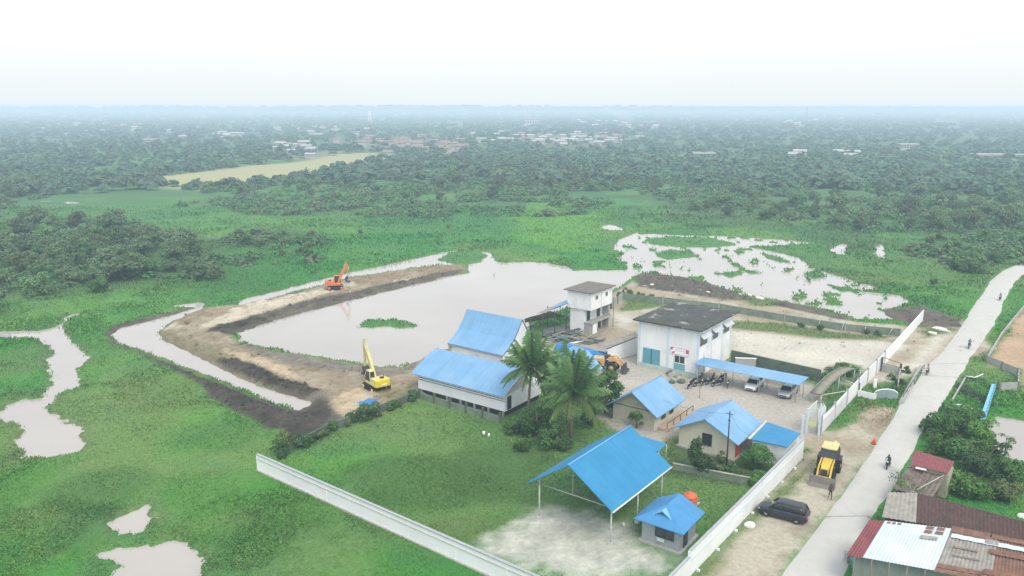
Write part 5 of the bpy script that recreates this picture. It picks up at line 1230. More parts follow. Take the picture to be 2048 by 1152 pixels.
# maroon roof house + wrecked brown roof
s0_, s1_, s2_, s3_ = G(1819, 929, 2.9), G(1896, 947, 2.9), G(1909, 923, 3.3), G(1829, 900, 3.3)
sh3 = thing('small_house', 'small house with a plain maroon roof below the big green bushes', 'house', Vector((s0_.x, s0_.y, 0)))
corru(s0_, s1_, s2_, s3_, 'roof', maroon, sh3, 0, 24, .02)
m_ = MB(); m_.prism([(p.x, p.y) for p in (s0_.lerp(s3_, .1), s1_.lerp(s2_, .1), s2_.lerp(s1_, .05), s3_)], -.2, 2.75); m_.build('wall', cream_dirty, sh3)
w0_, w1__, w2_, w3_ = G(1784, 976, 2.0), G(1862, 1000, 2.0), G(1893, 948, 2.5), G(1817, 932, 2.5)
sh4 = thing('collapsed_shed', 'half collapsed brown roofed shed between the maroon roof and the tiled house', 'shed', Vector((w0_.x, w0_.y, 0)))
corru(w0_, w1__, w2_, w3_, 'roof', mat('brown_wreck', (.17, .14, .12), .95, .45, 1.6, stain=(.3, .27, .24), stain_amt=.5, bump=.5), sh4, .35, 16, .05)
m_ = MB(); m_.tube([w1__.lerp(w2_, .95) + Z * .15, w0_.lerp(w1__, .5) + Z * .15], .06, 4); m_.tube([w0_.lerp(w3_, .95) + Z * .1, w2_.lerp(w3_, .6) + Z * .15], .06, 4); m_.tube([w0_.lerp(w1__, .5) + Z * .2, w1__ + Z * .2], .09, 4); m_.build('loose_batten', curb, sh4)
m_ = MB(); m_.slab([w3_.lerp(w2_, .22) + Z * .35, w3_.lerp(w2_, .5) + Z * .35, w3_.lerp(w2_, .5) + Z * .3 - V * .9, w3_.lerp(w2_, .22) + Z * .3 - V * .9], .04); m_.build('white_sheet', white_clean, sh4)
m_ = MB(); m_.prism([(p.x, p.y) for p in (w0_.lerp(w2_, .12), w1__.lerp(w3_, .12), w2_.lerp(w0_, .12), w3_.lerp(w1__, .12))], -.2, 1.55); m_.build('wall', mat('dark_shed_wall', (.1, .09, .075), .9, .3, 1), sh4)
# junk at the shop front
rd = random.Random(12)
for i, (px, py, c_, lab) in enumerate([(1712, 1135, mat('teal_crate_paint', (.08, .25, .22), .7, .1, 1), 'dark teal crate by the maroon end of the patched roof shop'), (1728, 1146, teal_d, 'light teal crate under the eave of the patched roof shop'), (1700, 1122, concrete, 'pale stone block at the roadside end of the patched roof shop'), (1745, 1140, mossy, 'dark covered bin under the eave of the patched roof shop')]):
    g = G(px, py); m_ = MB(); s_ = .8; 
    m_.loft([[g + Vector((x * s_ * k, y * s_ * k, z_)) for x, y in ((-.6, -.5), (.6, -.45), (.55, .5), (-.55, .5))] for k, z_ in ((.85, 0), (.9, .1), (1, .7), (1.05, .72), (1.05, .8), (.8, .82))]); tag(m_.build(['crate', 'crate', 'stone_block', 'bin'][i], c_), lab, ['crate', 'crate', 'stone', 'bin'][i])
for px, py, s_, lab in ((1500, 1053, .5, 'pale concrete block on the verge below the dark parked car'),(2043, 1034, .4, 'small white bag on the grass behind the brown tiled roof')):
    g = G(px, py); m_ = MB(); rd = random.Random(px); m_.loft([[g + Vector((math.cos(t_) * s_ * k * rd.uniform(.8, 1.2), math.sin(t_) * s_ * k * .8 * rd.uniform(.8, 1.1), z_ * s_)) for t_ in [j * PI / 4 for j in range(8)]] for k, z_ in ((1, -.1), (1.1, .3), (.9, .75), (.4, .95))]); tag(m_.build('stone_block' if px < 2000 else 'bag', white_wall), lab, 'stone' if px < 2000 else 'bag')
# pale litter flecks in the mud and on dirt: each one countable piece
lit = [(1320,545,.9),(1405,583,.8),(1290,572,.6),(1345,575,.5),(1520,596,.7),(1545,598,.6),(1460,596,.5),(310,1,0)]
rd = random.Random(8)
def flat_piece(px, py, s_, lab, grp, m0, nm='litter', cat='litter'):
    g = G(px, py, .02); m_ = MB(); n_ = 7; pts = [g + Vector((math.cos(2 * PI * j / n_) * s_ * rd.uniform(.5, 1.3), math.sin(2 * PI * j / n_) * s_ * rd.uniform(.7, 1.8), .1 + rd.uniform(0, .12))) for j in range(n_)]
    m_.slab([p + Z * .12 for p in pts], .25); tag(m_.build(nm, m0), lab, cat, grp)
pale = mat('pale_debris', (.62, .62, .56), .9, .15, 1)
for px, py, s_ in [(1321,546,.8),(1405,583,.9),(1415,586,.6),(1346,575,.7),(1290,573,.5),(1305,571,.5),(1392,578,.6),(1520,597,.8),(1500,592,.5),(1480,590,.4)]:
    flat_piece(px, py, s_, 'pale chunk of debris lying on the dark mud bank by the flooded marsh', 'debris on the mud bank', pale)
for px, py, s_ in [(1880,660,1.0),(1866,668,.7),(1895,664,.5)]: flat_piece(px, py, s_, 'white sand patch slab on the dirt between the tall white wall and the road', 'white slabs by the road', pale, 'slab', 'slab')
for px, py, s_ in [(665,742,.45),(675,748,.4),(690,745,.35),(710,748,.3)]: flat_piece(px, py, s_, 'white lump on the brown bank left of the yellow excavator', 'white lumps on the bank', pale, 'lump', 'lump')
for px, py, s_ in [(968,868,.2),(978,872,.16),(1247,1052,.14),(1400,900,.2)]: flat_piece(px, py, s_, 'small piece of white litter lying on the garden grass', 'litter on the grass', white_clean)
# boulders / logs along the road verge
# ------------------------------------------------------------------ palms and garden trees
def frond(L_, droop, seed, m_=None):
    """one coconut frond along +x from the origin: returns verts, faces"""
    rd = random.Random(seed); V_ = []; F_ = []; n_ = 18; spine = []
    for i in range(n_ + 1):
        s = i / n_; spine.append(Vector((L_ * (s - .12 * s * s * droop), 0, L_ * (.42 * s * (1.25 - droop) - .75 * droop * s * s))))
    def q(a, b_, c_, d_): o_ = len(V_); V_.extend([a, b_, c_, d_]); F_.append((o_, o_ + 1, o_ + 2, o_ + 3))
    for i in range(n_):
        a, b_ = spine[i], spine[i + 1]; w_ = .045 * (1 - i / n_) + .012; q(a + Vector((0, w_, 0)), b_ + Vector((0, w_ * .8, 0)), b_ - Vector((0, w_ * .8, 0)), a - Vector((0, w_, 0)))
        if i < 2: continue
        ll_ = L_ * .27 * math.sin(PI * min(1, (i / n_) * .82 + .14)) 
        for sd in (-1, 1):
            for kk in (0, .33, .66):
                p = a.lerp(b_, kk); tip = p + Vector((ll_ * .45, sd * ll_ * rd.uniform(.55, .85), -ll_ * rd.uniform(.35, .85))); w2_ = Vector((.085, 0, .0))
                q(p - w2_, p + w2_, tip + w2_ * .25, tip - w2_ * .25)
    return V_, F_
def palm(label, base, zc, L_, n_, seed, lean=(0, 0)):
    rt = thing('coconut_palm', label, 'palm tree', base, 0, 'coconut palms between the hall and the pavilion'); rd = random.Random(seed)
    m_ = MB(); top = Vector((lean[0], lean[1], zc)); m_.tube([Vector((0, 0, -.2)), Vector((lean[0] * .2, lean[1] * .2, zc * .4)), Vector((lean[0] * .6, lean[1] * .6, zc * .75)), top], [.24, .17, .15, .13], 8); m_.build('trunk', palm_bark, rt, world=False)
    for i in range(n_):
        a = i * 2.399 + rd.uniform(-.2, .2); k = i / n_; dr = .05 + .95 * k + rd.uniform(-.08, .08)
        Vf, Ff = frond(L_ * rd.uniform(.85, 1.08), dr, seed * 100 + i); R = Matrix.Rotation(a, 3, 'Z') @ Matrix.Rotation(-(.95 - 1.15 * k), 3, 'Y')
        Vn = np.array([tuple(R @ v + top) for v in Vf]); cc = np.empty((len(Vn), 3)); sh = rd.uniform(.7, 1.3); cc[:] = np.array((1.1, 1.0, .8)) * sh if k > .8 else np.array((.9, 1.05, 1)) * sh
        sp = np.zeros(len(Vn), bool)
        me_ = npmesh('frond', Vn, np.array(Ff), leaf_palm, cc); o_ = bpy.data.objects.new('frond', me_); C.objects.link(o_); o_.parent = rt
    m_ = MB(); 
    for i in range(6): a = i; m_.box((top.x + .25 * math.cos(a), top.y + .25 * math.sin(a), top.z - .25), (.24, .24, .28), 0, a)
    m_.build('coconuts', mat('coconut_husk', (.22, .17, .07), .8, .2, 2), rt, world=False, bevel=.08)
    return rt
b1 = G(1056, 850); palm('coconut palm in front of the right gable of the large hall', b1, hz(b1, 734), 4.5, 32, 3, (.4, 0))
b2 = G(1141, 884); palm('coconut palm with drooping yellowish fronds nearest the pavilion', b2, hz(b2, 784), 4.9, 34, 5, (.3, .1))
b3 = G(1135, 842); palm('upright young palm behind the other two, below the small blue roofed hut', b3, hz(b3, 752), 4.2, 26, 8, (.3, 0))
def gtree(name, label, px, py, R_, H_, nb, lm, n_=2600, size=.3, seed=1, base=.25, flat=.8, cat='tree', grp=None, rot=0):
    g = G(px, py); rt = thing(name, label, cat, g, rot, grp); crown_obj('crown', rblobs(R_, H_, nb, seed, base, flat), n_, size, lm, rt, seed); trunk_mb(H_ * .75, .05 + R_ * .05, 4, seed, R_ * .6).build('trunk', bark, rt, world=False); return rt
def cone_blobs(R_, H_, n_, seed):
    rd = random.Random(seed); out = []
    for i in range(n_):
        t_ = (i + .5) / n_; rr = R_ * (1 - t_) ** .6; a = rd.uniform(0, 6.28); out.append((math.cos(a) * rr * .45, math.sin(a) * rr * .45, H_ * (.15 + .8 * t_), rr * .6 + .12, rr * .6 + .12, H_ * .14))
    return out
gtree('tree', 'dark dense tree right of the palms, behind the cream middle house', 1210, 826, 2.7, 6.8, 24, leaf_mid, 6200, .32, 5, .12)
gtree('tree', 'smaller dark tree squeezed between the palms and the cream middle house', 1185, 850, 1.9, 4.0, 14, leaf_dark, 3200, .3, 6, .1)
gtree('tree', 'spreading tree under the left coconut palm', 1075, 872, 2.6, 4.0, 18, leaf_mid, 4200, .34, 7, .1)
gtree('tree', 'wide dark tree at the foot of the nearest coconut palm', 1112, 895, 2.5, 3.0, 18, leaf_dark, 4200, .34, 8, .05)
gtree('bush', 'light green leafy bush at the left front of the palm grove', 1042, 905, 1.2, 1.8, 8, leaf_light, 1500, .28, 9, .05, cat='bush')
gtree('bush', 'small pale green bush beside the palm grove on the lawn edge', 1060, 893, .9, 1.5, 6, leaf_light, 1000, .25, 10, .05, cat='bush')
gtree('bush', 'mid green bush between the hall corner and the palm grove', 1028, 868, 1.5, 2.0, 9, leaf_mid, 1800, .28, 11, .05, cat='bush')
gtree('small_tree', 'thin feathery green tree against the side of the cream middle house', 1273, 856, 1.25, 2.9, 8, leaf_mid, 750, .22, 12, .2)
g = G(1393, 944); rt = thing('conical_tree', 'dark green cone shaped tree left of the utility pole', 'tree', g); crown_obj('crown', cone_blobs(1.75, 4.1, 16, 2), 4600, .24, leaf_dark, rt, 3); trunk_mb(2.5, .12, 3, 3, .6).build('trunk', bark, rt, world=False)
gtree('round_tree', 'dense round green tree between the red door and the road wall', 1513, 940, 1.9, 3.3, 18, leaf_mid, 5200, .24, 14, .1, .9)
gtree('bush', 'bright green low bush in front of the round tree', 1513, 966, 1.25, 1.3, 9, leaf_light, 2000, .2, 15, .05, cat='bush')
gtree('bush', 'greyish green bush between the conical tree and the utility pole', 1435, 948, 1.3, 1.3, 8, leaf_olive, 1600, .2, 16, .05, cat='bush')
gtree('bush', 'dark low bush at the foot of the utility pole', 1462, 950, 1.1, 1.2, 7, leaf_dark, 1300, .2, 17, .05, cat='bush')
gtree('bush', 'small shrub under the window of the house with the red door', 1443, 925, .8, 1.6, 6, leaf_olive, 700, .2, 18, .1, cat='bush')
gtree('bush', 'dark upright bush at the left corner of the large hall', 826, 802, .8, 2.1, 8, leaf_dark, 1500, .24, 19, .05, cat='bush')
# vines on the back garden wall
for i in range(16):
    s = i / 15; q = (B0.lerp(B1, s / .35) if s < .35 else B1.lerp(B2, (s - .35) / .65)); rt = thing('vine_bush', 'dark creeper bush growing over the back garden wall', 'bush', q, 0, 'creepers on the back garden wall')
    sc_ = [1., .55, .8, 1.25, .7, .5, 1.1, .6][(i * 3) % 8]; rt.location = q + Vector((rd.uniform(-.5, .5), rd.uniform(-.8, .5), 0)); crown_obj('foliage', rblobs(1.5 * sc_, 1.9 * sc_, 8, 60 + i, .05, .7), 900, .26, [leaf_mid, leaf_olive, leaf_dark][i % 3], rt, 70 + i); 
# right of road bushes
rs = [(1885,880,2.6,3.6,leaf_mid,'big mid green bush beside the road opposite the gate'),(1920,868,2.8,4.2,leaf_mid,'tall bush right of the road below the rounded bridge end wall'),(1868,905,1.8,2.4,leaf_light,'light green bush touching the road above the maroon roof'),
 (1955,890,2.8,3.4,leaf_light,'bright green bush between the blue railing and the grey pond'),(1925,920,2.6,2.6,leaf_mid,'mid green bush just right of the maroon roof'),(1985,930,2.6,3.0,leaf_mid,'mid green bush at the lower left edge of the grey pond'),
 (1960,950,2.6,2.8,leaf_dark,'dark bush between the grey pond and the tiled house'),(1900,975,2.2,2.6,leaf_light,'pale green bush overhanging the half collapsed shed'),(1935,990,2.2,2.2,leaf_light,'pale green bush above the left part of the brown tiled roof'),
 (2025,965,2.6,2.6,leaf_mid,'mid green bush on the pond bank near the right edge'),(2010,1000,2.2,1.8,leaf_olive,'olive bush above the right part of the brown tiled roof'),(1850,862,1.3,1.8,leaf_mid,'small roadside bush at the top left of the big bushes'),(1895,838,1.6,2.2,leaf_mid,'green bush growing against the right bridge parapet'),
 (1945,840,1.8,2.0,leaf_mid,'green bush below the ditch, left of the blue railing')]
for i, (px, py, R_, H_, lm, lab) in enumerate(rs): gtree('bush', lab, px, py, R_, H_, 14, lm, int(1100 * R_), .3, 200 + i, .05, .8, 'bush', 'bushes right of the road')
def bare(name, label, px, py, H_, seed, leaves=0):
    g = G(px, py); rt = thing(name, label, 'tree', g); rd = random.Random(seed); m_ = MB()
    def br_(p, d_, l_, r_, k):
        q = p + d_ * l_; m_.tube([p, q], [r_, r_ * .65], 5)
        if k: 
            for _ in range(3): br_(q, (d_ + Vector((rd.uniform(-.7, .7), rd.uniform(-.7, .7), rd.uniform(-.1, .5)))).normalized(), l_ * .7, r_ * .6, k - 1)
    br_(Vector((0, 0, -.1)), Vector((.05, 0, 1)), H_ * .38, .09, 3); m_.build('trunk', wood, rt, world=False)
    if leaves: crown_obj('crown', rblobs(H_ * .45, H_, 8, seed, .5, .5), leaves, .22, leaf_mid, rt, seed)
bare('bare_tree', 'half bare tree standing in front of the grey tin roof end', 1812, 1042, 4.2, 4, 260); bare('bare_tree', 'flat topped thin tree at the edge of the grey pond', 2006, 925, 3.6, 6, 420)
bare('bare_tree', 'leafless grey tree at the roadside beside the half collapsed shed', 1790, 1000, 3.4, 9, 60)
# bushes behind the mossy yard wall
for i, (px, py) in enumerate([(1668, 752), (1685, 742), (1700, 752), (1650, 762)]):
    gtree('bush', 'loose green bush behind the arched canopy at the edge of the sandy lot', px, py, 1.5, 1.6, 7, leaf_light if i % 2 else leaf_mid, 900, .25, 90 + i, .05, cat='bush', grp='bushes behind the arched canopy')
for i, (px, py, s_) in enumerate([(1255, 590, 1.6), (1240, 597, 1.3), (1280, 596, 1.2), (1300, 598, 1.2), (1640, 660, 1.0), (1600, 654, .9), (1735, 668, 1.0), (1755, 671, .8)]):
    gtree('bush', 'low green bush growing along the long marsh wall', px, py, s_, s_ * 1.1, 6, leaf_mid if i < 2 else leaf_dark, 650, .26, 120 + i, .05, cat='bush', grp='bushes along the marsh wall')
for i, (px, py) in enumerate([(1790, 785), (1800, 770), (1785, 760), (1812, 745)]):
    gtree('bush', 'small bush growing in and around the block pen by the bridge', px, py, .9, 1.1, 6, leaf_mid, 700, .2, 140 + i, .05, cat='bush', grp='bushes around the block pen')
# ------------------------------------------------------------------ distant town
tw_w = mat('distant_white_wall', (.36, .375, .38), .8, .1, .2); tw_r = mat('distant_clay_roof', (.25, .175, .145), .8, .2, .2); tw_g = mat('distant_pale_roof', (.36, .37, .37), .7, .1, .2)
def far_house(px, py, w__, d__, h_, roofm, label, grp, rz):
    g = G(px, py); m_ = MB(); X_ = Vector((math.cos(rz), math.sin(rz), 0)); Y_ = Vector((-math.sin(rz), math.cos(rz), 0)); o_ = g - X_ * w__ / 2 - Y_ * d__ / 2
    m_.obox(o_, X_ * w__, Y_ * d__, Z * h_, 0); e = .7; c_ = g + Z * (h_ + w__ * .18)
    a, b_, c2, d2 = [o_ + Z * h_ + v for v in (-X_ * e - Y_ * e, X_ * (w__ + e) - Y_ * e, X_ * (w__ + e) + Y_ * (d__ + e), -X_ * e + Y_ * (d__ + e))]
    r0, r1 = (a + d2) / 2 + Z * d__ * .22, (b_ + c2) / 2 + Z * d__ * .22
    m_.add([a, b_, r1, r0, d2, c2], [(0, 1, 2, 3), (4, 3, 2, 5), (0, 3, 4), (1, 5, 2)], 1); o_ = m_.build('distant_house', [tw_w, roofm]); tag(o_, label, 'house', grp)
rd = random.Random(21)
cl = [(780, 290, 90, 12, 34, tw_r, 'small clay roofed house in the hazy red roofed part of the distant town'), (1010, 285, 50, 9, 16, tw_g, 'tiny white roofed house in the left of the bright distant row'), (1130, 284, 90, 8, 40, tw_g, 'tiny white roofed house in the bright row in the middle distance'),
      (1090, 278, 40, 5, 10, tw_r, 'clay roofed house just above the bright distant row'), (1200, 276, 40, 5, 9, tw_r, 'clay roofed house in the right part of the bright distant row'), (430, 272, 60, 8, 14, tw_g, 'pale house in the haze above the pale field'), (590, 305, 50, 8, 14, tw_g, 'pale house at the upper edge of the pale field'),
      (900, 300, 40, 8, 12, tw_r, 'reddish house right of the pale field in the middle distance'), (1220, 250, 90, 8, 16, tw_g, 'faint white house near the thin smoke'), (1600, 245, 60, 6, 14, tw_g, 'faint white house below the thin mast on the right horizon'), (1690, 315, 30, 5, 7, tw_g, 'pale roof among the dark trees on the right'),
      (1600, 316, 14, 4, 3, tw_g, 'pale roof alone among the trees right of centre'), (230, 262, 90, 8, 14, tw_g, 'faint pale house in the haze on the far left'), (660, 262, 80, 7, 14, tw_g, 'faint pale house below the white tower on the horizon')]
for px, py, rx, ry, n_, rm_, lab in cl:
    for i in range(int(n_ * .8)):
        x, y = rd.gauss(px, rx * .75), rd.gauss(py, ry * .7)
        if y < 238: continue
        k = max(1, 60 / (y - 215)) ** .5; far_house(x, y, rd.uniform(6, 11) * k, rd.uniform(5, 8) * k, rd.uniform(3.2, 5.5) * k ** .5, rm_, lab, lab.replace('small ', '').replace('tiny ', '')[:40].strip() + ' group', rd.uniform(-.5, .5))
def big(px, py, w__, d__, h_, lab):
    g = G(px, py); rt = thing('distant_building', lab, 'building', g); m_ = MB(); m_.obox(g - Vector((w__ / 2, 0, 0)), Vector((w__, 0, 0)), Vector((0, d__, 0)), Z * h_); m_.build('wall', tw_w, rt)
    m_ = MB(); m_.obox(g - Vector((w__ / 2 + 1, 1, -h_)), Vector((w__ + 2, 0, 0)), Vector((0, d__ + 2, 0)), Z * 1.2); m_.build('roof', tw_g, rt)
    m_ = MB(); 
    for k in range(6): m_.obox(g - Vector((w__ / 2 - w__ * (k + .25) / 6, .3, -h_ * .45)), Vector((w__ / 12, 0, 0)), Vector((0, .25, 0)), Z * h_ * .2)
    m_.build('window', glass, rt)
big(1064, 252, 34, 18, 15, 'large pale rectangular building standing out above the distant town'); big(910, 251, 34, 16, 9, 'low wide pale building left of the large rectangular one in the distance')
big(1818, 300, 16, 8, 5, 'pale long shed among the dark trees on the right'); big(1408, 318, 16, 8, 4, 'low pale shed alone in the dark trees right of the middle'); big(1985, 320, 26, 8, 3.5, 'low pale roofed shed near the right edge beyond the thicket'); big(2040, 321, 18, 8, 3.5, 'pale shed cut by the right edge of the view'); big(395, 238, 60, 20, 14, 'faint wide white building on the far left horizon'); big(298, 289, 11, 8, 5, 'single bright white roof in the dark belt on the left'); big(1890, 250, 50, 20, 12, 'faint bluish building in the right hand haze')
def mast(px, py, top, lab, w__):
    g = G(px, py); zt_ = hz(g, top); m_ = MB()
    for sx in (-1, 1):
        for sy in (-1, 1): m_.tube([g + Vector((sx * w__, sy * w__, 0)), g + Vector((sx * w__ * .15, sy * w__ * .15, zt_))], [w__ * .12, w__ * .07], 4)
    for k in range(8):
        s = k / 8; q = w__ * (1 - .85 * s); z_ = zt_ * s; m_.tube([g + Vector((-q, -q, z_)), g + Vector((q, -q, z_)), g + Vector((q, q, z_)), g + Vector((-q, q, z_)), g + Vector((-q, -q, z_))], w__ * .06, 4)
    tag(m_.build('lattice_mast', white_clean if px < 1000 else dark_steel), lab, 'mast')
mast(740, 249, 222, 'pale lattice mast rising above the distant town left of the middle', 5); mast(1612, 240, 212, 'thin dark mast poking over the horizon on the right', 3.5)

# thin smoke over the distant town
sm = bpy.data.materials.new('thin_smoke'); sm.use_nodes = True; N_ = sm.node_tree.nodes; N_.remove(N_['Principled BSDF'])
ab_ = N_.new('ShaderNodeVolumeAbsorption'); ab_.inputs['Density'].default_value = .012; ab_.inputs['Color'].default_value = (.2, .2, .2, 1)
em_ = N_.new('ShaderNodeEmission'); em_.inputs['Strength'].default_value = .0092; em_.inputs['Color'].default_value = (.80, .90, .97, 1)  # own glow replaces the daylight that smoke would scatter
as_ = N_.new('ShaderNodeAddShader'); sm.node_tree.links.new(ab_.outputs[0], as_.inputs[0]); sm.node_tree.links.new(em_.outputs[0], as_.inputs[1]); sm.node_tree.links.new(as_.outputs[0], N_['Material Output'].inputs['Volume'])
g = G(1262, 252); m_ = MB(); rings = []
for k in range(13):
    s = k / 12; c_ = g + Vector((-55 * s ** 1.3 + 6 * math.sin(5 * s), 10 * s, 2 + 42 * s)); r_ = (8 + 26 * s) * max(.05, math.sin(PI * min(1, .12 + .85 * s)))
    rings.append([c_ + Vector((r_ * math.cos(2 * PI * j / 14) * (1 + .2 * math.sin(3 * j + k)), r_ * math.sin(2 * PI * j / 14), 4 * math.sin(j + k))) for j in range(14)])
m_.loft(rings, 0, True, True); tag(m_.build('smoke', sm), 'thin pale smoke drifting up from the distant town right of the centre', 'smoke')
# ------------------------------------------------------------------ vehicles (built along +x, then turned)
def cyl_y(m_, c, r, w_, n=20, m=0):
    """disc with its axle along y"""
    a = [Vector((c[0] + r * math.cos(2 * PI * i / n), c[1] - w_ / 2, c[2] + r * math.sin(2 * PI * i / n))) for i in range(n)]
    b_ = [v + Vector((0, w_, 0)) for v in a]; ai = [Vector(c) + (v - Vector(c)) * .9 + Vector((0, -.02, 0)) for v in a]
    m_.loft([a, b_], m, True, True)
def wheel(parent, c, r, w_, rim=grey_steel, lug=False):
    m_ = MB(); n = 24; prof = [(r * .6, -w_ / 2), (r * .93, -w_ / 2), (r, -w_ * .3), (r, w_ * .3), (r * .93, w_ / 2), (r * .6, w_ / 2)]
    rings = [[(c[0] + pr * math.cos(2 * PI * i / n), c[1] + py, c[2] + pr * math.sin(2 * PI * i / n)) for i in range(n)] for pr, py in prof]
    m_.loft(rings + [rings[0]], 0, False, True)
    if lug:
        for i in range(18):
            t = 2 * PI * i / 18; q = Vector((c[0] + r * math.cos(t), c[1], c[2] + r * math.sin(t))); m_.box(q, (r * .12, w_ * .95, r * .1), 0, 0, -t)
    wl = m_.build('wheel', rubber, parent, world=False)
    m_ = MB(); cyl_y(m_, c, r * .62, w_ * .7, 18); cyl_y(m_, c, r * .2, w_ * .95, 10); m_.build('rim', rim, wl, world=False)
    return wl
def car(name, label, cat, loc, rz, paint, L_=4.5, W_=1.75, H_=1.55, kind='suv', group=None):
    rt = thing(name, label, cat, loc, rz, group); h = W_ / 2; l = L_ / 2
    # lower body: rings across y, walking along x
    st = [(-l, .80, .42, .80), (-l + .08, .9, .32, 1.0), (-l + .5, .98, .25, 1.02), (-.9, 1, .22, 1.02), (.6, 1, .22, .98), (l - 1.1, .99, .24, .93), (l - .45, .94, .26, .82), (l - .1, .84, .32, .70), (l, .7, .40, .6)]
    if kind == 'suv': st = [(x, w_, zb, zt + (.1 if x < .8 else .06)) for x, w_, zb, zt in st]
    rings = []
    for x, w_, zb, zt in st:
        y = h * w_; rings.append([(x, -y * .9, zb), (x, -y, zb + .12), (x, -y, zt - .14), (x, -y * .93, zt - .03), (x, -y * .6, zt), (x, y * .6, zt), (x, y * .93, zt - .03), (x, y, zt - .14), (x, y, zb + .12), (x, y * .9, zb)])
    m_ = MB(); m_.loft(rings, 0, True, True); body = m_.build('body', paint, rt, world=False)
    zt = 1.1 if kind == 'suv' else 1.0; rear = -l + .18 if kind == 'suv' else -l + .75
    g_ = [(rear, .88, zt - .02, zt), (rear + .25, .84, zt - .02, H_ - .16), (rear + .6, .80, zt - .02, H_ - .05), (0, .80, zt - .02, H_ - .02), (.55, .80, zt - .02, H_ - .1), (1.25, .88, zt - .05, zt)]
    rings = [[(x, -h * .93, zb), (x, -h * (.93 * .25 + w_ * .7), zb + (z_ - zb) * .6), (x, -h * w_ * .92, z_), (x, h * w_ * .92, z_), (x, h * (.93 * .25 + w_ * .7), zb + (z_ - zb) * .6), (x, h * .93, zb)] for x, w_, zb, z_ in g_]
    m_ = MB(); m_.loft(rings, 0, True, True); m_.build('windows', car_glass, rt, world=False)
    m_ = MB(); rr2 = [[(x, -h * w_ * .93, z_ + .012), (x, -h * w_ * .6, z_ + .045), (x, h * w_ * .6, z_ + .045), (x, h * w_ * .93, z_ + .012)] for x, w_, zb, z_ in g_[1:5]]
    m_.loft(rr2, 0, False, True); m_.build('roof', paint, rt, world=False)
    for sy in (-1, 1):
        m_ = MB(); m_.tube([(1.22, sy * h * .9, zt), (.56, sy * h * .79, H_ - .09)], .045, 5); m_.tube([(rear + .02, sy * h * .86, zt), (rear + .3, sy * h * .8, H_ - .12)], .07, 5); m_.tube([(-.15, sy * h * .935, zt - .02), (-.1, sy * h * .8, H_ - .05)], .035, 5); m_.tube([(-1.1, sy * h * .935, zt - .02), (-1.0, sy * h * .8, H_ - .07)], .04, 5); m_.build('pillar', paint, rt, world=False)
        m_ = MB(); m_.box((.95, sy * (h + .08), zt + .02), (.14, .18, .12)); m_.build('mirror', paint, rt, world=False, bevel=.03)
        m_ = MB(); m_.loft([[(l - .32, sy * h * .88, .64), (l - .05, sy * h * .62, .58), (l - .05, sy * h * .6, .72), (l - .3, sy * h * .86, .8)], [(l - .30, sy * h * .93, .64), (l + .0, sy * h * .64, .58), (l + .0, sy * h * .62, .72), (l - .3, sy * h * .92, .8)]]); m_.build('headlight', lamp_w, rt, world=False)
        m_ = MB(); m_.box((-l + .04, sy * h * .74, .86), (.12, .28, .26)); m_.build('tail_light', lamp_r, rt, world=False, bevel=.02)
        for sx in (-1, 1): wheel(rt, (sx * l * .6, sy * (h - .1), .33), .33, .22)
    m_ = MB(); m_.box((l - .03, 0, .52), (.1, W_ * .55, .16)); m_.build('grille', dark_steel, rt, world=False)
    m_ = MB(); m_.box((-l + .0, 0, .66), (.04, .5, .14)); m_.box((l + .03, 0, .42), (.03, .46, .12)) if 0 else None; m_.build('number_plate', plate, rt, world=False)
    return rt
g = (G(1483, 790) + G(1528, 764)) / 2; car('parked_car', 'white parked car under the left half of the blue car port', 'car', (g.x + .2, g.y + .2, 0), AV + PI + .06, car_white)
g = (G(1553, 800) + G(1594, 780)) / 2; car('parked_car', 'silver parked car with a black roof under the right end of the car port', 'car', (g.x + .1, g.y, 0), AV + PI + .02, car_grey)
g = (G(1520, 1025) + G(1612, 1042)) / 2; car('parked_car', 'dark blue grey van like car parked on the verge beside the white wall', 'car', (g.x, g.y, 0), math.radians(148), car_dark, 4.9, 1.85, 1.75)

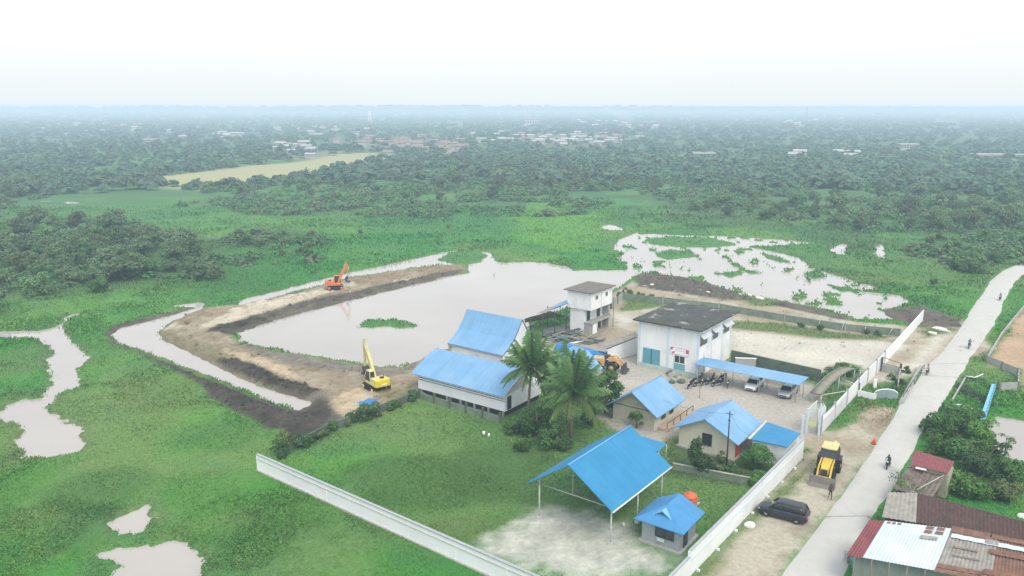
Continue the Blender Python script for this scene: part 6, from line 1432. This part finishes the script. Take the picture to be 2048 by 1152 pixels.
def excavator(label, loc, rz, paint, cw, pts, bucket_dir, slew=0, track=rubber):
    """pts: boom foot, knee, tip, stick end in local xz after slew"""
    rt = thing('excavator', label, 'excavator', loc, rz)
    for sy in (-1, 1):
        m_ = MB(); pf = [(-1.75, .35), (-1.6, .72), (-1.3, .85), (1.3, .85), (1.6, .72), (1.75, .35), (1.5, .05), (1.2, -.05), (-1.2, -.05), (-1.5, .05)]
        m_.loft([[Vector((x, sy * 1.15 - .28, z_)) for x, z_ in pf], [Vector((x, sy * 1.15 + .28, z_)) for x, z_ in pf]])
        for k in range(15): m_.box((-1.5 + k * .214, sy * 1.15, .87), (.09, .6, .05))
        tr = m_.build('track', track, rt, world=False)
        m_ = MB()
        for x in (-1.35, 1.35): cyl_y(m_, (x, sy * 1.15, .4), .3, .62, 14)
        m_.build('sprocket', paint, tr, world=False)
    m_ = MB(); m_.box((0, 0, .7), (1.7, 1.9, .35)); m_.build('undercarriage', dark_steel, rt, world=False)
    R = Matrix.Rotation(slew, 3, 'Z')
    def rot(mb_): mb_.v = [tuple(R @ Vector(v)) for v in mb_.v]; return mb_
    m_ = MB(); pf = [(-1.9, -1.15), (1.1, -1.15), (1.3, -.9), (1.3, .9), (1.1, 1.15), (-1.9, 1.15)]; m_.prism(pf, .95, 1.35); m_.prism([(-1.7, -1.1), (-.1, -1.1), (-.1, 1.1), (-1.7, 1.1)], 1.35, 1.95); rot(m_).build('house', paint, rt, world=False, bevel=.04)
    m_ = MB(); pf = [(-2.25, -1.0), (-1.85, -1.2), (-1.6, -1.2), (-1.6, 1.2), (-1.85, 1.2), (-2.25, 1.0)]; m_.prism(pf, .98, 2.0); rot(m_).build('counterweight', cw, rt, world=False, bevel=.05)
    m_ = MB(); m_.box((-2.27, -.1, 1.35), (.03, .7, .2)); rot(m_).build('badge', white_clean, rt, world=False)
    m_ = MB(); m_.box((-1.2, -.3, 2.05), (.5, .5, .2)); m_.tube([(-.9, -.75, 1.9), (-.9, -.75, 2.45)], .06, 6); rot(m_).build('exhaust', dark_steel, rt, world=False)
    m_ = MB(); m_.loft([[(-.25, .3, 1.35), (1.25, .3, 1.35), (1.25, 1.1, 1.35), (-.25, 1.1, 1.35)], [(-.25, .3, 2.0), (1.3, .3, 2.0), (1.3, 1.1, 2.0), (-.25, 1.1, 2.0)], [(-.15, .36, 2.8), (.85, .36, 2.8), (.85, 1.05, 2.8), (-.15, 1.05, 2.8)]]); cb = rot(m_).build('cab', glass, rt, world=False)
    m_ = MB(); m_.box((.36, .7, 2.85), (1.15, .82, .1)); 
    for x, y in ((-.25, .3), (1.27, .3), (1.27, 1.1), (-.25, 1.1)): m_.tube([(x, y, 1.35), (x, y, 2.0), (-.15 if x < 0 else .85, .36 if y < .7 else 1.05, 2.8)], .05, 5)
    rot(m_).build('cab_frame', paint, cb, world=False)
    a, k_, t_, s_ = [Vector((p[0], -.15, p[1])) for p in pts]
    def beam(p, q, w0, w1, th, name_, mm):
        d_ = (q - p).normalized(); nrm = Vector((-d_.z, 0, d_.x)); y = Vector((0, th / 2, 0)); m_ = MB(); m_.loft([[p - y - nrm * w0 / 2, p + y - nrm * w0 / 2, p + y + nrm * w0 / 2, p - y + nrm * w0 / 2], [q - y - nrm * w1 / 2, q + y - nrm * w1 / 2, q + y + nrm * w1 / 2, q - y + nrm * w1 / 2]]); return m_
    m_ = beam(a, k_, .45, .62, .42, '', 0); m2 = beam(k_, t_, .62, .32, .42, '', 0); m_.add(m2.v, m2.f); rot(m_).build('boom', paint, rt, world=False)
    m_ = beam(t_ + (t_ - s_).normalized() * .6, s_, .28, .22, .32, '', 0); m2 = beam(t_, t_.lerp(s_, .5), .5, .3, .33, '', 0); m_.add(m2.v, m2.f); rot(m_).build('stick', paint, rt, world=False)
    m_ = MB(); m_.tube([a + Vector((.6, 0, -.1)), a.lerp(k_, .85) - Vector((0, 0, .2))], .09, 6); m_.tube([k_ + Vector((0, 0, .3)), t_ + (t_ - s_).normalized() * .55], .07, 6); m_.tube([t_.lerp(s_, .1) + Vector((.35, 0, 0)), s_ + Vector((.3, 0, .35))], .06, 6); rot(m_).build('hydraulic_ram', grey_steel, rt, world=False)
    b_ = bucket_dir; m_ = MB(); pf = [(0, .15), (.45, .1), (.75, -.35), (.6, -.95), (.1, -1.2), (-.5, -1.05), (-.35, -.9), (.1, -.85), (.25, -.5), (0, -.2)]
    m_.loft([[s_ + Vector((x * b_, y, z_)) for x, z_ in pf] for y in (-.5, .5)]); rot(m_).build('bucket', dark_steel, rt, world=False)
    return rt
g = G(671, 577, .35); excavator('orange excavator with its boom folded high, working on the far earth bank', (g.x, g.y, .3), math.radians(12), orange, orange, [(.6, 1.3), (1.6, 3.6), (2.6, 5.5), (2.9, 2.6)], -1, 0)
g = G(753, 778, .3); excavator('yellow excavator on the near earth bank with its long boom reaching over the pond', (g.x, g.y, .3), math.radians(127), pale_yellow, mat('bright_yellow_paint', (.68, .56, .03), .5, .1, 2, stain=(.4, .34, .1), stain_amt=.3), [(.6, 1.4), (2.2, 4.0), (3.6, 6.2), (3.7, 2.4)], -1, 0)

# backhoe loader
g = G(1648, 952); bk = thing('backhoe_loader', 'yellow backhoe loader with its wide front bucket down on the road verge', 'backhoe loader', (g.x + .4, g.y + .3, 0), AV + PI + .12)
bk.scale = (1.17, 1.17, 1.12)
m_ = MB(); m_.loft([[(-.2, -.42, .7), (-.2, .42, .7), (-.2, .42, 1.75), (-.2, -.42, 1.75)], [(1.2, -.4, .7), (1.2, .4, .7), (1.2, .4, 1.65), (1.2, -.4, 1.65)], [(1.85, -.34, .75), (1.85, .34, .75), (1.85, .34, 1.45), (1.85, -.34, 1.45)]]); m_.build('bonnet', yellow, bk, world=False, bevel=.05)
m_ = MB(); m_.box((1.87, 0, 1.05), (.05, .56, .55)); m_.build('grille', dark_steel, bk, world=False)
m_ = MB(); m_.box((.0, 0, .65), (3.4, .8, .35)); m_.build('chassis', dark_steel, bk, world=False)
m_ = MB(); m_.loft([[(-1.75, -.75, 1.0), (-.15, -.7, 1.0), (-.15, .7, 1.0), (-1.75, .75, 1.0)], [(-1.8, -.78, 1.7), (-.1, -.72, 1.7), (-.1, .72, 1.7), (-1.8, .78, 1.7)], [(-1.65, -.68, 2.6), (-.4, -.66, 2.6), (-.4, .66, 2.6), (-1.65, .68, 2.6)]]); cb = m_.build('cab', glass, bk, world=False)
m_ = MB()
for x0, x1_ in ((-1.8, -1.65), (-.1, -.4), (-1.0, -1.0)):
    for sy in (-1, 1): m_.tube([(x0, sy * .76, 1.0), (x0, sy * .77, 1.7), (x1_, sy * .68, 2.6)], .05, 5)
m_.box((-.95, 0, 1.02), (1.75, 1.5, .12)); m_.build('cab_frame', dark_steel, cb, world=False)
m_ = MB(); m_.loft([[(-1.95, -.72, 2.62), (-.25, -.72, 2.62), (-.15, 0, 2.62), (-.25, .72, 2.62), (-1.95, .72, 2.62)], [(-1.9, -.7, 2.78), (-.3, -.7, 2.78), (-.2, 0, 2.8), (-.3, .7, 2.78), (-1.9, .7, 2.78)]]); m_.build('cab_roof', pale_yellow, bk, world=False, bevel=.04)
for sy in (-1, 1):
    wheel(bk, (-1.25, sy * .85, .72), .72, .42, pale_yellow, True); wheel(bk, (1.3, sy * .8, .5), .5, .32, pale_yellow, True)
    m_ = MB(); m_.loft([[(-.3, sy * .62, 1.5), (-.3, sy * .5, 1.5), (-.3, sy * .5, 1.75), (-.3, sy * .62, 1.75)], [(1.3, sy * .64, 1.25), (1.3, sy * .5, 1.25), (1.3, sy * .5, 1.5), (1.3, sy * .64, 1.5)], [(2.35, sy * .64, .4), (2.35, sy * .5, .4), (2.45, sy * .5, .6), (2.45, sy * .64, .6)]]); m_.build('loader_arm', yellow, bk, world=False)
    m_ = MB(); m_.box((-1.25, sy * .85, 1.5), (1.3, .46, .07)); m_.build('mudguard', dark_steel, bk, world=False)
    m_ = MB(); m_.tube([(.9, sy * .58, .8), (2.0, sy * .58, .85)], .05, 6); m_.build('hydraulic_ram', grey_steel, bk, world=False)
m_ = MB(); m_.box((2.2, 0, .75), (.1, 1.2, .1)); m_.build('cross_bar', yellow, bk, world=False)
m_ = MB(); pf = [(2.4, .85), (2.5, .1), (3.1, -.02), (3.15, .03), (2.62, .2), (2.5, .85)]; m_.loft([[(x, y, z_) for x, z_ in pf] for y in (-1.15, 1.15)])
for sy in (-1.15, 1.12): m_.add([(2.4, sy, .85), (2.5, sy, .05), (3.1, sy, 0), (2.4, sy + .03, .85), (2.5, sy + .03, .05), (3.1, sy + .03, 0)], [(0, 1, 2), (3, 5, 4), (0, 3, 4, 1), (1, 4, 5, 2), (2, 5, 3, 0)])
m_.build('front_bucket', mat('dusty_bucket_steel', (.2, .19, .17), .8, .25, 2), bk, world=False)
m_ = MB(); m_.box((-2.05, 0, .95), (.25, 1.7, .5)); m_.tube([(-2.1, .1, 1.0), (-2.5, .25, 2.6)], .17, 6); m_.build('rear_boom', pale_yellow, bk, world=False)
m_ = MB(); m_.tube([(-2.45, .25, 2.65), (-3.1, .35, 1.6)], .13, 6); m_.build('rear_stick', pale_yellow, bk, world=False)
m_ = MB(); pf = [(-3.0, 1.7), (-3.4, 1.6), (-3.5, 1.1), (-3.1, .8), (-2.75, .9), (-2.85, 1.0), (-3.1, 1.1), (-3.15, 1.4)]; m_.loft([[(x, y, z_) for x, z_ in pf] for y in (.05, .65)]); m_.build('rear_bucket', dark_steel, bk, world=False)
for sy in (-1, 1):
    m_ = MB(); m_.tube([(-2.1, sy * .8, 1.1), (-2.15, sy * .85, .1)], .08, 6); m_.box((-2.15, sy * .85, .06), (.35, .3, .08)); m_.build('stabiliser', dark_steel, bk, world=False)

# wheel loader by the tarpaulin
g = G(1236, 744); wl_ = thing('wheel_loader', 'dusty yellow wheel loader with a raised arm, half hidden behind the dark tree', 'wheel loader', (g.x - 1.3, g.y + .9, 0), math.radians(-25))
m_ = MB(); m_.loft([[(-2.6, -.8, .8), (-.6, -.8, .8), (-.6, .8, .8), (-2.6, .8, .8)], [(-2.6, -.75, 1.9), (-.6, -.75, 2.0), (-.6, .75, 2.0), (-2.6, .75, 1.9)]]); m_.build('body', tan_paint, wl_, world=False, bevel=.06)
m_ = MB(); m_.box((-.5, 0, 1.1), (2.2, .9, .8)); m_.build('front_frame', dark_steel, wl_, world=False)
for sy in (-1, 1):
    for x in (-1.7, .7): wheel(wl_, (x, sy * .95, .75), .75, .5, tan_paint, True)
    m_ = MB(); m_.loft([[(.1, sy * .5 - .09, 1.6), (.1, sy * .5 + .09, 1.6), (.0, sy * .5 + .09, 2.3), (.0, sy * .5 - .09, 2.3)], [(1.2, sy * .5 - .09, 1.75), (1.2, sy * .5 + .09, 1.75), (1.2, sy * .5 + .09, 2.35), (1.2, sy * .5 - .09, 2.35)], [(2.2, sy * .5 - .09, .9), (2.2, sy * .5 + .09, .9), (2.4, sy * .5 + .09, 1.25), (2.4, sy * .5 - .09, 1.25)]]); m_.build('loader_arm', tan_paint, wl_, world=False)
m_ = MB(); m_.box((1.0, 0, 2.05), (.5, .9, .35)); m_.tube([(.2, 0, 2.0), (1.8, 0, 1.9)], .1, 6); m_.build('arm_link', tan_paint, wl_, world=False, bevel=.04)
m_ = MB(); m_.box((-.3, 0, 2.2), (.7, .8, .5)); m_.tube([(-.5, .4, 2.2), (-.5, .4, 2.9)], .06, 5); m_.tube([(0, -.4, 2.2), (0, -.4, 2.7)], .05, 5); m_.build('controls', dark_steel, wl_, world=False)
m_ = MB(); pf = [(2.3, 1.3), (2.4, .3), (3.0, .2), (3.05, .25), (2.55, .45), (2.45, 1.3)]; m_.loft([[(x, y, z_) for x, z_ in pf] for y in (-1.2, 1.2)]); m_.build('bucket', dark_steel, wl_, world=False)

# traffic cone
g = G(1748, 886, .1); cn = thing('traffic_cone', 'single small orange traffic cone on the left edge of the road', 'traffic cone', g)
m_ = MB(); m_.prism([(-.28, -.28), (.28, -.28), (.28, .28), (-.28, .28)], 0, .05); m_.build('base', cone_red, cn, world=False)
m_ = MB(); m_.tube([(0, 0, .04), (0, 0, .75)], [.22, .05], 14); m_.build('cone', cone_red, cn, world=False)

# ------------------------------------------------------------------ people
skin_m = mat('skin', (.32, .19, .13), .7, .08, 4); hair_m = mat('black_hair', (.02, .018, .016), .7, .2, 6)
def person(label, loc, rz, pose, shirt, trousers, helmet=None, shoes=None, grp=None, seat_z=None):
    """one continuous skinned figure, ~1.68 m, facing +x"""
    rt = thing('person', label, 'person', loc, rz, grp)
    J = dict(pelvis=(0, 0, .92), waist=(0, 0, 1.06), chest=(.01, 0, 1.28), neck=(.0, 0, 1.45), skull=(.03, 0, 1.55), crown=(.03, 0, 1.64))
    for s, n_ in ((1, 'l'), (-1, 'r')):
        J['hip' + n_] = (0, .09 * s, .88); J['knee' + n_] = (.02, .10 * s, .49); J['ank' + n_] = (0, .10 * s, .09); J['toe' + n_] = (.16, .12 * s, .04)
        J['sho' + n_] = (0, .17 * s, 1.39); J['elb' + n_] = (0, .22 * s, 1.12); J['wri' + n_] = (.06, .23 * s, .88); J['palm' + n_] = (.08, .23 * s, .81)
    J.update(pose)
    R_ = dict(pelvis=.145, waist=.125, chest=.15, neck=.055, skull=.088, crown=.078, hip=.088, knee=.06, ank=.045, toe=.035, sho=.065, elb=.045, wri=.03, palm=.032)
    keys = list(J); idx = {k: i for i, k in enumerate(keys)}
    ed = [('pelvis', 'waist'), ('waist', 'chest'), ('chest', 'neck'), ('neck', 'skull'), ('skull', 'crown')]
    for n_ in 'lr': ed += [('pelvis', 'hip' + n_), ('hip' + n_, 'knee' + n_), ('knee' + n_, 'ank' + n_), ('ank' + n_, 'toe' + n_), ('chest', 'sho' + n_), ('sho' + n_, 'elb' + n_), ('elb' + n_, 'wri' + n_), ('wri' + n_, 'palm' + n_)]
    vs_ = [Vector(J[k]) for k in keys]; es_ = [(idx[a], idx[b_]) for a, b_ in ed]; rads = [R_.get(k, R_.get(k[:-1], .05)) for k in keys]; fing = set()
    for n_, s in (('l', 1), ('r', -1)):
        p = Vector(J['palm' + n_]); w__ = Vector(J['wri' + n_]); d_ = (p - w__).normalized(); sd = Vector((1, 0, 0)) if abs(d_.x) < .8 else Vector((0, 0, 1)); sd = (sd - d_ * sd.dot(d_)).normalized(); cu = d_.cross(sd) * s
        for f_, (o_, ln) in enumerate(((-.033, .055), (-.011, .068), (.011, .074), (.033, .066))):
            a = len(vs_); vs_ += [p + sd * o_ + d_ * .02, p + sd * o_ + d_ * (.02 + ln * .6), p + sd * o_ + d_ * (.02 + ln * .9) - cu * .02]; es_ += [(idx['palm' + n_], a), (a, a + 1), (a + 1, a + 2)]; rads += [.011, .009, .008]; fing |= {a, a + 1, a + 2}
        a = len(vs_); vs_ += [p + sd * .04 - d_ * .02, p + sd * .062 + d_ * .02]; es_ += [(idx['palm' + n_], a), (a, a + 1)]; rads += [.012, .009]; fing |= {a, a + 1}
    me_ = bpy.data.meshes.new('tmp'); me_.from_pydata([tuple(v) for v in vs_], es_, []); o_ = bpy.data.objects.new('tmp', me_); C.objects.link(o_)
    md = o_.modifiers.new('skin', 'SKIN'); md.use_smooth_shade = True
    for i, sv in enumerate(me_.skin_vertices[0].data): sv.radius = (rads[i], rads[i]); sv.use_root = (i == 0)
    ss = o_.modifiers.new('sub', 'SUBSURF'); ss.levels = 1; ss.render_levels = 1
    bpy.context.view_layer.update(); dg = bpy.context.evaluated_depsgraph_get(); nm = bpy.data.meshes.new_from_object(o_.evaluated_get(dg)); bpy.data.objects.remove(o_)
    nm.name = 'body'; 
    for m0 in (shirt, trousers, skin_m, shoes or dark_steel): nm.materials.append(m0)
    segs = []
    for a, b_ in es_:
        ka = keys[a] if a < len(keys) else 'f'; kb = keys[b_] if b_ < len(keys) else 'f'
        mi = 2 if ('f' in (ka, kb) or kb.startswith(('skull', 'crown', 'palm')) ) else 3 if kb.startswith('toe') else 1 if kb.startswith(('hip', 'knee', 'ank')) else 0
        if kb.startswith('wri'): mi = 0
        segs.append((vs_[a], vs_[b_], mi))
    for p in nm.polygons:
        c_ = p.center; best = 9
        for a, b_, mi in segs:
            ab_ = b_ - a; t_ = max(0, min(1, (c_ - a).dot(ab_) / (ab_.length_squared + 1e-9))); d_ = (c_ - a - ab_ * t_).length
            if d_ < best: best = d_; p.material_index = mi
        p.use_smooth = True
    b_o = bpy.data.objects.new('body', nm); C.objects.link(b_o); b_o.parent = rt
    hd = Vector(J['skull']); 
    m_ = MB()  # face: nose, ears, eyes, mouth
    m_.loft([[hd + Vector((.08, y * .014, z_)) for y, z_ in ((-1, -.03), (1, -.03), (.5, .02), (-.5, .02))], [hd + Vector((.112, y * .008, z_)) for y, z_ in ((-1, -.028), (1, -.028), (.4, -.015), (-.4, -.015))]])
    m_.build('nose', skin_m, b_o, world=False)
    for s in (-1, 1):
        m_ = MB(); m_.box(hd + Vector((.0, .088 * s, -.005)), (.035, .015, .05)); m_.build('ear', skin_m, b_o, world=False, bevel=.006)
        m_ = MB(); m_.box(hd + Vector((.084, .03 * s, .018)), (.01, .022, .01)); m_.build('eye', hair_m, b_o, world=False)
    m_ = MB(); m_.box(hd + Vector((.084, 0, -.052)), (.01, .045, .008)); m_.build('mouth', maroon, b_o, world=False)
    m_ = MB(); cm = helmet or hair_m; rr0 = .13 if helmet else .1; c_ = Vector(J['crown']) - Vector((.015, 0, .05 if helmet else .03)); rings = []
    for k in range(7):
        ph = -.25 + (PI / 2 + .2) * k / 6; rings.append([c_ + Vector((rr0 * 1.05 * math.cos(ph) * math.cos(2 * PI * j / 14), rr0 * .92 * math.cos(ph) * math.sin(2 * PI * j / 14), rr0 * math.sin(ph))) for j in range(14)])
    m_.loft(rings, 0, True, True); m_.build('helmet' if helmet else 'hair', cm, rt, world=False)
    return rt
cl_ = lambda n_, c_: mat(n_, c_, .85, .12, 5)
g = G(1660, 998, .02)
person('person in dark brown clothes walking along the road verge below the backhoe loader', (g.x, g.y, .03), math.radians(-100), dict(kneel=(.12, .1, .5), ankl=(.2, .1, .1), toel=(.34, .12, .05), kneer=(-.04, -.1, .49), ankr=(-.22, -.1, .13), toer=(-.1, -.12, .05), elbl=(-.1, .24, 1.13), wril=(-.02, .24, .9), elbr=(.06, -.23, 1.12), wrir=(.22, -.2, .95), palml=(.0, .24, .83), palmr=(.28, -.19, .92)), cl_('dark_brown_shirt', (.09, .06, .05)), cl_('black_trousers', (.03, .03, .035)))
sit = dict(pelvis=(-.12, 0, .86), waist=(-.08, 0, 1.0), chest=(0, 0, 1.2), neck=(.05, 0, 1.37), skull=(.09, 0, 1.47), crown=(.09, 0, 1.56),
           hipl=(-.08, .1, .82), hipr=(-.08, -.1, .82), kneel=(.32, .2, .72), kneer=(.32, -.2, .72), ankl=(.14, .2, .34), ankr=(.14, -.2, .34), toel=(.3, .21, .3), toer=(.3, -.21, .3),
           shol=(.04, .17, 1.32), shor=(.04, -.17, 1.32), elbl=(.22, .27, 1.1), elbr=(.22, -.27, 1.1), wril=(.42, .28, 1.04), wrir=(.42, -.28, 1.04), palml=(.49, .29, 1.04), palmr=(.49, -.29, 1.04))
def moto(label, loc, rz, paint, grp=None, name='motorbike'):
    rt = thing(name, label, 'motorbike', loc, rz, grp)
    wheel(rt, (.62, 0, .29), .29, .09); wheel(rt, (-.6, 0, .29), .29, .11)
    m_ = MB(); m_.loft([[(-.7, -.08, .62), (-.7, .08, .62), (-.72, .06, .75), (-.72, -.06, .75)], [(-.3, -.14, .45), (-.3, .14, .45), (-.25, .13, .78), (-.25, -.13, .78)], [(.1, -.09, .35), (.1, .09, .35), (.12, .08, .62), (.12, -.08, .62)], [(.38, -.12, .45), (.38, .12, .45), (.4, .12, .8), (.4, -.12, .8)]]); m_.build('fairing', paint, rt, world=False, bevel=.02)
    m_ = MB(); m_.loft([[(-.75, -.1, .76), (-.75, .1, .76), (-.75, .08, .84), (-.75, -.08, .84)], [(-.05, -.13, .74), (-.05, .13, .74), (-.05, .1, .82), (-.05, -.1, .82)]]); m_.build('seat', rubber, rt, world=False, bevel=.02)
    m_ = MB(); m_.tube([(.62, -.07, .29), (.42, -.07, .9)], .022, 5); m_.tube([(.62, .07, .29), (.42, .07, .9)], .022, 5); m_.tube([(.5, -.32, 1.02), (.4, -.1, .96), (.4, .1, .96), (.5, .32, 1.02)], .02, 5); m_.build('handlebar', dark_steel, rt, world=False)
    m_ = MB(); m_.box((.52, 0, .88), (.14, .2, .16)); m_.build('headlight', lamp_w, rt, world=False, bevel=.03)
    m_ = MB(); m_.box((-.78, 0, .68), (.06, .14, .08)); m_.build('tail_light', lamp_r, rt, world=False)
    m_ = MB(); m_.tube([(-.2, .12, .25), (-.75, .16, .32)], .045, 6); m_.box((0, 0, .3), (.45, .2, .2)); m_.build('engine', grey_steel, rt, world=False)
    m_ = MB(); m_.box((.66, 0, .58), (.3, .11, .03), 0, 0, -.3); m_.build('mudguard', paint, rt, world=False)
    return rt
ride = [(1776, 935, 232, cl_('green_jacket', (.05, .13, .09)), cl_('dark_jeans', (.04, .05, .07)), mat('green_helmet', (.03, .12, .07), .3, .1, 2), 'green', dark_steel),
        (1855, 748, 232, cl_('cream_shirt', (.6, .52, .46)), cl_('brown_trousers', (.16, .1, .1)), None, 'cream', maroon),
        (1938, 696, 55, cl_('slate_jacket', (.09, .12, .17)), cl_('slate_jeans', (.06, .08, .12)), mat('dark_helmet', (.03, .035, .05), .3, .1, 2), 'slate', car_dark),
        (2000, 600, 232, cl_('pale_grey_shirt', (.3, .34, .38)), cl_('navy_trousers', (.04, .05, .08)), mat('grey_helmet', (.2, .2, .22), .3, .1, 2), 'grey', car_dark),
        (2037, 530, 232, cl_('leaf_green_shirt', (.06, .18, .08)), cl_('black_jeans', (.03, .03, .03)), mat('dark_green_helmet', (.03, .1, .05), .3, .1, 2), 'leaf', dark_steel)]
where = {'green': 'nearest on the road beside the maroon roof', 'cream': 'by the bridge joint of the road', 'slate': 'on the middle stretch beyond the bridge', 'grey': 'high on the road before the bend', 'leaf': 'at the far bend of the road'}
who = {'green': 'dark green jacket', 'cream': 'cream shirt and no helmet', 'slate': 'slate blue jacket', 'grey': 'pale grey shirt', 'leaf': 'leaf green shirt'}
for px, py, az, sh_m, tr_m, hm_, key, paint in ride:
    g = G(px, py, .12); moto('motorbike ridden ' + where[key], (g.x, g.y, .12), math.radians(az), paint); person('person in a ' + who[key] + ' riding ' + where[key], (g.x, g.y, .12), math.radians(az), sit, sh_m, tr_m, hm_)
# motorbikes parked beside the white block building
first = None; rd = random.Random(4)
for i, (px, py) in enumerate([(1386, 768), (1396, 772), (1408, 770), (1420, 768), (1432, 772), (1444, 768), (1456, 774), (1402, 758), (1426, 758), (1446, 758), (1380, 776)]):
    g = G(px, py); az = math.radians(230 + rd.uniform(-25, 25)); lab = 'dark motorbike parked in the crowded row under the left end of the car port'
    if first is None: first = moto(lab, (g.x, g.y, 0), az, car_dark, 'motorbikes parked by the white block')
    else: dup(first, (g.x, g.y, 0), az, lab)
# rubble by the door
for i in range(16):
    g = G(rd.uniform(1340, 1372), rd.uniform(748, 766)); s_ = rd.uniform(.25, .6); m_ = MB(); m_.loft([[g + Vector((math.cos(t_) * s_ * k * rd.uniform(.7, 1.3), math.sin(t_) * s_ * k * rd.uniform(.7, 1.3), z_ * s_)) for t_ in [j * PI / 3 for j in range(6)]] for k, z_ in ((1, -.1), (1.05, .4), (.6, .9))])
    tag(m_.build('rubble_block', [concrete, mossy, cream_dirty][i % 3]), 'grey lump of rubble in the heap before the small door of the white block', 'rubble', 'rubble by the white block')
# ------------------------------------------------------------------ haze, sky, sun
hm = bpy.data.materials.new('humid_haze'); hm.use_nodes = True; N = hm.node_tree.nodes; L = hm.node_tree.links
N.remove(N['Principled BSDF']); outp = N['Material Output']
SIG = np.array((.00042, .00048, .00051)); HC = np.array((.73, .90, 1.02)); dens = .001
ab = N.new('ShaderNodeVolumeAbsorption'); ab.inputs['Density'].default_value = dens; ab.inputs['Color'].default_value = (*(1 - SIG / dens), 1)
em = N.new('ShaderNodeEmission'); em.inputs['Strength'].default_value = 1; em.inputs['Color'].default_value = (*(SIG * HC), 1)  # emission stands in for light scattered by the haze
ad = N.new('ShaderNodeAddShader'); L.new(ab.outputs[0], ad.inputs[0]); L.new(em.outputs[0], ad.inputs[1]); L.new(ad.outputs[0], outp.inputs['Volume'])
mb = MB(); mb.box((0, 1950, 19), (12000, 5100, 58))
hz_o = mb.build('haze', hm); hz_o['kind'] = 'structure'

w = bpy.data.worlds.new('World'); sc.world = w; w.use_nodes = True; N = w.node_tree.nodes; L = w.node_tree.links
bg = N['Background']; bg.inputs['Strength'].default_value = .1
SE, SA = math.radians(52), math.radians(157)    # sun elevation, azimuth from +Y towards +X
sky = N.new('ShaderNodeTexSky'); sky.sky_type = 'NISHITA'; sky.sun_disc = False; sky.sun_elevation = SE; sky.sun_rotation = SA
sky.dust_density = 6; sky.air_density = 1.2
L.new(sky.outputs[0], bg.inputs[0])
tc = N.new('ShaderNodeTexCoord'); sx = N.new('ShaderNodeSeparateXYZ'); L.new(tc.outputs['Generated'], sx.inputs[0])
cr = N.new('ShaderNodeValToRGB'); L.new(sx.outputs['Z'], cr.inputs[0])
e = cr.color_ramp.elements; e[0].position = 0; e[0].color = (.96, 1, 1, 1); e[1].position = .12; e[1].color = (.98, 1, 1, 1)
e.new(.045).color = (.95, .99, 1, 1)
nz = N.new('ShaderNodeTexNoise'); nz.inputs['Scale'].default_value = 1.8; nz.inputs['Detail'].default_value = 3; L.new(tc.outputs['Generated'], nz.inputs[0])
mr = N.new('ShaderNodeMapRange'); mr.inputs[3].default_value = .94; mr.inputs[4].default_value = 1.06; L.new(nz.outputs[0], mr.inputs[0])
vm = N.new('ShaderNodeVectorMath'); vm.operation = 'SCALE'; L.new(cr.outputs[0], vm.inputs[0]); L.new(mr.outputs[0], vm.inputs['Scale'])
bg2 = N.new('ShaderNodeBackground'); bg2.inputs['Strength'].default_value = .93; L.new(vm.outputs[0], bg2.inputs[0])
ad = N.new('ShaderNodeAddShader'); L.new(bg.outputs[0], ad.inputs[0]); L.new(bg2.outputs[0], ad.inputs[1]); L.new(ad.outputs[0], N['World Output'].inputs[0])
sl = bpy.data.lights.new('sun', 'SUN'); sl.energy = 1.0; sl.angle = math.radians(14); sl.color = (1, .96, .9)
so = bpy.data.objects.new('sun', sl); C.objects.link(so)
d = Vector((math.sin(SA) * math.cos(SE), math.cos(SA) * math.cos(SE), math.sin(SE)))
so.rotation_euler = d.to_track_quat('Z', 'Y').to_euler(); so.location = (60, 20, 90)
sc.view_settings.view_transform = 'Standard'; sc.view_settings.look = 'None'; sc.view_settings.exposure = 0; sc.view_settings.gamma = 1
sc.cycles.max_bounces = 6; sc.cycles.diffuse_bounces = 2; sc.cycles.glossy_bounces = 2; sc.cycles.transparent_max_bounces = 6
for pr, u_ in zip(protos, used):
    if not u_:
        for c_ in list(pr.children): bpy.data.objects.remove(c_)
        bpy.data.objects.remove(pr)
